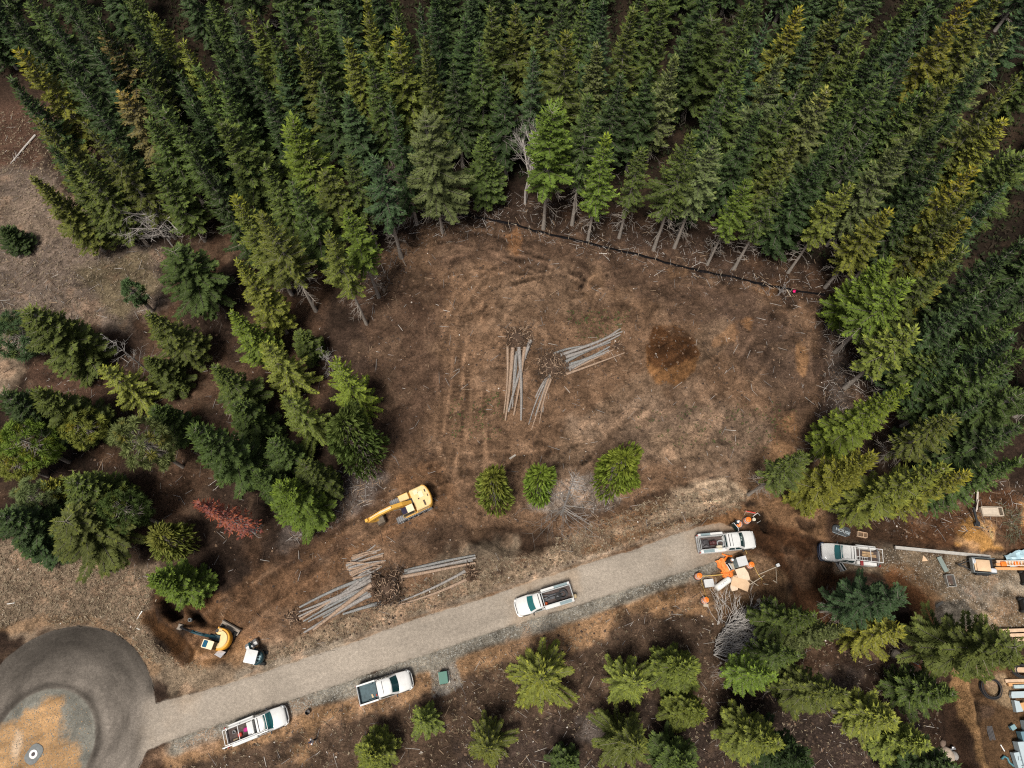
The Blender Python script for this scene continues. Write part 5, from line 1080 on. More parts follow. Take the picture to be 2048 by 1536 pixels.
# the small yellow digger: its tracks point to the lower left, its house is turned to the upper left
mx = thing('compact_excavator', 'small yellow round-tailed digger with a dark boom over the fresh pit', 'excavator', on(449, 1279), R(243))
for y in (-.78, .78): track(mx, y, 2.5, .42, .58, RUB)
MB().box((0, 0, .4), (1.5, 1.2, .3)).cyl((0, 0, .62), .52, .2, 24).build('undercarriage', BLACK, mx)
bl = MB().loft([[(-1.55 - .12 * math.sin(math.pi * k / 6), -1.12, .05 + .09 * k), (-1.55 - .12 * math.sin(math.pi * k / 6), 1.12, .05 + .09 * k), (-1.47 - .12 * math.sin(math.pi * k / 6), 1.12, .05 + .09 * k), (-1.47 - .12 * math.sin(math.pi * k / 6), -1.12, .05 + .09 * k)] for k in range(7)])
bl.box((-1.24, 0, .36), (.6, 2.2, .06)); bl.box((-1.0, .4, .35), (.8, .14, .16)).box((-1.0, -.4, .35), (.8, .14, .16)).build('dozer_blade', DUST, mx)
HR = R(166) - mx.rotation_euler.z
Mh = Matrix.Rotation(HR, 4, 'Z')
def tail(r, z, x1, a0=75): return [(x1, -r * .97, z)] + [(r * math.cos(R(a)), r * math.sin(R(a)), z) for a in range(-90 - 0, -271, -10)] + [(x1, r * .97, z)]
def mtail(r, z, x1): return [(x1, r * .97, z)] + [(-r * math.sin(R(a)), r * math.cos(R(a)), z) for a in range(0, 181, 10)] + [(x1, -r * .97, z)]
MB().loft([mtail(1.12, .72, .75), mtail(1.12, .95, .75)], M=Mh).build('deck', AMBER, mx, 40)
cwr = MB().loft([[(-r * math.sin(R(a)), r * math.cos(R(a)), z) for a in range(-10, 191, 10)] + [(-.72 * math.sin(R(a)), .72 * math.cos(R(a)), z) for a in range(190, -11, -10)] for z, r in ((.9, 1.12), (1.35, 1.12), (1.45, 1.06))], M=Mh).build('counterweight', AMBER, mx, 40)
MB().loft([[(-r * math.sin(R(a)), r * math.cos(R(a)), z) for a in range(-20, 181, 10)] + [(-.05, -.5, z), (-.1, -.1, z), (-.2, .3, z)] for z, r in ((.95, .93), (1.5, .9), (1.58, .84))], M=Mh).build('engine_cover', CREAM, mx, 40)
MB().rbox(-.1, .62, -1.05, -.38, .95, 1.5, r=.3, b=.1, M=Mh).build('tank_cover', CREAM, mx, 40); MB().box((.5, -.72, 1.52), (.3, .3, .03), Mh).build('hatch', BLACK, mx)
cab = MB().loft([[(1.15, .3, z), (1.15, 1.08, z), (-.05, 1.08, z), (-.05, .3, z)] for z in (.95, 1.6)] + [[(1.02, .33, 2.5), (1.02, 1.05, 2.5), (0, 1.05, 2.5), (0, .33, 2.5)]], M=Mh).build('cab', BLACK, mx)
MB().rbox(-.06, 1.1, .26, 1.1, 2.5, 2.6, r=.08, b=.03, M=Mh).build('roof', CREAM2, cab); MB().rbox(.55, 1.0, .34, 1.02, 2.6, 2.625, r=.08, b=.01, M=Mh).build('skylight', mat('blue_glass', (.01, .09, .16), .1), cab)
MB().plate([(1.18, .36, 1.1), (1.18, 1.02, 1.1), (1.05, .99, 2.42), (1.05, .38, 2.42)], .02, M=Mh).build('windshield', GLASS, cab)
MB().plate([(1.1, 1.1, 1.5), (0, 1.1, 1.5), (.04, 1.07, 2.4), (1.0, 1.07, 2.4)], .012, M=Mh).build('side_window', GLASS, cab)
MB().plate([(-.25, 1.0, 1.05), (-1.1, 1.0, 1.35), (-.95, 1.62, 1.75), (-.1, 1.5, 1.45)], .04, M=Mh).build('side_panel', mat('pale_grey_panel', (.62, .62, .66), .5), mx)
bm = MB(); Bm = Mh @ Matrix.Translation((0, -.05, 0)); bo = MB(); arm(bo, [(.1, 1.2), (.9, 1.7), (1.6, 2.25), (2.2, 2.3), (3.0, 1.9)], .3, [.4, .42, .42, .36, .26])
for v in range(len(bo.v)): bo.v[v] = tuple(Bm @ Vector(bo.v[v]))
bmo = bo.build('boom', TEALP, mx); MB().tube([Bm @ Vector((.5, 0, 1.0)), Bm @ Vector((1.5, 0, 1.9))], .07, 8).build('cylinder', CHR, bmo); MB().tube([Bm @ Vector((1.3, 0, 2.5)), Bm @ Vector((2.6, 0, 2.55))], .07, 8).build('cylinder', TEALP, bmo); MB().box((.35, 0, 1.3), (1.4, .55, .5), Bm).build('swing_post', TEALP, mx)
so = MB(); arm(so, [(2.8, 2.25), (3.1, 1.9), (4.1, 1.1), (4.75, .55)], .22, [.2, .32, .26, .2])
for v in range(len(so.v)): so.v[v] = tuple(Bm @ Vector(so.v[v]))
sto = so.build('stick', BLACK, mx); MB().tube([Bm @ Vector((3.2, 0, 2.2)), Bm @ Vector((4.3, 0, 1.35))], .05, 8).build('cylinder', BLACK, sto)
bk = bucket_mb(.62, .75); bk.v = [tuple(Bm @ Matrix.Translation((4.65, 0, -.1)) @ Vector(v)) for v in bk.v]; bk.build('bucket', DUST, mx)
# the second small digger: white canopy, dark round tail, wide bucket tucked up in front
m2 = thing('compact_excavator', 'small digger with a white square canopy and dark teal round tail', 'excavator', on(519, 1314), R(170))
for y in (-.55, .55): track(m2, y, 1.7, .3, .45, RUB)
MB().box((0, 0, .35), (1.1, .8, .25)).cyl((0, 0, .5), .38, .16, 20).build('undercarriage', BLACK, m2)
MB().loft([mtail(.78, .6, .5), mtail(.78, .8, .5)]).build('deck', TEALP, m2, 40)
MB().loft([[(-r * math.sin(R(a)), r * math.cos(R(a)), z) for a in range(0, 181, 10)] for z, r in ((.8, .8), (1.25, .78), (1.36, .68))]).build('engine_cover', TEALP, m2, 40)
lt = MB()
for x, y, w in ((-.28, .14, .12), (-.46, .12, .16), (-.28, -.1, .12), (-.46, -.12, .16)): lt.rbox(x - .09, x + .09, y - w * .6, y + w * .6, 1.362, 1.372, r=.05, b=.002)
lt.build('emblem', mat('pale_teal_paint', (.5, .72, .75)), m2)
MB().box((.1, 0, .95), (.5, .7, .3), b=.08).box((-.05, 0, 1.3), (.12, .6, .6), b=.05).build('seat', BLACK, m2)
for x, y in ((.62, .55), (.62, -.55), (-.3, .55), (-.3, -.55)): MB().tube([(x, y, .8), (x, y, 2.1)], .035, 8).build('post', BLACK, m2)
MB().rbox(-.42, .8, -.66, .66, 2.1, 2.18, r=.08, b=.03).build('canopy', WHITE, m2, 40)
MM = Matrix.Rotation(R(-48), 4, 'Z')
bo = MB(); arm(bo, [(.3, .8), (.7, 1.3), (1.1, 1.5), (1.5, 1.2)], .2, [.25, .28, .25, .2]); bo.v = [tuple(MM @ Vector(v)) for v in bo.v]; bo.build('boom', TEALP, m2)
so = MB(); arm(so, [(1.55, 1.35), (1.45, 1.0), (1.35, .6)], .16, [.15, .22, .18]); so.v = [tuple(MM @ Vector(v)) for v in so.v]; so.build('stick', TEALP, m2)
bk = bucket_mb(1.25, .85); bk.v = [tuple(MM @ Matrix.Translation((1.05, 0, .2)) @ Vector(v)) for v in bk.v]; bk.build('bucket', mat('grey_bucket_steel', (.36, .36, .36), .5, .3, var=.2), m2)
# partly visible digger arm under the trees at the lower right
dg = thing('digger_arm', 'dark digger bucket and rusty arm beside the dark trench under the trees', 'digger arm', on(1800, 1318), head((1850, 1345), (1790, 1305)))
bk = bucket_mb(.8, .8); bk.build('bucket', DUST, dg, loc=(.4, 0, .1)); so = arm(MB(), [(.6, .7), (-.5, 1.3), (-2.2, 2.0)], .22, [.2, .3, .3]); so.build('stick', mat('rusty_orange_paint', (.22, .07, .03), .6, var=.3), dg); MB().tube([(.5, 0, 1.1), (-1., 0, 1.9)], .05, 8).build('cylinder', CHR, dg)
# ---------------------------------------------------------------- felled logs with their root plates
LOGM = [mat('grey_log', (.26, .24, .225), .85, var=.5, scale=7, bump=.5), mat('tan_log', (.32, .225, .16), .85, var=.5, scale=7, bump=.5), mat('blue_grey_log', (.215, .215, .21), .85, var=.5, scale=7, bump=.5)]
ROOT = mat('soil_root', (.085, .05, .03), .95, var=.5, scale=5); ROOTP = mat('pale_root', (.36, .25, .17), .9, var=.4, scale=6); CUT = mat('cut_wood', (.62, .42, .26), .8, var=.15)
def log(c1, c2, r0, r1, z0, z1, m, label, group, roots=0., seed=1, cat='log'):
    """c1 is the butt (or root) end, c2 the thin end, both pixels"""
    r0 *= 1.32; r1 *= .95; A, B = on(*c1), on(*c2); ga = min(A.z, B.z) + .05; A.z = ga + z0 + r0; B.z = ga + z1 + r1; q = random.Random(seed * 7 + int(c1[0] * 3 + c1[1]))
    mid = A.copy(); r = thing('felled_log', label, cat, mid, 0, group)
    d = B - A; n = 6; s = Vector((-d.y, d.x, 0)).normalized(); ph = q.uniform(-.25, .25)
    pts = [d * (i / n) + s * (ph * math.sin(math.pi * i / n)) + Vector((0, 0, -.05 * math.sin(math.pi * i / n))) for i in range(n + 1)]
    mb = MB().tube(pts, [lerp(r0, r1, i / n) * q.uniform(.95, 1.06) for i in range(n + 1)], 10)
    for i in range(int(d.length * 1.4)):
        f = q.uniform(.25, .98); p = d * f; a = Vector((q.uniform(-1, 1), q.uniform(-1, 1), q.uniform(0, 1))).normalized(); mb.tube([p, p + a * (lerp(r0, r1, f) + q.uniform(.05, .22))], [.022, .01], 4)
    mb.build('trunk', m, r, 50)
    e = d.normalized(); e2 = MB().tube([d * .999, d + e * .012], [r1 * .96, r1 * .94], 10); e2.build('cut_end', CUT, r)
    if roots:
        for nm, mm, k, th in (('root_plate', ROOT, int(26 * roots), .05), ('root', ROOTP, int(12 * roots), .035)):
            rb = MB()
            if nm == 'root_plate': rb.lathe([(.02, -.25), (.3 * roots, -.2), (.42 * roots, 0), (.25 * roots, .25), (r0, .4)], n=12, M=e.to_track_quat('Z', 'Y').to_matrix().to_4x4())
            for i in range(k):
                a = q.uniform(0, 6.28); u = e.orthogonal().normalized(); v = e.cross(u); w = (u * math.cos(a) + v * math.sin(a)); l = q.uniform(.45, 1.25) * roots; p = -e * .05; path = [p]
                dd = (w * .9 - e * q.uniform(-.1, .7)).normalized()
                for j in range(4):
                    dd = (dd + Vector((q.gauss(0, .4), q.gauss(0, .4), q.gauss(0, .35)))).normalized(); p = p + dd * l / 4; p.z = max(p.z, -r0 - z0); path.append(p)
                rb.tube(path, [th * roots * x for x in (1.3, 1., .75, .5, .2)], 5)
            rb.build(nm, mm, r)
    return r
def c4(x, y): return (960 + .2246 * x, 600 + .2246 * y)
def c5(x, y): return (560 + .2051 * x, 1060 + .2051 * y)
PILES = [
 ('upright pile left of centre in the clearing', 'logs of the upright pile', c4, 1.0, [((245, 425), (213, 1010), .13, .09, 0, 1), ((292, 440), (226, 1080), .2, .12, .7, 1), ((326, 470), (288, 860), .12, .1, 0, 2), ((345, 430), (365, 1078), .19, .12, .9, 0), ((450, 362), (252, 1000), .19, .12, .8, 0), ((398, 425), (300, 1035), .17, .1, .7, 1), ((318, 500), (290, 960), .13, .08, 0, 0)]),
 ('small fanned pile at the clearing centre', 'logs of the fanned pile', c4, .8, [((585, 705), (445, 1018), .1, .06, 0, 0), ((600, 700), (433, 1112), .1, .05, 0, 0), ((622, 672), (490, 1035), .13, .07, 0, 2), ((610, 705), (458, 1158), .1, .05, 0, 1), ((622, 710), (505, 1140), .1, .05, 0, 1), ((633, 712), (530, 1100), .1, .05, 0, 1), ((615, 720), (560, 1000), .09, .06, 0, 0)]),
 ('slanting pile right of centre in the clearing', 'logs of the slanting pile', c4, .9, [((652, 488), (935, 412), .13, .1, 0, 2), ((700, 512), (1265, 285), .18, .1, .8, 0), ((930, 425), (1250, 255), .15, .09, 0, 0), ((745, 527), (1245, 318), .18, .1, .9, 0), ((760, 560), (1160, 380), .16, .1, 0, 2), ((775, 592), (1150, 425), .15, .1, .7, 2), ((770, 620), (1145, 452), .15, .09, 0, 0), ((785, 640), (1110, 480), .15, .09, .6, 0), ((760, 655), (1180, 450), .14, .08, 0, 1), ((765, 672), (1285, 475), .13, .07, 0, 1)]),
 ('large log heap beside the road', 'logs of the large roadside heap', c5, 1.05, [((900, 450), (195, 755), .17, .11, 0, 2), ((900, 490), (190, 800), .17, .1, 0, 0), ((930, 540), (190, 845), .18, .1, 0, 0), ((880, 500), (200, 872), .15, .1, 0, 1), ((860, 560), (235, 892), .16, .09, 0, 2), ((900, 600), (285, 897), .14, .08, .8, 2), ((930, 610), (250, 1002), .19, .12, 1., 0), ((940, 520), (345, 978), .22, .14, 1., 1), ((900, 640), (430, 855), .16, .1, 0, 2), ((660, 690), (300, 880), .12, .08, 0, 0), ((1030, 700), (620, 822), .18, .12, .8, 2), ((780, 500), (400, 790), .13, .09, 0, 0), ((905, 440), (500, 700), .13, .09, 0, 0), ((960, 480), (560, 760), .15, .1, .8, 0)]),
 ('row of four parallel grey logs above the road', 'four parallel logs above the road', c5, .9, [((1215, 405), (1905, 248), .15, .12, .5, 2), ((1250, 412), (1912, 272), .15, .12, 0, 0), ((1200, 445), (1882, 300), .16, .12, .6, 2), ((1185, 465), (1905, 325), .16, .12, 0, 1)]),
 ('pair of converging logs with one root plate above the road', 'converging pair of logs', c5, 1., [((1840, 385), (1160, 705), .14, .08, .9, 0), ((1850, 470), (1148, 735), .14, .08, .9, 1)]),
]
SZ = lambda r: 'thick' if r > .175 else 'slim' if r < .13 else 'medium'
CW = ['grey', 'tan', 'blue-grey']
for where, grp, f, rs_, L_ in PILES:
    used = {}
    order = sorted(range(len(L_)), key=lambda i: (f(*L_[i][1])[0], f(*L_[i][1])[1]))
    for rank, i in enumerate(order):
        a, b, r0, r1, rt, cm = L_[i]; q = random.Random(i * 5 + len(L_))
        st = .0 if i % 2 == 0 else .18
        if grp.startswith('logs of the large'): st = [0, .05, .1, .2, .15, .3, .45, .65, .3, .05, .1, .1, .25, .3][i]
        lab = '%s %s log%s, %s from the left in the %s' % (SZ(r0), CW[cm], ' with roots' if rt else '', ORD[rank], where)
        if len(lab.split()) > 16: lab = lab.replace(' in the clearing', '').replace(' at the clearing centre', '')
        if len(lab.split()) > 16: lab = lab.replace(' with roots', '').replace(' above the road', '').replace(' left of centre', '').replace(' right of centre', '').replace('converging logs with one root plate', 'converging logs')
        log(f(*a), f(*b), r0, r1, st + q.uniform(0, .1), st + q.uniform(0, .1), LOGM[cm], lab, grp, rt * rs_, i + 3)
# short poles
polel = []
q = random.Random(12)
for i in range(26):
    y = 185 + i * 9.6 + q.uniform(-8, 8); x0 = 640 + abs(i - 11) * 7 + q.uniform(-12, 30); x1 = 930 + 90 * math.sin(i / 25 * 3.0) + q.uniform(-25, 15)
    tilt = -75 + q.uniform(-40, 30) if i not in (7, 8, 15) else 25; polel.append(((x0, y + 65 - tilt * .1), (x1, y + 65 + tilt), i))
for i, ((xa, ya), (xb, yb), k) in enumerate(polel):
    log(c5(xa, ya), c5(xb, yb), .1, .075, (k * 7 % 5) * .1, (k * 5 % 5) * .1, LOGM[1 if k % 3 else 0], '%s short pole counted from the top of the stack of short poles' % ORD[i], 'stack of short poles', 0, i)
# tangled root heaps at the meeting points of the piles
def rootheap(px, rad, n, label, seed, hgt=1.0):
    q = random.Random(seed); b = on(*px); r = thing('root_heap', label, 'root heap', b)
    mb = MB(); core = [[(rad * .62 * math.cos(a) * w * q.uniform(.75, 1.2), rad * .62 * math.sin(a) * w * q.uniform(.75, 1.2), z) for a in [6.283 * k / 14 for k in range(14)]] for z, w in ((-.1, 1), (.3 * hgt, .9), (.65 * hgt, .6), (.85 * hgt, .2))]
    mb.loft(core); mb.build('soil', mat('root_soil', (.07, .042, .027), .95, var=.6, scale=3, bump=.6), r)
    for nm, mm, k in (('root_plate', ROOT, n), ('root', ROOTP, n // 2)):
        m2_ = MB()
        for i in range(k):
            a, rr = q.uniform(0, 6.28), rad * math.sqrt(q.random()) * .85; p = Vector((rr * math.cos(a), rr * math.sin(a), hgt * (1 - (rr / rad) ** 2) * q.uniform(.5, 1))); dd = Vector((q.gauss(0, 1) + math.cos(a) * .6, q.gauss(0, 1) + math.sin(a) * .6, q.gauss(.1, .4))).normalized(); path = [p]; l = q.uniform(.4, 1.1)
            for j in range(4): dd = (dd + Vector((q.gauss(0, .5), q.gauss(0, .5), q.gauss(0, .3)))).normalized(); p = p + dd * l / 4; p.z = max(p.z, .02); path.append(p)
            m2_.tube(path, [x * q.uniform(.6, 1.3) for x in (.05, .042, .033, .024, .01)], 5)
        m2_.build(nm, mm, r)
rootheap(c4(335, 345), 1.8, 110, 'brown root tangle at the head of the upright log pile', 1)
rootheap(c4(630, 590), 2.0, 150, 'wide brown root tangle between the fanned and slanting log piles', 2, .9)
rootheap(c4(1215, 410), .6, 22, 'small pale root tangle at the far end of the slanting pile', 3, .5)
rootheap(c5(1060, 560), 2.1, 150, 'big dark root heap in the middle of the roadside logs', 4, 1.5)
rootheap(c5(1170, 405), .6, 26, 'small root tangle at the near end of the four parallel logs', 5, .5)
rootheap(c5(1865, 430), .75, 34, 'small root tangle joining the converging pair of logs', 6, .6)
rootheap(c5(140, 860), .9, 40, 'brown root scraps at the thin end of the large roadside heap', 7, .35)

# ---------------------------------------------------------------- silt fence, stakes, flag
fp = [on(x, y) for x, y in FENCE]; fc = sum(fp, Vector()) / len(fp)
fr = thing('silt_fence', 'low black silt fence with pale stakes along the top of the clearing', 'fence', fc)
fine = []
for a, b in zip(fp, fp[1:]):
    for k in range(5): fine.append(a.lerp(b, k / 5) + Vector((rnd.uniform(-.08, .08), rnd.uniform(-.08, .08), 0)))
fine.append(fp[-1])
for p in fine: p.z = hz(p.x, p.y)
MB().loft([[p - fc + Vector((.02, -.02, -.1)), p - fc + Vector((.02, -.06 + rnd.uniform(-.05, .05), .26 + rnd.uniform(-.08, .08))), p - fc + Vector((.02, .02, .28)), p - fc + Vector((.02, .06, -.1))] for p in fine]).build('fabric', mat('black_fabric', (.01, .009, .01), 1., var=.3, spec=.05), fr)
MB().loft([[p - fc + Vector((0, -.16 + rnd.uniform(-.1, .08), .02)), p - fc + Vector((0, -.02, .14)), p - fc + Vector((0, -.02, .02))] for p in fine]).build('fabric_skirt', mat('black_fabric', None), fr)
STK = mat('stake_wood', (.5, .42, .32), .8, var=.15)
for x, y in ((950, 437), (1017, 448), (1058, 458), (1098, 468), (1137, 477), (1177, 488), (1217, 499), (1275, 513), (1310, 519), (1395, 540), (1440, 550), (1483, 558), (1525, 569), (1580, 582), (1635, 590)):
    p = on(x, y) - fc; MB().box((p.x, p.y - .1, p.z + .4), (.06, .06, 1.1), b=.01).build('stake', STK, fr)
def stick(name, label, a, b, w, m, cat, z=.05, grp=None):
    A, B = on(*a), on(*b); A.z += z; B.z += z; c = (A + B) / 2
    return props(MB().tube([A - c, B - c], w, 5).build(name, m, None, loc=c), label, cat, grp)
STW = mat('weathered_stick', (.55, .5, .44), .8)
stick('loose_stake', 'pale loose stake lying just below the left part of the black fence', (1018, 446), (1033, 450), .05, STK, 'stake', .1)
stick('loose_stake', 'pale loose stake lying on brown litter below the fence middle', (1198, 507), (1214, 508), .05, STW, 'stake')
stick('loose_stake', 'pale loose stake on red needle litter above the fence', (1507, 494), (1527, 496), .05, STW, 'stake')
stick('loose_stake', 'pale loose stake leaning beside the magenta flag', (1573, 579), (1581, 593), .05, STK, 'stake')
stick('loose_board', 'short pale board alone on bare soil above the round trees', (1019, 918), (1031, 910), .11, STW, 'board')
fl = thing('marker_flag', 'tiny magenta marker flag near the right end of the black fence', 'flag', on(1582, 586)); MB().tube([(0, 0, 0), (.02, 0, .7)], .012, 5).build('wire', CHR, fl); MB().loft([[(0, 0, .45), (0, 0, .75), (0, .015, .75), (0, .015, .45)], [(.2, .05, .5), (.22, .03, .74), (.22, .045, .74), (.2, .065, .5)], [(.36, 0, .46), (.4, .0, .72), (.4, .015, .72), (.36, .015, .46)]]).box((.2, -.05, .5), (.3, .3, .02)).build('cloth', mat('magenta_flag', (.75, .01, .18), .6), fl)

# ---------------------------------------------------------------- roadside things
ub = thing('utility_box', 'green utility box on a pale slab in a square of grey gravel', 'utility box', on(888, 1355), R(10))
MB().rbox(-.56, .6, -.6, .6, 0, .14, r=.04).build('slab', mat('concrete', (.5, .47, .42), .9, var=.15), ub); MB().rbox(-.42, .42, -.56, .56, .14, .85, r=.04, b=.05).build('cabinet', mat('green_cabinet', (.045, .16, .12), .5, var=.08), ub); MB().rbox(-.45, .45, -.59, .59, .85, .92, r=.05, b=.03).build('lid', mat('green_cabinet', None), ub); MB().box((0, -.6, .5), (.12, .05, .2)).build('handle', BLACK, ub)
p = on(68, 1508); mh = thing('manhole', 'white ringed manhole in a grey concrete patch on the round traffic island', 'manhole', p, R(60))
MB().rbox(-.95, .95, -.72, .72, -.1, .07, r=.6, b=.05, n=6).build('collar', mat('grey_concrete', (.17, .18, .18), .9, var=.2), mh); MB().lathe([(.17, .08), (.2, .13), (.4, .13), (.42, .08)], n=28).build('ring', mat('white_ring', (.8, .76, .74), .7), mh); MB().cyl((0, 0, .1), .2, .03, 20).build('lid', mat('dark_lid', (.05, .04, .045), .6), mh)
def pipe(label, a, b, r=.07, m=None): return stick('plastic_pipe', label, a, b, r, m or mat('white_pipe', (.75, .75, .72), .5), 'pipe', r)
pipe('white plastic pipe lying above the pit left of the small yellow digger', (275, 1238), (285, 1222)); pipe('short white pipe on the tan grass nearer to the turning circle', (273, 1256), (280, 1259), .06); pipe('small grey pipe on tan grass at the left edge', (15, 1208), (30, 1206), .05); pipe('pale stick standing at the rim of the dark pit', (308, 1212), (313, 1199), .05, STK)
pr = MB().lathe([(.2, 0), (.2, .35), (.17, .36), (.13, .36), (.11, .02)], n=24).build('well_ring', mat('grey_concrete', None), None, loc=on(382, 1240) + Vector((0, 0, .0))); props(pr, 'grey concrete ring standing between the two black pits', 'concrete ring')
st = thing('tree_stump', 'pale cut stump beside the fir that leans over the pits', 'stump', on(427, 1153)); MB().lathe([(.34, -.1), (.27, .1), (.24, .32)], n=16).build('trunk', LOGM[1], st); MB().cyl((0, 0, .33), .23, .02, 16).build('cut_top', CUT, st)
bb = thing('bucket', 'small dark bucket standing alone on the tan verge by the ladder-rack pickup', 'bucket', on(617, 1424)); MB().lathe([(.02, .02), (.2, .0), (.25, .42), (.26, .44), (.23, .44), (.19, .05), (.02, .05)], n=20).build('pail', mat('dark_pail', (.04, .03, .027), .6), bb); MB().tube([(-.25, 0, .42), (-.15, .12, .5), (.15, .12, .5), (.25, 0, .42)], .012, 5).build('handle', CHR, bb)

# ---------------------------------------------------------------- the work place at the end of the road
DOR = mat('drum_orange', (.85, .2, .02), .45, var=.08); DWH = mat('drum_white', (.75, .74, .72), .5); DBASE = mat('drum_base', (.05, .04, .035), .8)
def drum(px, label, tilt=0.):
    d = thing('traffic_drum', label, 'traffic drum', on(*px), rnd.uniform(0, 6), 'orange traffic drums'); d.rotation_euler[0] = tilt
    MB().lathe([(.32, 0), (.46, 0), (.46, .1), (.36, .14)], n=28).build('base', DBASE, d, 40)
    MB().lathe([(.37, .12), (.36, .3), (.34, .3), (.33, .48), (.34, .5), (.33, .66), (.315, .68), (.31, .84), (.3, .86), (.28, .98), (.2, 1.02), (.06, 1.02)], n=28).build('body', DOR, d, 40)
    for z0, z1, r0, r1 in ((.3, .46, .352, .346), (.66, .82, .336, .322)): MB().lathe([(r0, z0), (r1, z1), (r1 - .03, z1), (r0 - .03, z0)], n=28).build('stripe', DWH, d, 40)
    MB().tube([(-.1, 0, 1.01), (-.08, 0, 1.1), (.08, 0, 1.1), (.1, 0, 1.01)], .03, 6).build('handle', DOR, d)
    return d
drum((1395, 1153), 'orange drum nearest to the road edge, yellow tape tied to it'); drum((1408, 1201), 'orange drum with white stripes, lowest of all, beside a small pale block'); drum((1498, 1131), 'orange drum close to the pale cabinet and the dark dirt'); drum((1492, 1042), 'orange drum above the truck, beside the white pail'); drum((1478, 1048), 'orange drum tipped toward the truck, next to the person in navy', R(-24))
TAPE = mat('yellow_tape', (.8, .55, .16), .6)
def tape(label, pts):
    P = [on(x, y, z) for x, y, z in pts]; c = P[0].copy(); mb = MB(); out = []
    for a, b in zip(P, P[1:]):
        for k in range(6): out.append(a.lerp(b, k / 6) - c + Vector((0, 0, -.12 * math.sin(math.pi * k / 6))))
    out.append(P[-1] - c); mb.loft([[p + Vector((0, 0, -.05)), p + Vector((.01, .04, .0)), p + Vector((0, 0, .05)), p + Vector((-.01, -.04, 0))] for p in out]); props(mb.build('barrier_tape', TAPE, None, loc=c), label, 'tape')
tape('yellow tape from the drum at the road edge to the orange netting', [(1399, 1154, .8), (1444, 1150, .5)]); tape('yellow tape between the roadside drum and the lowest drum', [(1398, 1156, .8), (1405, 1178, .6), (1410, 1198, .9)]); tape('yellow tape from the drum by the cabinet down to the dirt pile', [(1503, 1130, .8), (1512, 1145, .3), (1524, 1159, .1), (1522, 1168, .05)]); tape('short yellow tape on the upper corner of the cabinet', [(1486, 1103, 1.0), (1489, 1110, .9)])
rb = thing('road_barricade', 'red and white barricade board lying by the upper drum', 'barricade', on(1497, 1027), R(-12)); MB().box((0, 0, .75), (1.15, .06, .3)).build('board', mat('barricade_red', (.7, .07, .04), .5, var=.15), rb); MB().box((0, -.005, .59), (1.15, .07, .05)).build('stripe', DWH, rb)
for x in (-.5, .5): MB().tube([(x, .3, 0), (x, 0, .9)], .025, 6).tube([(x, -.3, 0), (x, 0, .9)], .025, 6).build('leg', STK, rb)
wb = thing('pail', 'round white pail between the upper drum and the black hole', 'pail', on(1506, 1040)); MB().lathe([(.14, 0), (.17, .38), (.18, .4), (.02, .41)], n=22).build('tub', mat('cream_pail', (.72, .68, .55), .5), wb); MB().lathe([(.13, .412), (.13, .425), (.02, .425)], n=20).build('lid', mat('tan_lid', (.55, .5, .38), .5), wb)
P = [on(1504, 1034, .3), on(1512, 1028, .6), on(1518, 1034, .5), on(1520, 1042, .3), on(1514, 1046, .05)]; c = P[0].copy(); props(MB().tube([p - c for p in P], .03, 6).build('white_cable', mat('white_pipe', None), None, loc=c), 'white cable arching over the black hole beside the pail', 'cable')
tank = thing('gas_tank', 'long white gas tank lying beside the plywood sheets', 'gas tank', on(1444, 1168), head((1430, 1178), (1458, 1157)))
MB().tube([(-1.0, 0, .42), (-.98, 0, .42), (-.9, 0, .42), (-.72, 0, .42), (.72, 0, .42), (.9, 0, .42), (.98, 0, .42), (1., 0, .42)], [.05, .2, .31, .36, .36, .31, .2, .05], 24).build('shell', mat('tank_white', (.78, .78, .75), .4, var=.05), tank, 60)
MB().cyl((.1, 0, .82), .12, .12, 16).build('dome', mat('tank_white', None), tank)
for x in (-.3, -.05, .25, .42): MB().box((x, .03, .785), (.05, .14, .012)).build('marking', mat('tank_mark', (.25, .28, .32), .6), tank)
for x in (-.5, .5): MB().box((x, 0, .06), (.1, .5, .14)).build('foot', CHR, tank)
def crate(name, label, px, rz, d, m, lid=None, side=None, cat='cabinet'):
    r = thing(name, label, cat, on(*px), rz); MB().rbox(-d[0] / 2, d[0] / 2, -d[1] / 2, d[1] / 2, 0, d[2], r=.04, b=.03).build('case', side or m, r)
    MB().rbox(-d[0] / 2 - .02, d[0] / 2 + .02, -d[1] / 2 - .02, d[1] / 2 + .02, d[2], d[2] + .06, r=.05, b=.02).build('lid', lid or m, r); return r
PALEG = mat('pale_grey_lid', (.55, .56, .57), .6, var=.06); BLUEC = mat('blue_grey_case', (.2, .28, .31), .5)
crate('meter_cabinet', 'tall pale-topped blue-grey cabinet below the road-end truck', (1476, 1126), R(13), (1.05, .95, 1.5), BLUEC, PALEG)
crate('vault_lid', 'low pale grey box left of the gas tank', (1416, 1167), R(6), (1.0, .8, .45), mat('grey_case', (.4, .4, .4), .6), PALEG, cat='box')
crate('wood_block', 'small pale block below the lowest drum', (1411, 1211), R(-8), (.5, .26, .15), STK, cat='block')
PLY = mat('plywood', (.66, .46, .29), .8, var=.12, scale=2); PLY2 = mat('pale_plywood', (.7, .55, .41), .8, var=.12, scale=2)
def sheetp(label, pts, z, t, m, cat='plywood', name='plywood_sheet'):
    P = [on(x, y) for x, y in pts]; zz = max(p.z for p in P) + z; P = [Vector((p.x, p.y, zz)) for p in P]; c = sum(P, Vector()) / len(P); Q = [p - c for p in P]
    if (Q[1] - Q[0]).cross(Q[2] - Q[1]).z < 0: Q = Q[::-1]
    return props(MB().plate(Q, t).build(name, m, None, loc=c), label, cat)
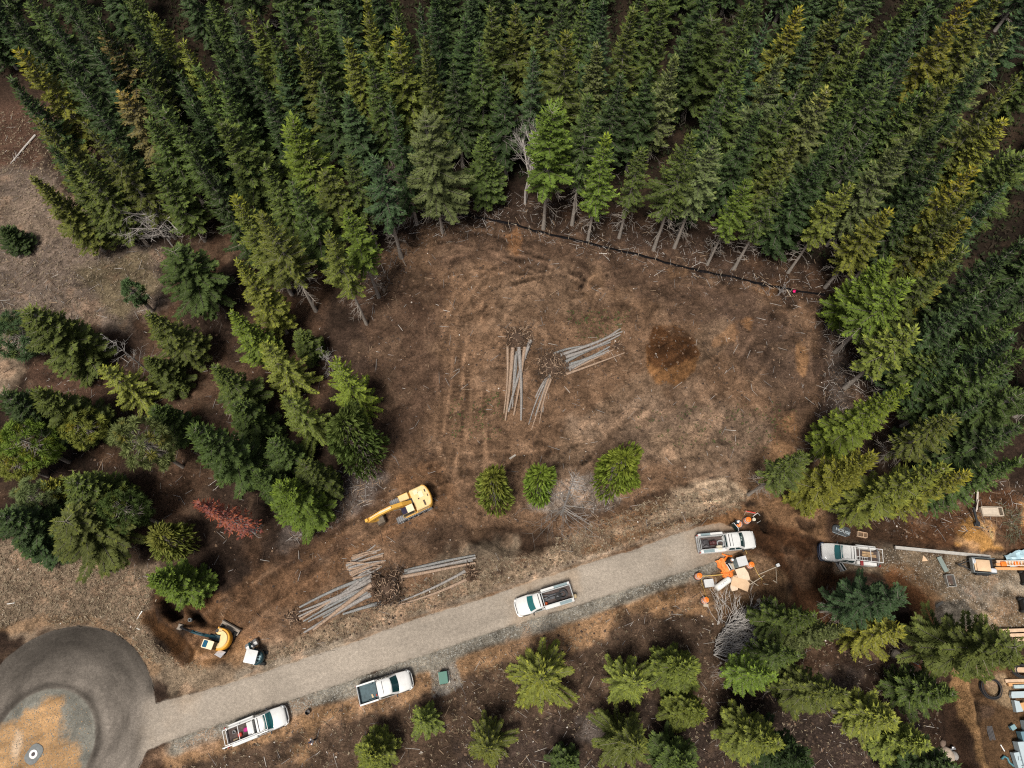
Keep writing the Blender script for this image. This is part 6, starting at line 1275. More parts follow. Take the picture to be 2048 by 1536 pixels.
sheetp('lowest plywood sheet, mostly hidden, beside the gas tank', [(1463, 1152), (1460, 1174), (1463, 1183), (1492, 1176), (1485, 1150)], .02, .03, PLY2)
sheetp('pale dusty plywood sheet below the cabinet', [(1468, 1140), (1487, 1135), (1496, 1146), (1500, 1160), (1484, 1164), (1474, 1155)], .07, .03, PLY2)
sheetp('large tan plywood sheet on top, right of the gas tank', [(1464, 1153), (1460, 1170), (1494, 1184), (1499, 1167), (1492, 1160)], .13, .03, PLY)
sheetp('grey-tan board between the netting and the cabinet', [(1456, 1128), (1466, 1127), (1470, 1140), (1460, 1142)], .03, .03, mat('grey_board', (.4, .34, .26), .8))
net = MB(); q = random.Random(5)
nx, ny = 9, 7; gr = [[Vector((-.8 + 1.6 * i / (nx - 1) + q.uniform(-.1, .1), -1.1 + 2.2 * j / (ny - 1) + q.uniform(-.1, .1), .12 + q.uniform(0, .5))) for i in range(nx)] for j in range(ny)]
vs_ = [p for row in gr for p in row]; n0 = len(vs_); vs_ += [p + Vector((0, 0, .03)) for p in vs_]
net.add(vs_, [tuple(k + o for k in ((j * nx + i, j * nx + i + 1, (j + 1) * nx + i + 1, (j + 1) * nx + i) if o else ((j + 1) * nx + i, (j + 1) * nx + i + 1, j * nx + i + 1, j * nx + i))) for o in (0, n0) for j in range(ny - 1) for i in range(nx - 1)])
ne = net.build('safety_netting', mat('orange_net', (.8, .26, .06), .7, var=.3, scale=4), None, 30, on(1446, 1138), R(25)); ne.scale = (.55, .95, 1); props(ne, 'crumpled orange safety netting heaped beside the plywood', 'netting')
props(MB().rbox(-.6, .6, -.35, .35, 0, .5, r=.25, b=.2).tube([(-.7, .3, .3), (0, .1, .6), (.7, .3, .4)], .1, 8).build('orange_tarp', mat('deep_orange_tarp', (.75, .2, .03), .7, var=.35, scale=3), None, 40, on(1454, 1149), R(10)), 'deep orange tarp bundle between the gas tank and the plywood', 'tarp')
props(MB().tube([(-.1, -.6, .15), (0, 0, .35), (.1, .6, .2)], [.12, .15, .1], 10).tube([(-.5, .5, .1), (.1, .6, .3), (.5, .9, .15)], .09, 8).build('orange_pipe', DOR, None, 40, on(1447, 1121), R(-35)), 'orange pipe section near the person in black', 'pipe')
props(MB().rbox(-.3, .3, -.6, .6, 0, .45, r=.28, b=.2).build('white_bag', mat('white_sack', (.6, .62, .65), .7, var=.08), None, 40, on(1456, 1134), R(28)), 'white sack lying between the orange netting and the plywood', 'sack')
for lab, a, b, w in (('long thin board pointing to the small pale box', (1515, 1150), (1552, 1134), .05), ('long thin board running out from the plywood corner', (1498, 1170), (1528, 1151), .05), ('thin stick crossing the boards by the dirt pile', (1497, 1159), (1516, 1172), .035), ('short pale stick on the top of the dirt pile', (1545, 1161), (1552, 1165), .05), ('thin pale stick at the foot of the dirt pile', (1526, 1168), (1536, 1169), .04), ('upright thin stick beside the dirt pile', (1551, 1137), (1553, 1168), .03), ('pale paddle handle leaning by the brush', (1518, 1205), (1520, 1222), .04)): stick('loose_board', lab, a, b, w, STK, 'board', .12)
crate('small_box', 'small pale box at the end of the long thin board', (1554, 1131), R(20), (.34, .3, .3), BLUEC, PALEG, cat='box')
props(MB().rbox(-.25, .3, -.2, .2, 0, .05, r=.18).build('paddle', STK, None, 40, on(1518, 1201), .4), 'pale flat paddle at the foot of the dirt pile', 'paddle')

# ---------------------------------------------------------------- people
def person(label, px, face, shirt, trousers, hat, pose, skin='#a8795c'):
    """one continuous skinned body, about 1.75 m tall, facing +x before it is turned"""
    r = thing('person', label, 'person', on(*px), face)
    J = {'pelvis': (0, 0, .95, .16), 'waist': (.01, 0, 1.1, .145), 'chest': (.02, 0, 1.32, .17), 'neck': (.02, 0, 1.49, .06), 'chin': (.05, 0, 1.56, .075), 'head': (.03, 0, 1.66, .1), 'top': (.02, 0, 1.72, .075)}
    E = [('pelvis', 'waist'), ('waist', 'chest'), ('chest', 'neck'), ('neck', 'chin'), ('chin', 'head'), ('head', 'top')]
    for s, n in ((1, 'l'), (-1, 'r')):
        J['sh' + n] = (.01, s * .2, 1.42, .075); J.update({'el' + n: pose['elbow'](s) + (.048,), 'wr' + n: pose['wrist'](s) + (.034,), 'pa' + n: pose['palm'](s) + (.04,)})
        J['hip' + n] = (0, s * .1, .9, .105); J['kn' + n] = pose['knee'](s) + (.07,); J['an' + n] = pose['ankle'](s) + (.048,); a = pose['ankle'](s); J['to' + n] = (a[0] + .19, a[1] + s * .03, .05, .04)
        E += [('chest', 'sh' + n), ('sh' + n, 'el' + n), ('el' + n, 'wr' + n), ('wr' + n, 'pa' + n), ('pelvis', 'hip' + n), ('hip' + n, 'kn' + n), ('kn' + n, 'an' + n), ('an' + n, 'to' + n)]
        w, p = Vector(pose['wrist'](s)), Vector(pose['palm'](s)); d = (p - w).normalized(); u = d.cross(Vector((0, 0, 1))).normalized()
        for k, (o, l) in enumerate(((-.03, .065), (-.01, .08), (.01, .085), (.03, .07))):
            J['f%d%s' % (k, n)] = tuple(p + u * o + d * .03) + (.011,); J['g%d%s' % (k, n)] = tuple(p + u * o * 1.2 + d * l + Vector((0, 0, -.015))) + (.008,); E += [('pa' + n, 'f%d%s' % (k, n)), ('f%d%s' % (k, n), 'g%d%s' % (k, n))]
        J['th' + n] = tuple(p + u * (-.055) + d * .01) + (.011,); E += [('pa' + n, 'th' + n)]
    J['nose'] = (.145, 0, 1.63, .018); E.append(('head', 'nose'))
    b = pose.get('bend', 0.)
    def bd(v):
        if v[2] < .96: return v
        z, x = v[2] - .95, v[0]; return (x * math.cos(b) + z * math.sin(b), v[1], .95 + z * math.cos(b) - x * math.sin(b))
    names = list(J); me = bpy.data.meshes.new('body'); me.from_pydata([bd(J[n][:3]) for n in names], [(names.index(a), names.index(c)) for a, c in E], []); me.update()
    o = bpy.data.objects.new('body', me); C.objects.link(o); o.parent = r
    sk = o.modifiers.new('skin', 'SKIN'); o.modifiers.new('smooth', 'SUBSURF').render_levels = 2; o.modifiers['smooth'].levels = 1
    for i, n in enumerate(names): me.skin_vertices[0].data[i].radius = (J[n][3] * (1.15 if J[n][3] > .045 else 1),) * 2
    me.skin_vertices[0].data[0].use_root = True
    dg_ = bpy.context.evaluated_depsgraph_get(); nm = bpy.data.meshes.new_from_object(o.evaluated_get(dg_)); o.modifiers.clear(); o.data = nm
    ms = [mat('shirt_' + shirt[0], shirt[1], .9), mat('trousers_' + trousers[0], trousers[1], .9), mat('skin', skin, .6), mat('boot', (.03, .024, .02), .8)]
    nm.materials.clear(); [nm.materials.append(x) for x in ms]; hd = Vector(bd((.03, 0, 1.6))); hands = [Vector(bd(J['pa' + n][:3])) for n in 'lr']
    for f in nm.polygons:
        c = f.center; i = 0
        if c.z < .13: i = 3
        elif c.z < .98 and min((c - h).length for h in hands) > .14 and abs(c.y) < .24: i = 1
        if (c - hd).length < .17 or min((c - h).length for h in hands) < .12: i = 2
        f.material_index = i; f.use_smooth = True
    M = Matrix.Translation(Vector((0, 0, .95))) @ Matrix.Rotation(b, 4, 'Y') @ Matrix.Translation(Vector((0, 0, -.95)))
    if hat[0] == 'hard_hat': MB().lathe([(.155, 1.67), (.15, 1.68), (.14, 1.74), (.11, 1.8), (.06, 1.83), (.01, 1.84)], (.03, 0, 0), 20, M).rbox(.1, .23, -.1, .1, 1.665, 1.685, r=.08, b=.01, M=M).build('hard_hat', mat('hat_' + hat[1], hat[2], .35), r, 60)
    else: MB().lathe([(.115, 1.66), (.118, 1.7), (.1, 1.76), (.05, 1.785), (.01, 1.79)], (.025, 0, 0), 18, M).rbox(.1, .24, -.075, .075, 1.685, 1.7, r=.06, b=.005, M=M).build('cap', mat('hat_' + hat[1], hat[2], .8), r, 60)
    ey = MB()
    for s in (-1, 1): ey.cyl((.122, s * .035, 1.655), .012, .012, 8, 'x', M=M)
    ey.build('eyes', BLACK, r)
    return r
walk = {'elbow': lambda s: (.02 - s * .06, s * .27, 1.14), 'wrist': lambda s: (.2 - s * .05, s * .25, 1.0), 'palm': lambda s: (.27 - s * .05, s * .23, .99), 'knee': lambda s: (.08 + s * .12, s * .11, .5), 'ankle': lambda s: (s * .22, s * .11, .09)}
stand = {'elbow': lambda s: (.06, s * .28, 1.14), 'wrist': lambda s: (.28, s * .2, 1.02), 'palm': lambda s: (.36, s * .17, 1.02), 'knee': lambda s: (.05, s * .12, .5), 'ankle': lambda s: (0, s * .14, .09)}
reach = {'elbow': lambda s: (.22, s * .24, 1.22), 'wrist': lambda s: (.46, s * .18, 1.2), 'palm': lambda s: (.53, s * .16, 1.2), 'knee': lambda s: (.06 + s * .05, s * .12, .5), 'ankle': lambda s: (s * .06, s * .15, .09), 'bend': R(30)}
person('person in a white top, dark trousers and dark cap walking below the pickups', (630, 1481), R(190), ('white', (.75, .75, .76)), ('black', (.015, .016, .02)), ('cap', 'navy', (.02, .02, .05)), walk)
person('person in navy clothes and white hard hat beside the open truck door', (1467, 1049), R(35), ('navy', (.01, .03, .045)), ('dark_teal', (.012, .035, .045)), ('hard_hat', 'white', (.78, .78, .78)), stand)
person('person in black with white hard hat bending beside the orange netting', (1450, 1126), R(20), ('black', (.013, .014, .018)), ('black', (.015, .016, .02)), ('hard_hat', 'white', (.78, .78, .78)), reach)

# ---------------------------------------------------------------- the yard at the right
LUM = mat('lumber', (.6, .42, .28), .8, var=.15, scale=3); LUM2 = mat('orange_lumber', (.62, .34, .15), .8, var=.15, scale=3); GREYT = mat('grey_timber', (.42, .4, .37), .85, var=.2, scale=3)
def beam(name, label, a, b, w, h, m, z=0., cat='beam', grp=None):
    A, B = on(*a), on(*b); l = (B - A).length; c = (A + B) / 2; c.z = max(A.z, B.z) + z
    return props(MB().box((0, 0, h / 2), (l, w, h), b=.02).build(name, m, None, loc=c, rz=math.atan2(B.y - A.y, B.x - A.x)), label, cat, grp)
beam('timber_beam', 'very long pale grey beam lying below the orange dirt', (1786, 1096), (1978, 1114), .34, .3, GREYT)
beam('upright_board', 'long pale board pointing up from the black pipe', (1952, 958), (1951, 1020), .22, .12, mat('pale_board', (.52, .45, .38), .8), .15, 'board'); beam('upright_board', 'short pale board beside the lower end of the long upright board', (1949, 1002), (1948, 1024), .12, .12, mat('pale_board', None), .3, 'board')
bp_ = thing('black_pipe_post', 'black pipe post standing in the orange dirt', 'post', on(1949, 1048)); MB().cyl((0, .8, .5), .14, 1.9, 14, 'y').cyl((0, 0, .3), .24, .7, 16).box((0, -.1, .3), (.6, .4, .5), b=.08).build('pipe', BLACK, bp_)
cr = thing('wooden_crate', 'shallow pale wooden crate beside the black pipe in the orange dirt', 'crate', on(1980, 1024), R(-1)); WOODC = mat('crate_wood', (.55, .46, .36), .8, var=.15)
MB().box((-.2, 0, .42), (1.75, .8, .06)).build('panel', WOODC, cr); MB().box((.85, 0, .2), (.3, .8, .05)).build('bottom', mat('crate_dark', (.12, .08, .05), .9), cr)
for y in (-.48, .48): MB().box((0, y, .24), (2.3, .08, .48)).build('rail', WOODC, cr)
for x in (-1.15, .66, 1.15): MB().box((x, 0, .25), (.08, .95, .46)).build('rail', WOODC, cr)
sheetp('small tan plywood scrap below the long grey beam', [(1845, 1111), (1843, 1123), (1855, 1122), (1850, 1115)], .05, .03, PLY, 'plywood', 'plywood_scrap')
beam('green_plank', 'grey-green plank lying across the gravel below the beam', (1876, 1114), (1891, 1144), .5, .12, mat('green_plank', (.2, .245, .225), .7), .08, 'plank')
tb = thing('metal_tub', 'open metal tub with a dark hollow on the gravel yard', 'tub', on(1897, 1162), R(2)); TUBM = mat('tub_steel', (.42, .42, .4), .5, .4, var=.15)
MB().box((0, 0, .05), (.82, 1.2, .06)).build('bottom', mat('rusty_tub', (.07, .045, .035), .8, var=.5), tb)
for x in (-.42, .42): MB().box((x, 0, .28), (.06, 1.26, .5), b=.015).build('side_panel', TUBM, tb)
for y in (-.6, .6): MB().box((0, y, .28), (.78, .06, .5), b=.015).build('side_panel', TUBM, tb)
tr = thing('trailer', 'dark open trailer loaded with tan plywood beside the long beam', 'trailer', on(1957, 1133), head((2040, 1138), (1930, 1131))); TRM = mat('trailer_steel', (.12, .14, .145), .6, .3, var=.2)
MB().box((0, 0, .55), (2.4, 1.5, .1)).build('bed_floor', BLACK, tr)
for y in (-.78, .78): MB().box((0, y, .82), (2.5, .08, .5)).build('side_rail', TRM, tr)
MB().box((1.24, 0, .85), (.08, 1.5, .55)).build('front_rail', mat('pale_rail', (.35, .38, .38), .5, .3), tr)
MB().tube([(1.2, .5, .5), (2.4, 0, .5)], .06, 8).tube([(1.2, -.5, .5), (2.4, 0, .5)], .06, 8).cyl((2.4, 0, .5), .12, .2, 12).build('drawbar', BLACK, tr); MB().tube([(2.0, .15, .1), (2.0, .15, .9)], .05, 8).build('jack', CHR, tr)
for y in (-.95, .95):
    MB().rbox(-.75, .75, min(y, y * .84), max(y, y * .84), .6, .72, r=.06).build('fender', BLACK, tr)
    for x in (-.38, .38): wheel(tr, x, y * .93, .33, .2)
load('plywood_stack', MB().box((0, 0, .1), (1.45, 1.2, .2)).box((.15, 0, .03), (1.5, 1.1, .06)), PLY, tr, .02, 0, .75, 'tan plywood stack in the dark trailer', 'plywood'); load('white_sack', MB().rbox(-.25, .25, -.3, .3, 0, .35, r=.2, b=.15), mat('white_sack', None), tr, .98, -.45, .62, 'white sack at the front of the trailer', 'sack'); load('white_sack', MB().rbox(-.3, .4, -.25, .35, 0, .35, r=.2, b=.15), mat('white_sack', None), tr, -1.05, .45, .62, 'white sack at the tail of the trailer', 'sack')
for i, (y0, lab, m) in enumerate(((1138.5, 'lowest orange plank sticking out behind the trailer', LUM2), (1131, 'middle orange plank behind the trailer', LUM2), (1125, 'upper pale plank behind the trailer', LUM))): beam('lumber_plank', lab, (1983, y0), (2085, y0 + 1), .3, .14, m, .55 + .02 * i, 'plank', 'planks behind the trailer')
ld = MB()
for y in (-.25, .25): ld.box((0, y, 0), (4.6, .07, .08))
for k in range(14): ld.box((-2.1 + k * .32, 0, 0), (.06, .5, .05))
props(ld.build('ladder', mat('white_ladder', (.72, .7, .66), .5), None, loc=on(2040, 1128) + Vector((0, 0, .95)), rz=R(1)), 'white ladder lying on the orange planks', 'ladder')
for i, x in enumerate((1996, 2022)): props(MB().rbox(-.3, .3, -.25, .25, 0, .2, r=.08, b=.05).build('folded_tarp', DOR, None, 40, on(x, 1130) + Vector((0, 0, .85))), ('orange' if i == 0 else 'second orange') + ' bundle on the planks ' + ('at the foot of the ladder' if i == 0 else 'beside the ladder rungs'), 'bundle')
cl = MB(); q = random.Random(9); n = 12; gr = [(lerp(-1.6, 1.6, i / n) + q.uniform(-.1, .1), lerp(-.7, .7, j / 6) + q.uniform(-.1, .1), .35 * math.cos((j - 3) / 3 * 1.3) + q.uniform(0, .35)) for j in range(7) for i in range(n + 1)]; k0 = len(gr); gr2 = gr + [(x, y, z - .03) for x, y, z in gr]
cl.add(gr2, [(j * (n + 1) + i, j * (n + 1) + i + 1, (j + 1) * (n + 1) + i + 1, (j + 1) * (n + 1) + i) for j in range(6) for i in range(n)] + [((j + 1) * (n + 1) + i + k0, (j + 1) * (n + 1) + i + 1 + k0, j * (n + 1) + i + 1 + k0, j * (n + 1) + i + k0) for j in range(6) for i in range(n)])
props(cl.build('plastic_sheet', mat('pale_blue_plastic', (.42, .6, .68), .35, var=.15), None, 40, on(2036, 1116) + Vector((0, 0, .1)), R(15)), 'crumpled pale blue plastic sheet above the white ladder', 'plastic sheet')
for px, lab, hh in (((2052, 1157), 'dark machine cut by the right edge below the ladder', 1.5), ((2050, 1211), 'black machine with a pale seat at the right edge of the yard', 1.3)):
    r = thing('yard_machine', lab, 'machine', on(*px)); MB().rbox(-.75, 1.2, -.6, .6, .35, hh - .3, r=.2, b=.12).build('body', BLACK, r, 40); MB().rbox(-.3, .8, -.45, .45, hh - .3, hh, r=.12, b=.1).build('hood', mat('dark_hood', (.03, .03, .035), .35), r, 40); MB().rbox(.05, .5, -.25, .25, hh, hh + .2, r=.08, b=.06).build('seat', mat('tan_seat', (.5, .35, .22), .6) if hh < 1.4 else BLACK, r)
    for x in (-.5, .8):
        for y in (-.62, .62): wheel(r, x, y, .36, .24)
# lumber stacks and boxes at the right edge
for i in range(3): beam('lumber_board', ('top', 'middle', 'lower')[i] + ' pale board of the lumber stack at the right edge', (1994 + i * 16, 1262 + i * 9), (2120, 1258 + i * 9), .34, .4 - i * .1, LUM, 0, 'board', 'boards of the lumber stack')
for i, (x, y, x1, m, lab) in enumerate(((2008, 1362, 2110, LUM, 'pale board just below the coiled hoses'), (2012, 1369, 2080, LUM2, 'orange-tan board under the pale board by the hoses'), (2022, 1373, 2110, mat('pale_blue_board', (.4, .5, .52), .6), 'pale blue board at the right edge'))): beam('lumber_board', lab, (x, y), (x1, y - 2), .34, .2 + .05 * i, m, .1 * i, 'board')
cs = coil(1.0, .055, 6, 21); cs.v = [v for v in cs.v]; props(cs.build('hose_coil', HOSE, None, 40, on(1978, 1376) + Vector((0, 0, .05))), 'black coiled hose lying flat on pale dirt at the lower right', 'hose')
co_ = coil(.85, .06, 6, 22).build('hose_coil', HOSE, None, 40, on(2036, 1342) + Vector((0, 0, .5)), 0); co_.scale = (1.2, .75, 1); props(co_, 'black coiled hose lying on boards at the right edge', 'hose'); beam('lumber_board', 'short tan board inside the coil at the right edge', (2018, 1339), (2052, 1340), .5, .3, LUM, .1, 'board')
SHT = mat('pale_blue_sheet', (.42, .5, .54), .6, var=.06); SHT2 = mat('teal_sheet', (.12, .22, .27), .6, var=.1)
def stackbox(label, pts, h, m, cat='sheet stack'): return sheetp(label, pts, 0.02, h, m, cat, 'sheet_stack')
stackbox('grey framed panel with a pale blue rim at the right edge', [(2016, 1390), (2018, 1396), (2110, 1392), (2110, 1380), (2017, 1383)], .35, SHT); stackbox('narrow pale blue sheet with a torn corner at the right edge', [(2020, 1400), (2026, 1424), (2040, 1422), (2030, 1402)], .5, SHT); props(MB().box((0, 0, .25), (.6, .7, .5)).build('orange_box', LUM2, None, loc=on(2042, 1412), rz=R(10)), 'orange-tan wooden box at the right edge', 'box')
stackbox('tall pale blue sheet stack at the right edge', [(2038, 1440), (2046, 1472), (2110, 1468), (2110, 1436)], .9, SHT); stackbox('teal-topped sheet stack at the right edge', [(2030, 1462), (2036, 1482), (2110, 1478), (2110, 1458)], .7, SHT2)
big = stackbox('large pale blue printed sheet stack near the right bottom corner', [(2022, 1482), (2036, 1530), (2110, 1524), (2110, 1476)], .8, SHT); low = stackbox('pale blue sheet stack with dark numerals at the right bottom corner', [(2018, 1504), (2030, 1545), (2060, 1545), (2048, 1500)], .6, SHT)
INK = mat('dark_ink', (.03, .04, .05), .8)
def lettering(txt, par, loc, size, rz, m):
    f = bpy.data.curves.new('lettering', 'FONT'); f.body = txt; f.size = size; f.align_x = 'CENTER'; f.align_y = 'CENTER'; f.extrude = .002; o = bpy.data.objects.new('lettering', f); C.objects.link(o)
    me = bpy.data.meshes.new_from_object(o.evaluated_get(bpy.context.evaluated_depsgraph_get())); bpy.data.objects.remove(o); me.materials.clear(); me.materials.append(m); o = bpy.data.objects.new('lettering', me); C.objects.link(o)
    o.parent = par; o.location = loc; o.rotation_euler = (0, 0, rz); return o
lettering('17', low, (-.35, .35, .603), .55, R(-8), INK); lettering('37', low, (-.15, -.45, .603), .55, R(-8), INK)
for k in range(3): MB().box((-.9 + .2 * (k % 2), .5 - k * .55, .803), (.42, .05, .004), b=.001).box((-.9 + .2 * (k % 2), .4 - k * .55, .803), (.3, .04, .004), b=.001).build('printing', INK, big)
hs_ = MB().tube([(-.6, .4, .1), (-.3, .65, .14), (0, .5, .12), (.1, .1, .1), (.5, -.25, .1), (1.2, -.4, .1), (1.9, -.5, .1)], .11, 10).build('teal_hose', mat('teal_hose', (.05, .16, .19), .4), None, 50, on(2016, 1527)); props(hs_, 'bent teal hose in the bottom right corner', 'hose')
crate('small_box', 'small teal-topped box on brown dirt left of the sheet stacks', (2022, 1454), R(25), (.5, .4, .35), SHT2, mat('pale_teal_lid', (.2, .33, .36), .6), cat='box')
pl = thing('pallet', 'dark slatted pallet lying on the brown dirt at the lower right', 'pallet', on(1980, 1466), R(3)); PLM = mat('wet_pallet', (.07, .065, .065), .8, var=.3)
for k in range(5): MB().box((-.26 + k * .13, 0, .14), (.1, 1.3, .03)).build('slat', PLM, pl)
for y in (-.55, 0, .55): MB().box((0, y, .06), (.62, .1, .1)).build('runner', PLM, pl)
stick('loose_stake', 'white stake lying on brown dirt beside the sheet stacks', (2000, 1489), (2008, 1502), .06, mat('white_pipe', None), 'stake', .08)
def rock(label, px, s, m, seed, nm='boulder'):
    q = random.Random(seed); rings = []
    for k in range(8):
        ph = math.pi * (k + .35) / 7.7; rings.append([(s[0] * math.sin(ph) * math.cos(a) * q.uniform(.86, 1.1), s[1] * math.sin(ph) * math.sin(a) * q.uniform(.86, 1.1), s[2] * (.55 - math.cos(ph)) * q.uniform(.93, 1.05)) for a in [6.283 * j / 14 for j in range(14)]])
    o = MB().loft(rings).build(nm, m, None, 38, on(*px), q.uniform(0, 3)); return props(o, label, 'boulder')
RK = mat('pale_rock', (.4, .32, .25), .9, var=.25, scale=3, bump=.5); rock('large pale tan boulder near the bottom right of the picture', (1889, 1508), (.85, .72, .5), RK, 1); rock('grey boulder touching the right side of the large pale boulder', (1906, 1510), (.4, .45, .35), mat('grey_rock', (.3, .28, .26), .9, var=.25, bump=.5), 2); rock('small brown boulder above the large pale boulder', (1884, 1486), (.35, .3, .25), mat('brown_rock', (.17, .12, .09), .9, var=.3, bump=.5), 3); props(MB().tube([(-.3, 0, .1), (.3, .1, .1)], .1, 8).box((.1, .2, .12), (.3, .2, .2), b=.05).build('metal_scrap', CHR, None, 40, on(1904, 1499)), 'piece of silvery metal scrap above the pale boulders', 'scrap')
# dark slab with chalked letters, wood box
sl = thing('dark_slab', 'dark flat stone slab with white chalked letters above the open-door truck', 'slab', on(1681, 1062), R(-14)); MB().rbox(-1.0, 1.0, -.5, .55, -.1, .3, r=.4, b=.08, n=5).build('stone', mat('dark_stone', (.045, .052, .058), .8, var=.25, bump=.2), sl, 40)
lettering('HOUSE', sl, (.15, -.05, .303), .5, R(-8), mat('chalk', (.42, .48, .52), .9)); MB().tube([(-1.0, -.38, .28), (-.3, -.5, .3), (.5, -.56, .28)], .02, 6).build('pale_edge', mat('chalk', None), sl)
wx = thing('wood_box', 'small open tan wooden box half under the yellow-green fir', 'box', on(1722, 1070), R(-12))
for x, y, a, b in ((-.5, 0, .06, .55), (.5, 0, .06, .55), (0, -.27, 1.0, .05), (0, .27, 1.0, .05), (.12, 0, .05, .5)): MB().box((x, y, .2), (a, b, .36), b=.01).build('side_board', LUM, wx)
MB().box((0, 0, .04), (.95, .5, .04)).build('bottom', mat('crate_dark', None), wx)
for i, (a, b, lab) in enumerate((((1637, 1013), (1686, 998), 'lower long board of the weathered stack under the golden fir'), ((1640, 1009), (1688, 994), 'middle long board of the weathered stack under the golden fir'), ((1645, 1004), (1680, 993), 'upper board of the weathered stack under the golden fir'), ((1600, 994), (1630, 990), 'short weathered board under the mossy leaning trunk'))): beam('weathered_board', lab, a, b, .2, .12, mat('weathered_board', (.42, .34, .28), .85, var=.3), .05, 'board', 'weathered boards under the golden fir')
# drums' company: a black poly bag pile in the yard
sheetp('crumpled dark plastic cover on the dark gravel heap', [(1870, 1210), (1895, 1196), (1925, 1205), (1950, 1235), (1930, 1262), (1890, 1250)], -.28, .02, mat('dark_gravel_sheet', (.05, .047, .043), .8, var=.4), 'plastic cover', 'plastic_cover')

# ---------------------------------------------------------------- litter, stones, clods, tufts: nobody could count them
def scatter(name, label, n, zones, kind, cols, seed, size, isl=False):
    q = np.random.RandomState(seed); V = []; Fc = []; CO = []
    tot = sum(z[1] for z in zones); P = []
    for pts, wgt in zones:
        poly = wp(pts); k = int(n * wgt / tot); xs_ = [p[0] for p in poly]; ys_ = [p[1] for p in poly]; got = 0
        while got < k:
            m = (k - got) * 3 + 20; x = q.uniform(min(xs_), max(xs_), m); y = q.uniform(min(ys_), max(ys_), m); ok = (poly_sd(x, y, poly) > 0) & ((island(x, y) > .3) if isl else (roadmask(x, y) < -.12))
            for P_, _, _ in WPIT: ok &= poly_sd(x, y, P_) < -.25
            x, y = x[ok][:k - got], y[ok][:k - got]; P.append(np.stack([x, y], -1)); got += len(x)
            if not len(x): break
    P = np.concatenate(P); Z = height(P[:, 0], P[:, 1]); N = len(P); a = q.uniform(0, 6.283, N); l = size[0] + (size[1] - size[0]) * q.rand(N) ** 2.5; r = size[2] * (.6 + .8 * q.rand(N))
    dx, dy = np.cos(a), np.sin(a); c = np.array(cols)[q.randint(0, len(cols), N)] * (.7 + .6 * q.rand(N, 1))
    if kind == 'stick':        # three-sided sliver lying on the soil
        t = q.uniform(-.12, .2, N) * l; c0 = np.stack([P[:, 0], P[:, 1], Z + r * .6], -1); c1 = np.stack([P[:, 0] + dx * l, P[:, 1] + dy * l, np.maximum(Z, height(P[:, 0] + dx * l, P[:, 1] + dy * l)) + r * .6 + np.maximum(t, 0)], -1)
        s = np.stack([-dy * r, dx * r, 0 * r], -1); u = np.stack([0 * r, 0 * r, r * 1.4], -1)
        V = np.stack([c0 - s, c0 + s, c0 + u, c1 - s * .6, c1 + s * .6, c1 + u * .6], 1).reshape(-1, 3); b = np.arange(N)[:, None] * 6
        Fc = np.concatenate([b + np.array(f) for f in ((0, 3, 5, 2), (1, 2, 5, 4), (0, 1, 4, 3))]); per = 6
    elif kind == 'stone':      # squashed octahedra
        h = l * q.uniform(.4, .8, N); w2 = l * q.uniform(.6, 1, N); X_, Y_ = P[:, 0], P[:, 1]
        V = np.stack([np.stack([X_ + dx * l, Y_ + dy * l, Z], -1), np.stack([X_ - dy * w2, Y_ + dx * w2, Z], -1), np.stack([X_ - dx * l, Y_ - dy * l, Z], -1), np.stack([X_ + dy * w2, Y_ - dx * w2, Z], -1), np.stack([X_ + dx * l * .3, Y_ + dy * l * .3, Z + h], -1), np.stack([X_ - dx * l * .4, Y_ - dy * l * .4, Z + h * .85], -1)], 1).reshape(-1, 3); b = np.arange(N)[:, None] * 6
        Fc = np.concatenate([b + np.array(f) for f in ((0, 1, 5, 4), (2, 3, 4, 5), (1, 2, 5, 5), (3, 0, 4, 4))]); per = 6
        Fc = np.concatenate([Fc[:2 * N], b + np.array((1, 2, 5, 1)), b + np.array((3, 0, 4, 3))])[:2 * N]; T3 = np.concatenate([b + np.array((1, 2, 5)), b + np.array((3, 0, 4))])
        Fq = np.concatenate([np.concatenate([Fc[:, [0, 1, 2]], Fc[:, [0, 2, 3]]]), T3]); Fc = Fq
    else:                      # tuft of grass blades
        nb_ = 7; V = []; 
        A = q.uniform(0, 6.283, (N, nb_)); L = l[:, None] * q.uniform(.5, 1.1, (N, nb_)); lean = q.uniform(.3, 1.1, (N, nb_)); w_ = size[2]
        bx = P[:, 0, None] + q.uniform(-.06, .06, (N, nb_)); by = P[:, 1, None] + q.uniform(-.06, .06, (N, nb_)); bz = np.broadcast_to(Z[:, None], bx.shape)
        tx, ty, tz = bx + np.cos(A) * L * lean, by + np.sin(A) * L * lean, bz + L * .7
        sx, sy = -np.sin(A) * w_, np.cos(A) * w_; mx_, my_, mz_ = bx * .5 + tx * .5, by * .5 + ty * .5, bz + L * .5
        V = np.stack([np.stack([bx, by, bz], -1), np.stack([mx_ + sx, my_ + sy, mz_], -1), np.stack([tx, ty, tz], -1), np.stack([mx_ - sx, my_ - sy, mz_], -1)], 2).reshape(-1, 3); Fc = np.arange(len(V)).reshape(-1, 4); per = 4 * nb_
    o = raw(name, V, Fc, LITM, None, np.repeat(c, per, 0)); return props(o, label, 'ground litter', kind='stuff')
LITM = mat_attr('litter', .9)
CLR = [(780, 480), (1000, 440), (1250, 500), (1640, 600), (1690, 760), (1640, 860), (1520, 990), (1400, 1050), (1000, 1170), (700, 1265), (480, 1340), (430, 1200), (700, 1050), (770, 880), (730, 680)]
NORTH = [(700, 560), (880, 380), (1100, 400), (1300, 450), (1700, 540), (1720, 660), (1500, 580), (1250, 530), (1000, 470), (850, 500), (780, 620)]
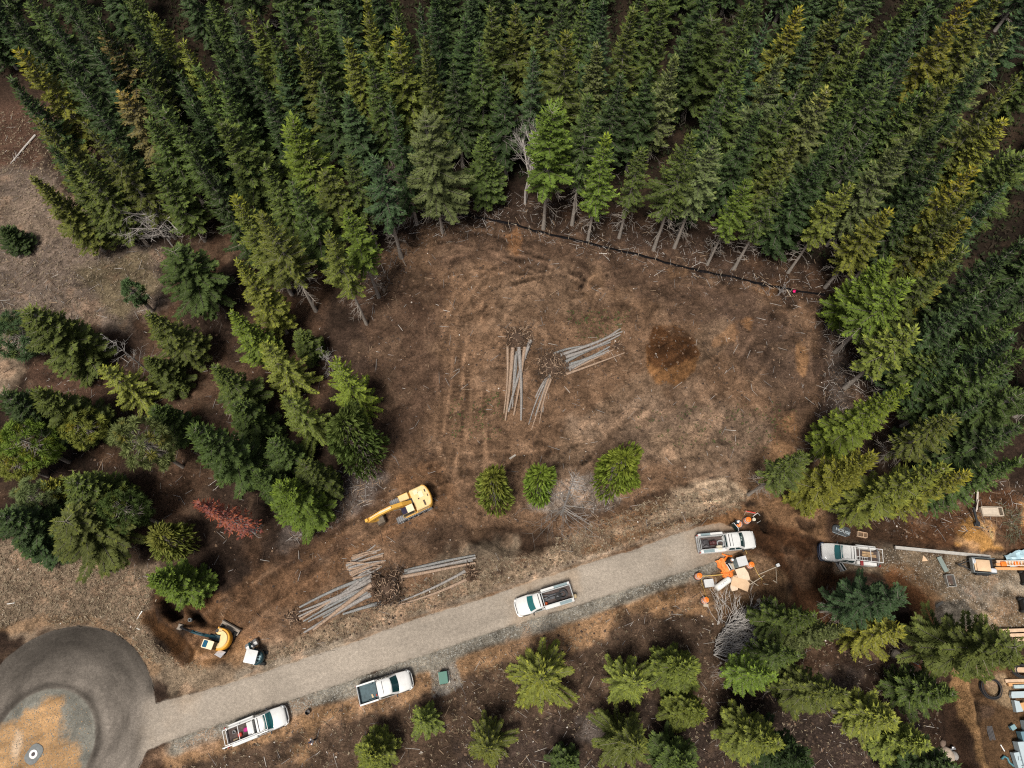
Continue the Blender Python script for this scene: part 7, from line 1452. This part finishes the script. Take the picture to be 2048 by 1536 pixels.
EAST = [(1640, 600), (1760, 640), (1780, 800), (1740, 960), (1640, 1010), (1620, 880), (1650, 760)]
SOUTH = [(340, 1530), (700, 1400), (1060, 1280), (1400, 1160), (1560, 1250), (1900, 1320), (1900, 1540), (330, 1560)]
WEST = [(-20, 480), (330, 500), (600, 640), (760, 700), (760, 960), (560, 1110), (420, 1180), (0, 1100)]
OPEN = [(-20, 210), (80, 220), (160, 430), (330, 500), (300, 640), (-20, 660)]
GREY = [(1060, 960), (1180, 950), (1250, 1000), (1200, 1035), (1090, 1045)]
WGRY = [(570, 1090), (640, 950), (770, 900), (750, 1000), (640, 1070)]
TANG = [(-20, 1090), (100, 1085), (310, 1150), (300, 1230), (420, 1350), (300, 1330), (60, 1232), (-20, 1270)]
VERGE = [(480, 1345), (760, 1255), (1050, 1155), (1330, 1065), (1480, 1020), (1500, 980), (1330, 990), (1050, 1100), (760, 1190)]
NEAST = [(1690, 1000), (1760, 960), (1930, 960), (2048, 960), (2048, 1060), (1800, 1080)]
W_ = (.5, .46, .42); G_ = (.3, .27, .25); B_ = (.12, .08, .06); T_ = (.38, .27, .18)
scatter('twig_litter', 'pale twigs and splinters strewn over the cleared soil and wood floor', 7600, [(CLR, 2.6), (NORTH, 4.5), (EAST, 3.2), (SOUTH, 2.4), (WEST, 2.6), (GREY, 1.0), (WGRY, 1.6), (NEAST, 1.2), (OPEN, .8)], 'stick', [W_, G_, G_, B_, T_, B_], 1, (.15, 1.5, .03))
scatter('bark_chips', 'small bark chips and brown clods scattered over the cleared soil', 9000, [(CLR, 8), (SOUTH, 4), (VERGE, 2), (WEST, 2), (NEAST, 1), (EAST, 1)], 'stone', [(.1, .065, .045), (.14, .09, .06), (.06, .04, .03), (.17, .11, .07), (.05, .035, .027)], 2, (.04, .22, 0))
scatter('pebbles', 'small white stones dotted over the ground', 240, [(SOUTH, 5), (CLR, 2), (TANG, 1), (NEAST, 1), (VERGE, 1)], 'stone', [(.62, .58, .52), (.5, .45, .4)], 3, (.05, .15, 0))
scatter('dry_grass', 'dry tan grass tufts on the verges and the open ground', 11000, [(TANG, 4), (OPEN, 3.6), (VERGE, 3), (SOUTH, 2)], 'tuft', [(.3, .24, .16), (.24, .18, .12), (.38, .31, .22), (.17, .12, .08)], 4, (.12, .42, .022))
scatter('low_weeds', 'sparse low green weeds on the cleared soil', 420, [([(1130, 620), (1260, 620), (1240, 690), (1150, 680)], 1), ([(900, 800), (1020, 780), (1000, 880), (900, 880)], .8), ([(1250, 820), (1600, 800), (1560, 900), (1300, 900)], 1.2)], 'tuft', [(.05, .085, .025), (.08, .1, .03)], 5, (.12, .34, .03))
SHZ = [(x, y - 2) for x, y in LO[1:-1]] + [(x, y + 4) for x, y in SH[::-1]]
scatter('roadside_gravel', 'grey gravel along the lower edge of the road', 5200, [(SHZ, 1)], 'stone', [(.27, .26, .23), (.21, .2, .18), (.31, .3, .27), (.17, .16, .14)], 6, (.025, .1, 0))
scatter('yard_gravel', 'grey and tan gravel of the yard at the right', 3600, [([(1760, 1095), (1850, 1105), (2048, 1130), (2048, 1270), (1960, 1265), (1880, 1190), (1760, 1135)], 1), ([(858, 1333), (912, 1320), (922, 1370), (870, 1388)], .16)], 'stone', [(.36, .33, .29), (.22, .2, .17), (.28, .22, .16)], 7, (.025, .09, 0))
scatter('island_gravel', 'grey gravel ring of the round traffic island', 2600, [([(0, 1385), (110, 1370), (195, 1440), (200, 1536), (0, 1536)], 1)], 'stone', [(.17, .17, .155), (.22, .22, .2), (.13, .13, .115), (.34, .23, .13)], 8, (.025, .08, 0), True)
FORZ = [(-60, -60), (2110, -60), (2110, 880), (1950, 850), (1800, 640), (1690, 545), (1450, 455), (1200, 405), (1000, 350), (900, 385), (780, 415), (640, 475), (480, 460), (350, 390), (250, 290), (120, 190), (-60, 140)]
scatter('added_undergrowth', 'dark ferny undergrowth added to darken the floor of the dense forest', 15000, [(FORZ, 1)], 'tuft', [(.02, .03, .01), (.03, .036, .012), (.03, .022, .014)], 9, (.35, 1.1, .07))  # near-black tufts added to darken the gaps between the firs
brush('brush_pile', 'dark broken twigs around the big root heap of the roadside logs', [c5(950, 420), c5(1180, 400), c5(1180, 700), c5(1000, 720)], 90, 31, mat('dark_twigs', (.06, .04, .028), var=.4), (.5, 1.5), .03, .9)
brush('brush_pile', 'dark broken twigs around the wide root tangle in the clearing', [c4(520, 480), c4(720, 480), c4(760, 680), c4(540, 720)], 80, 32, mat('dark_twigs', None), (.5, 1.4), .028, .6)
brush('brush_pile', 'dark broken twigs at the head of the upright log pile', [c4(240, 270), c4(430, 260), c4(450, 420), c4(240, 430)], 60, 33, mat('dark_twigs', None), (.5, 1.4), .028, .6)
# ---------------------------------------------------------------- daylight: soft overcast with a broad sun from the lower left
sc = bpy.context.scene
w = bpy.data.worlds.new('World'); sc.world = w; w.use_nodes = True; nt = w.node_tree
sky = nt.nodes.new('ShaderNodeTexSky'); sky.sky_type = 'NISHITA'; sky.sun_disc = False
EL, AZ = R(68), R(204)                       # sun height; compass bearing from +Y clockwise (from below the picture)
sky.sun_elevation = EL; sky.sun_rotation = AZ; sky.air_density = 1.; sky.dust_density = 3.; sky.ozone_density = .6
hs = nt.nodes.new('ShaderNodeHueSaturation'); hs.inputs['Saturation'].default_value = .45      # thin cloud: whiter than a clear sky
nt.links.new(sky.outputs[0], hs.inputs['Color']); nt.links.new(hs.outputs[0], nt.nodes['Background'].inputs[0]); nt.nodes['Background'].inputs[1].default_value = .06
sun = bpy.data.lights.new('sun', 'SUN'); sun.energy = 3.6; sun.angle = R(16); sun.color = (1, .94, .85)
so = bpy.data.objects.new('sun', sun); C.objects.link(so)
d = Vector((math.sin(AZ) * math.cos(EL), math.cos(AZ) * math.cos(EL), math.sin(EL)))
so.rotation_euler = d.to_track_quat('Z', 'Y').to_euler(); so.location = d * 120
vs = sc.view_settings; sc.display_settings.display_device = 'sRGB'
vs.view_transform = 'Standard'; vs.look = 'None'; vs.gamma = 1; vs.exposure = .22
sc.render.engine = 'CYCLES'; sc.cycles.use_denoising = False; sc.cycles.pixel_filter_type = 'BLACKMAN_HARRIS'; sc.cycles.filter_width = 1.15; sc.cycles.max_bounces = 6; sc.cycles.transparent_max_bounces = 4
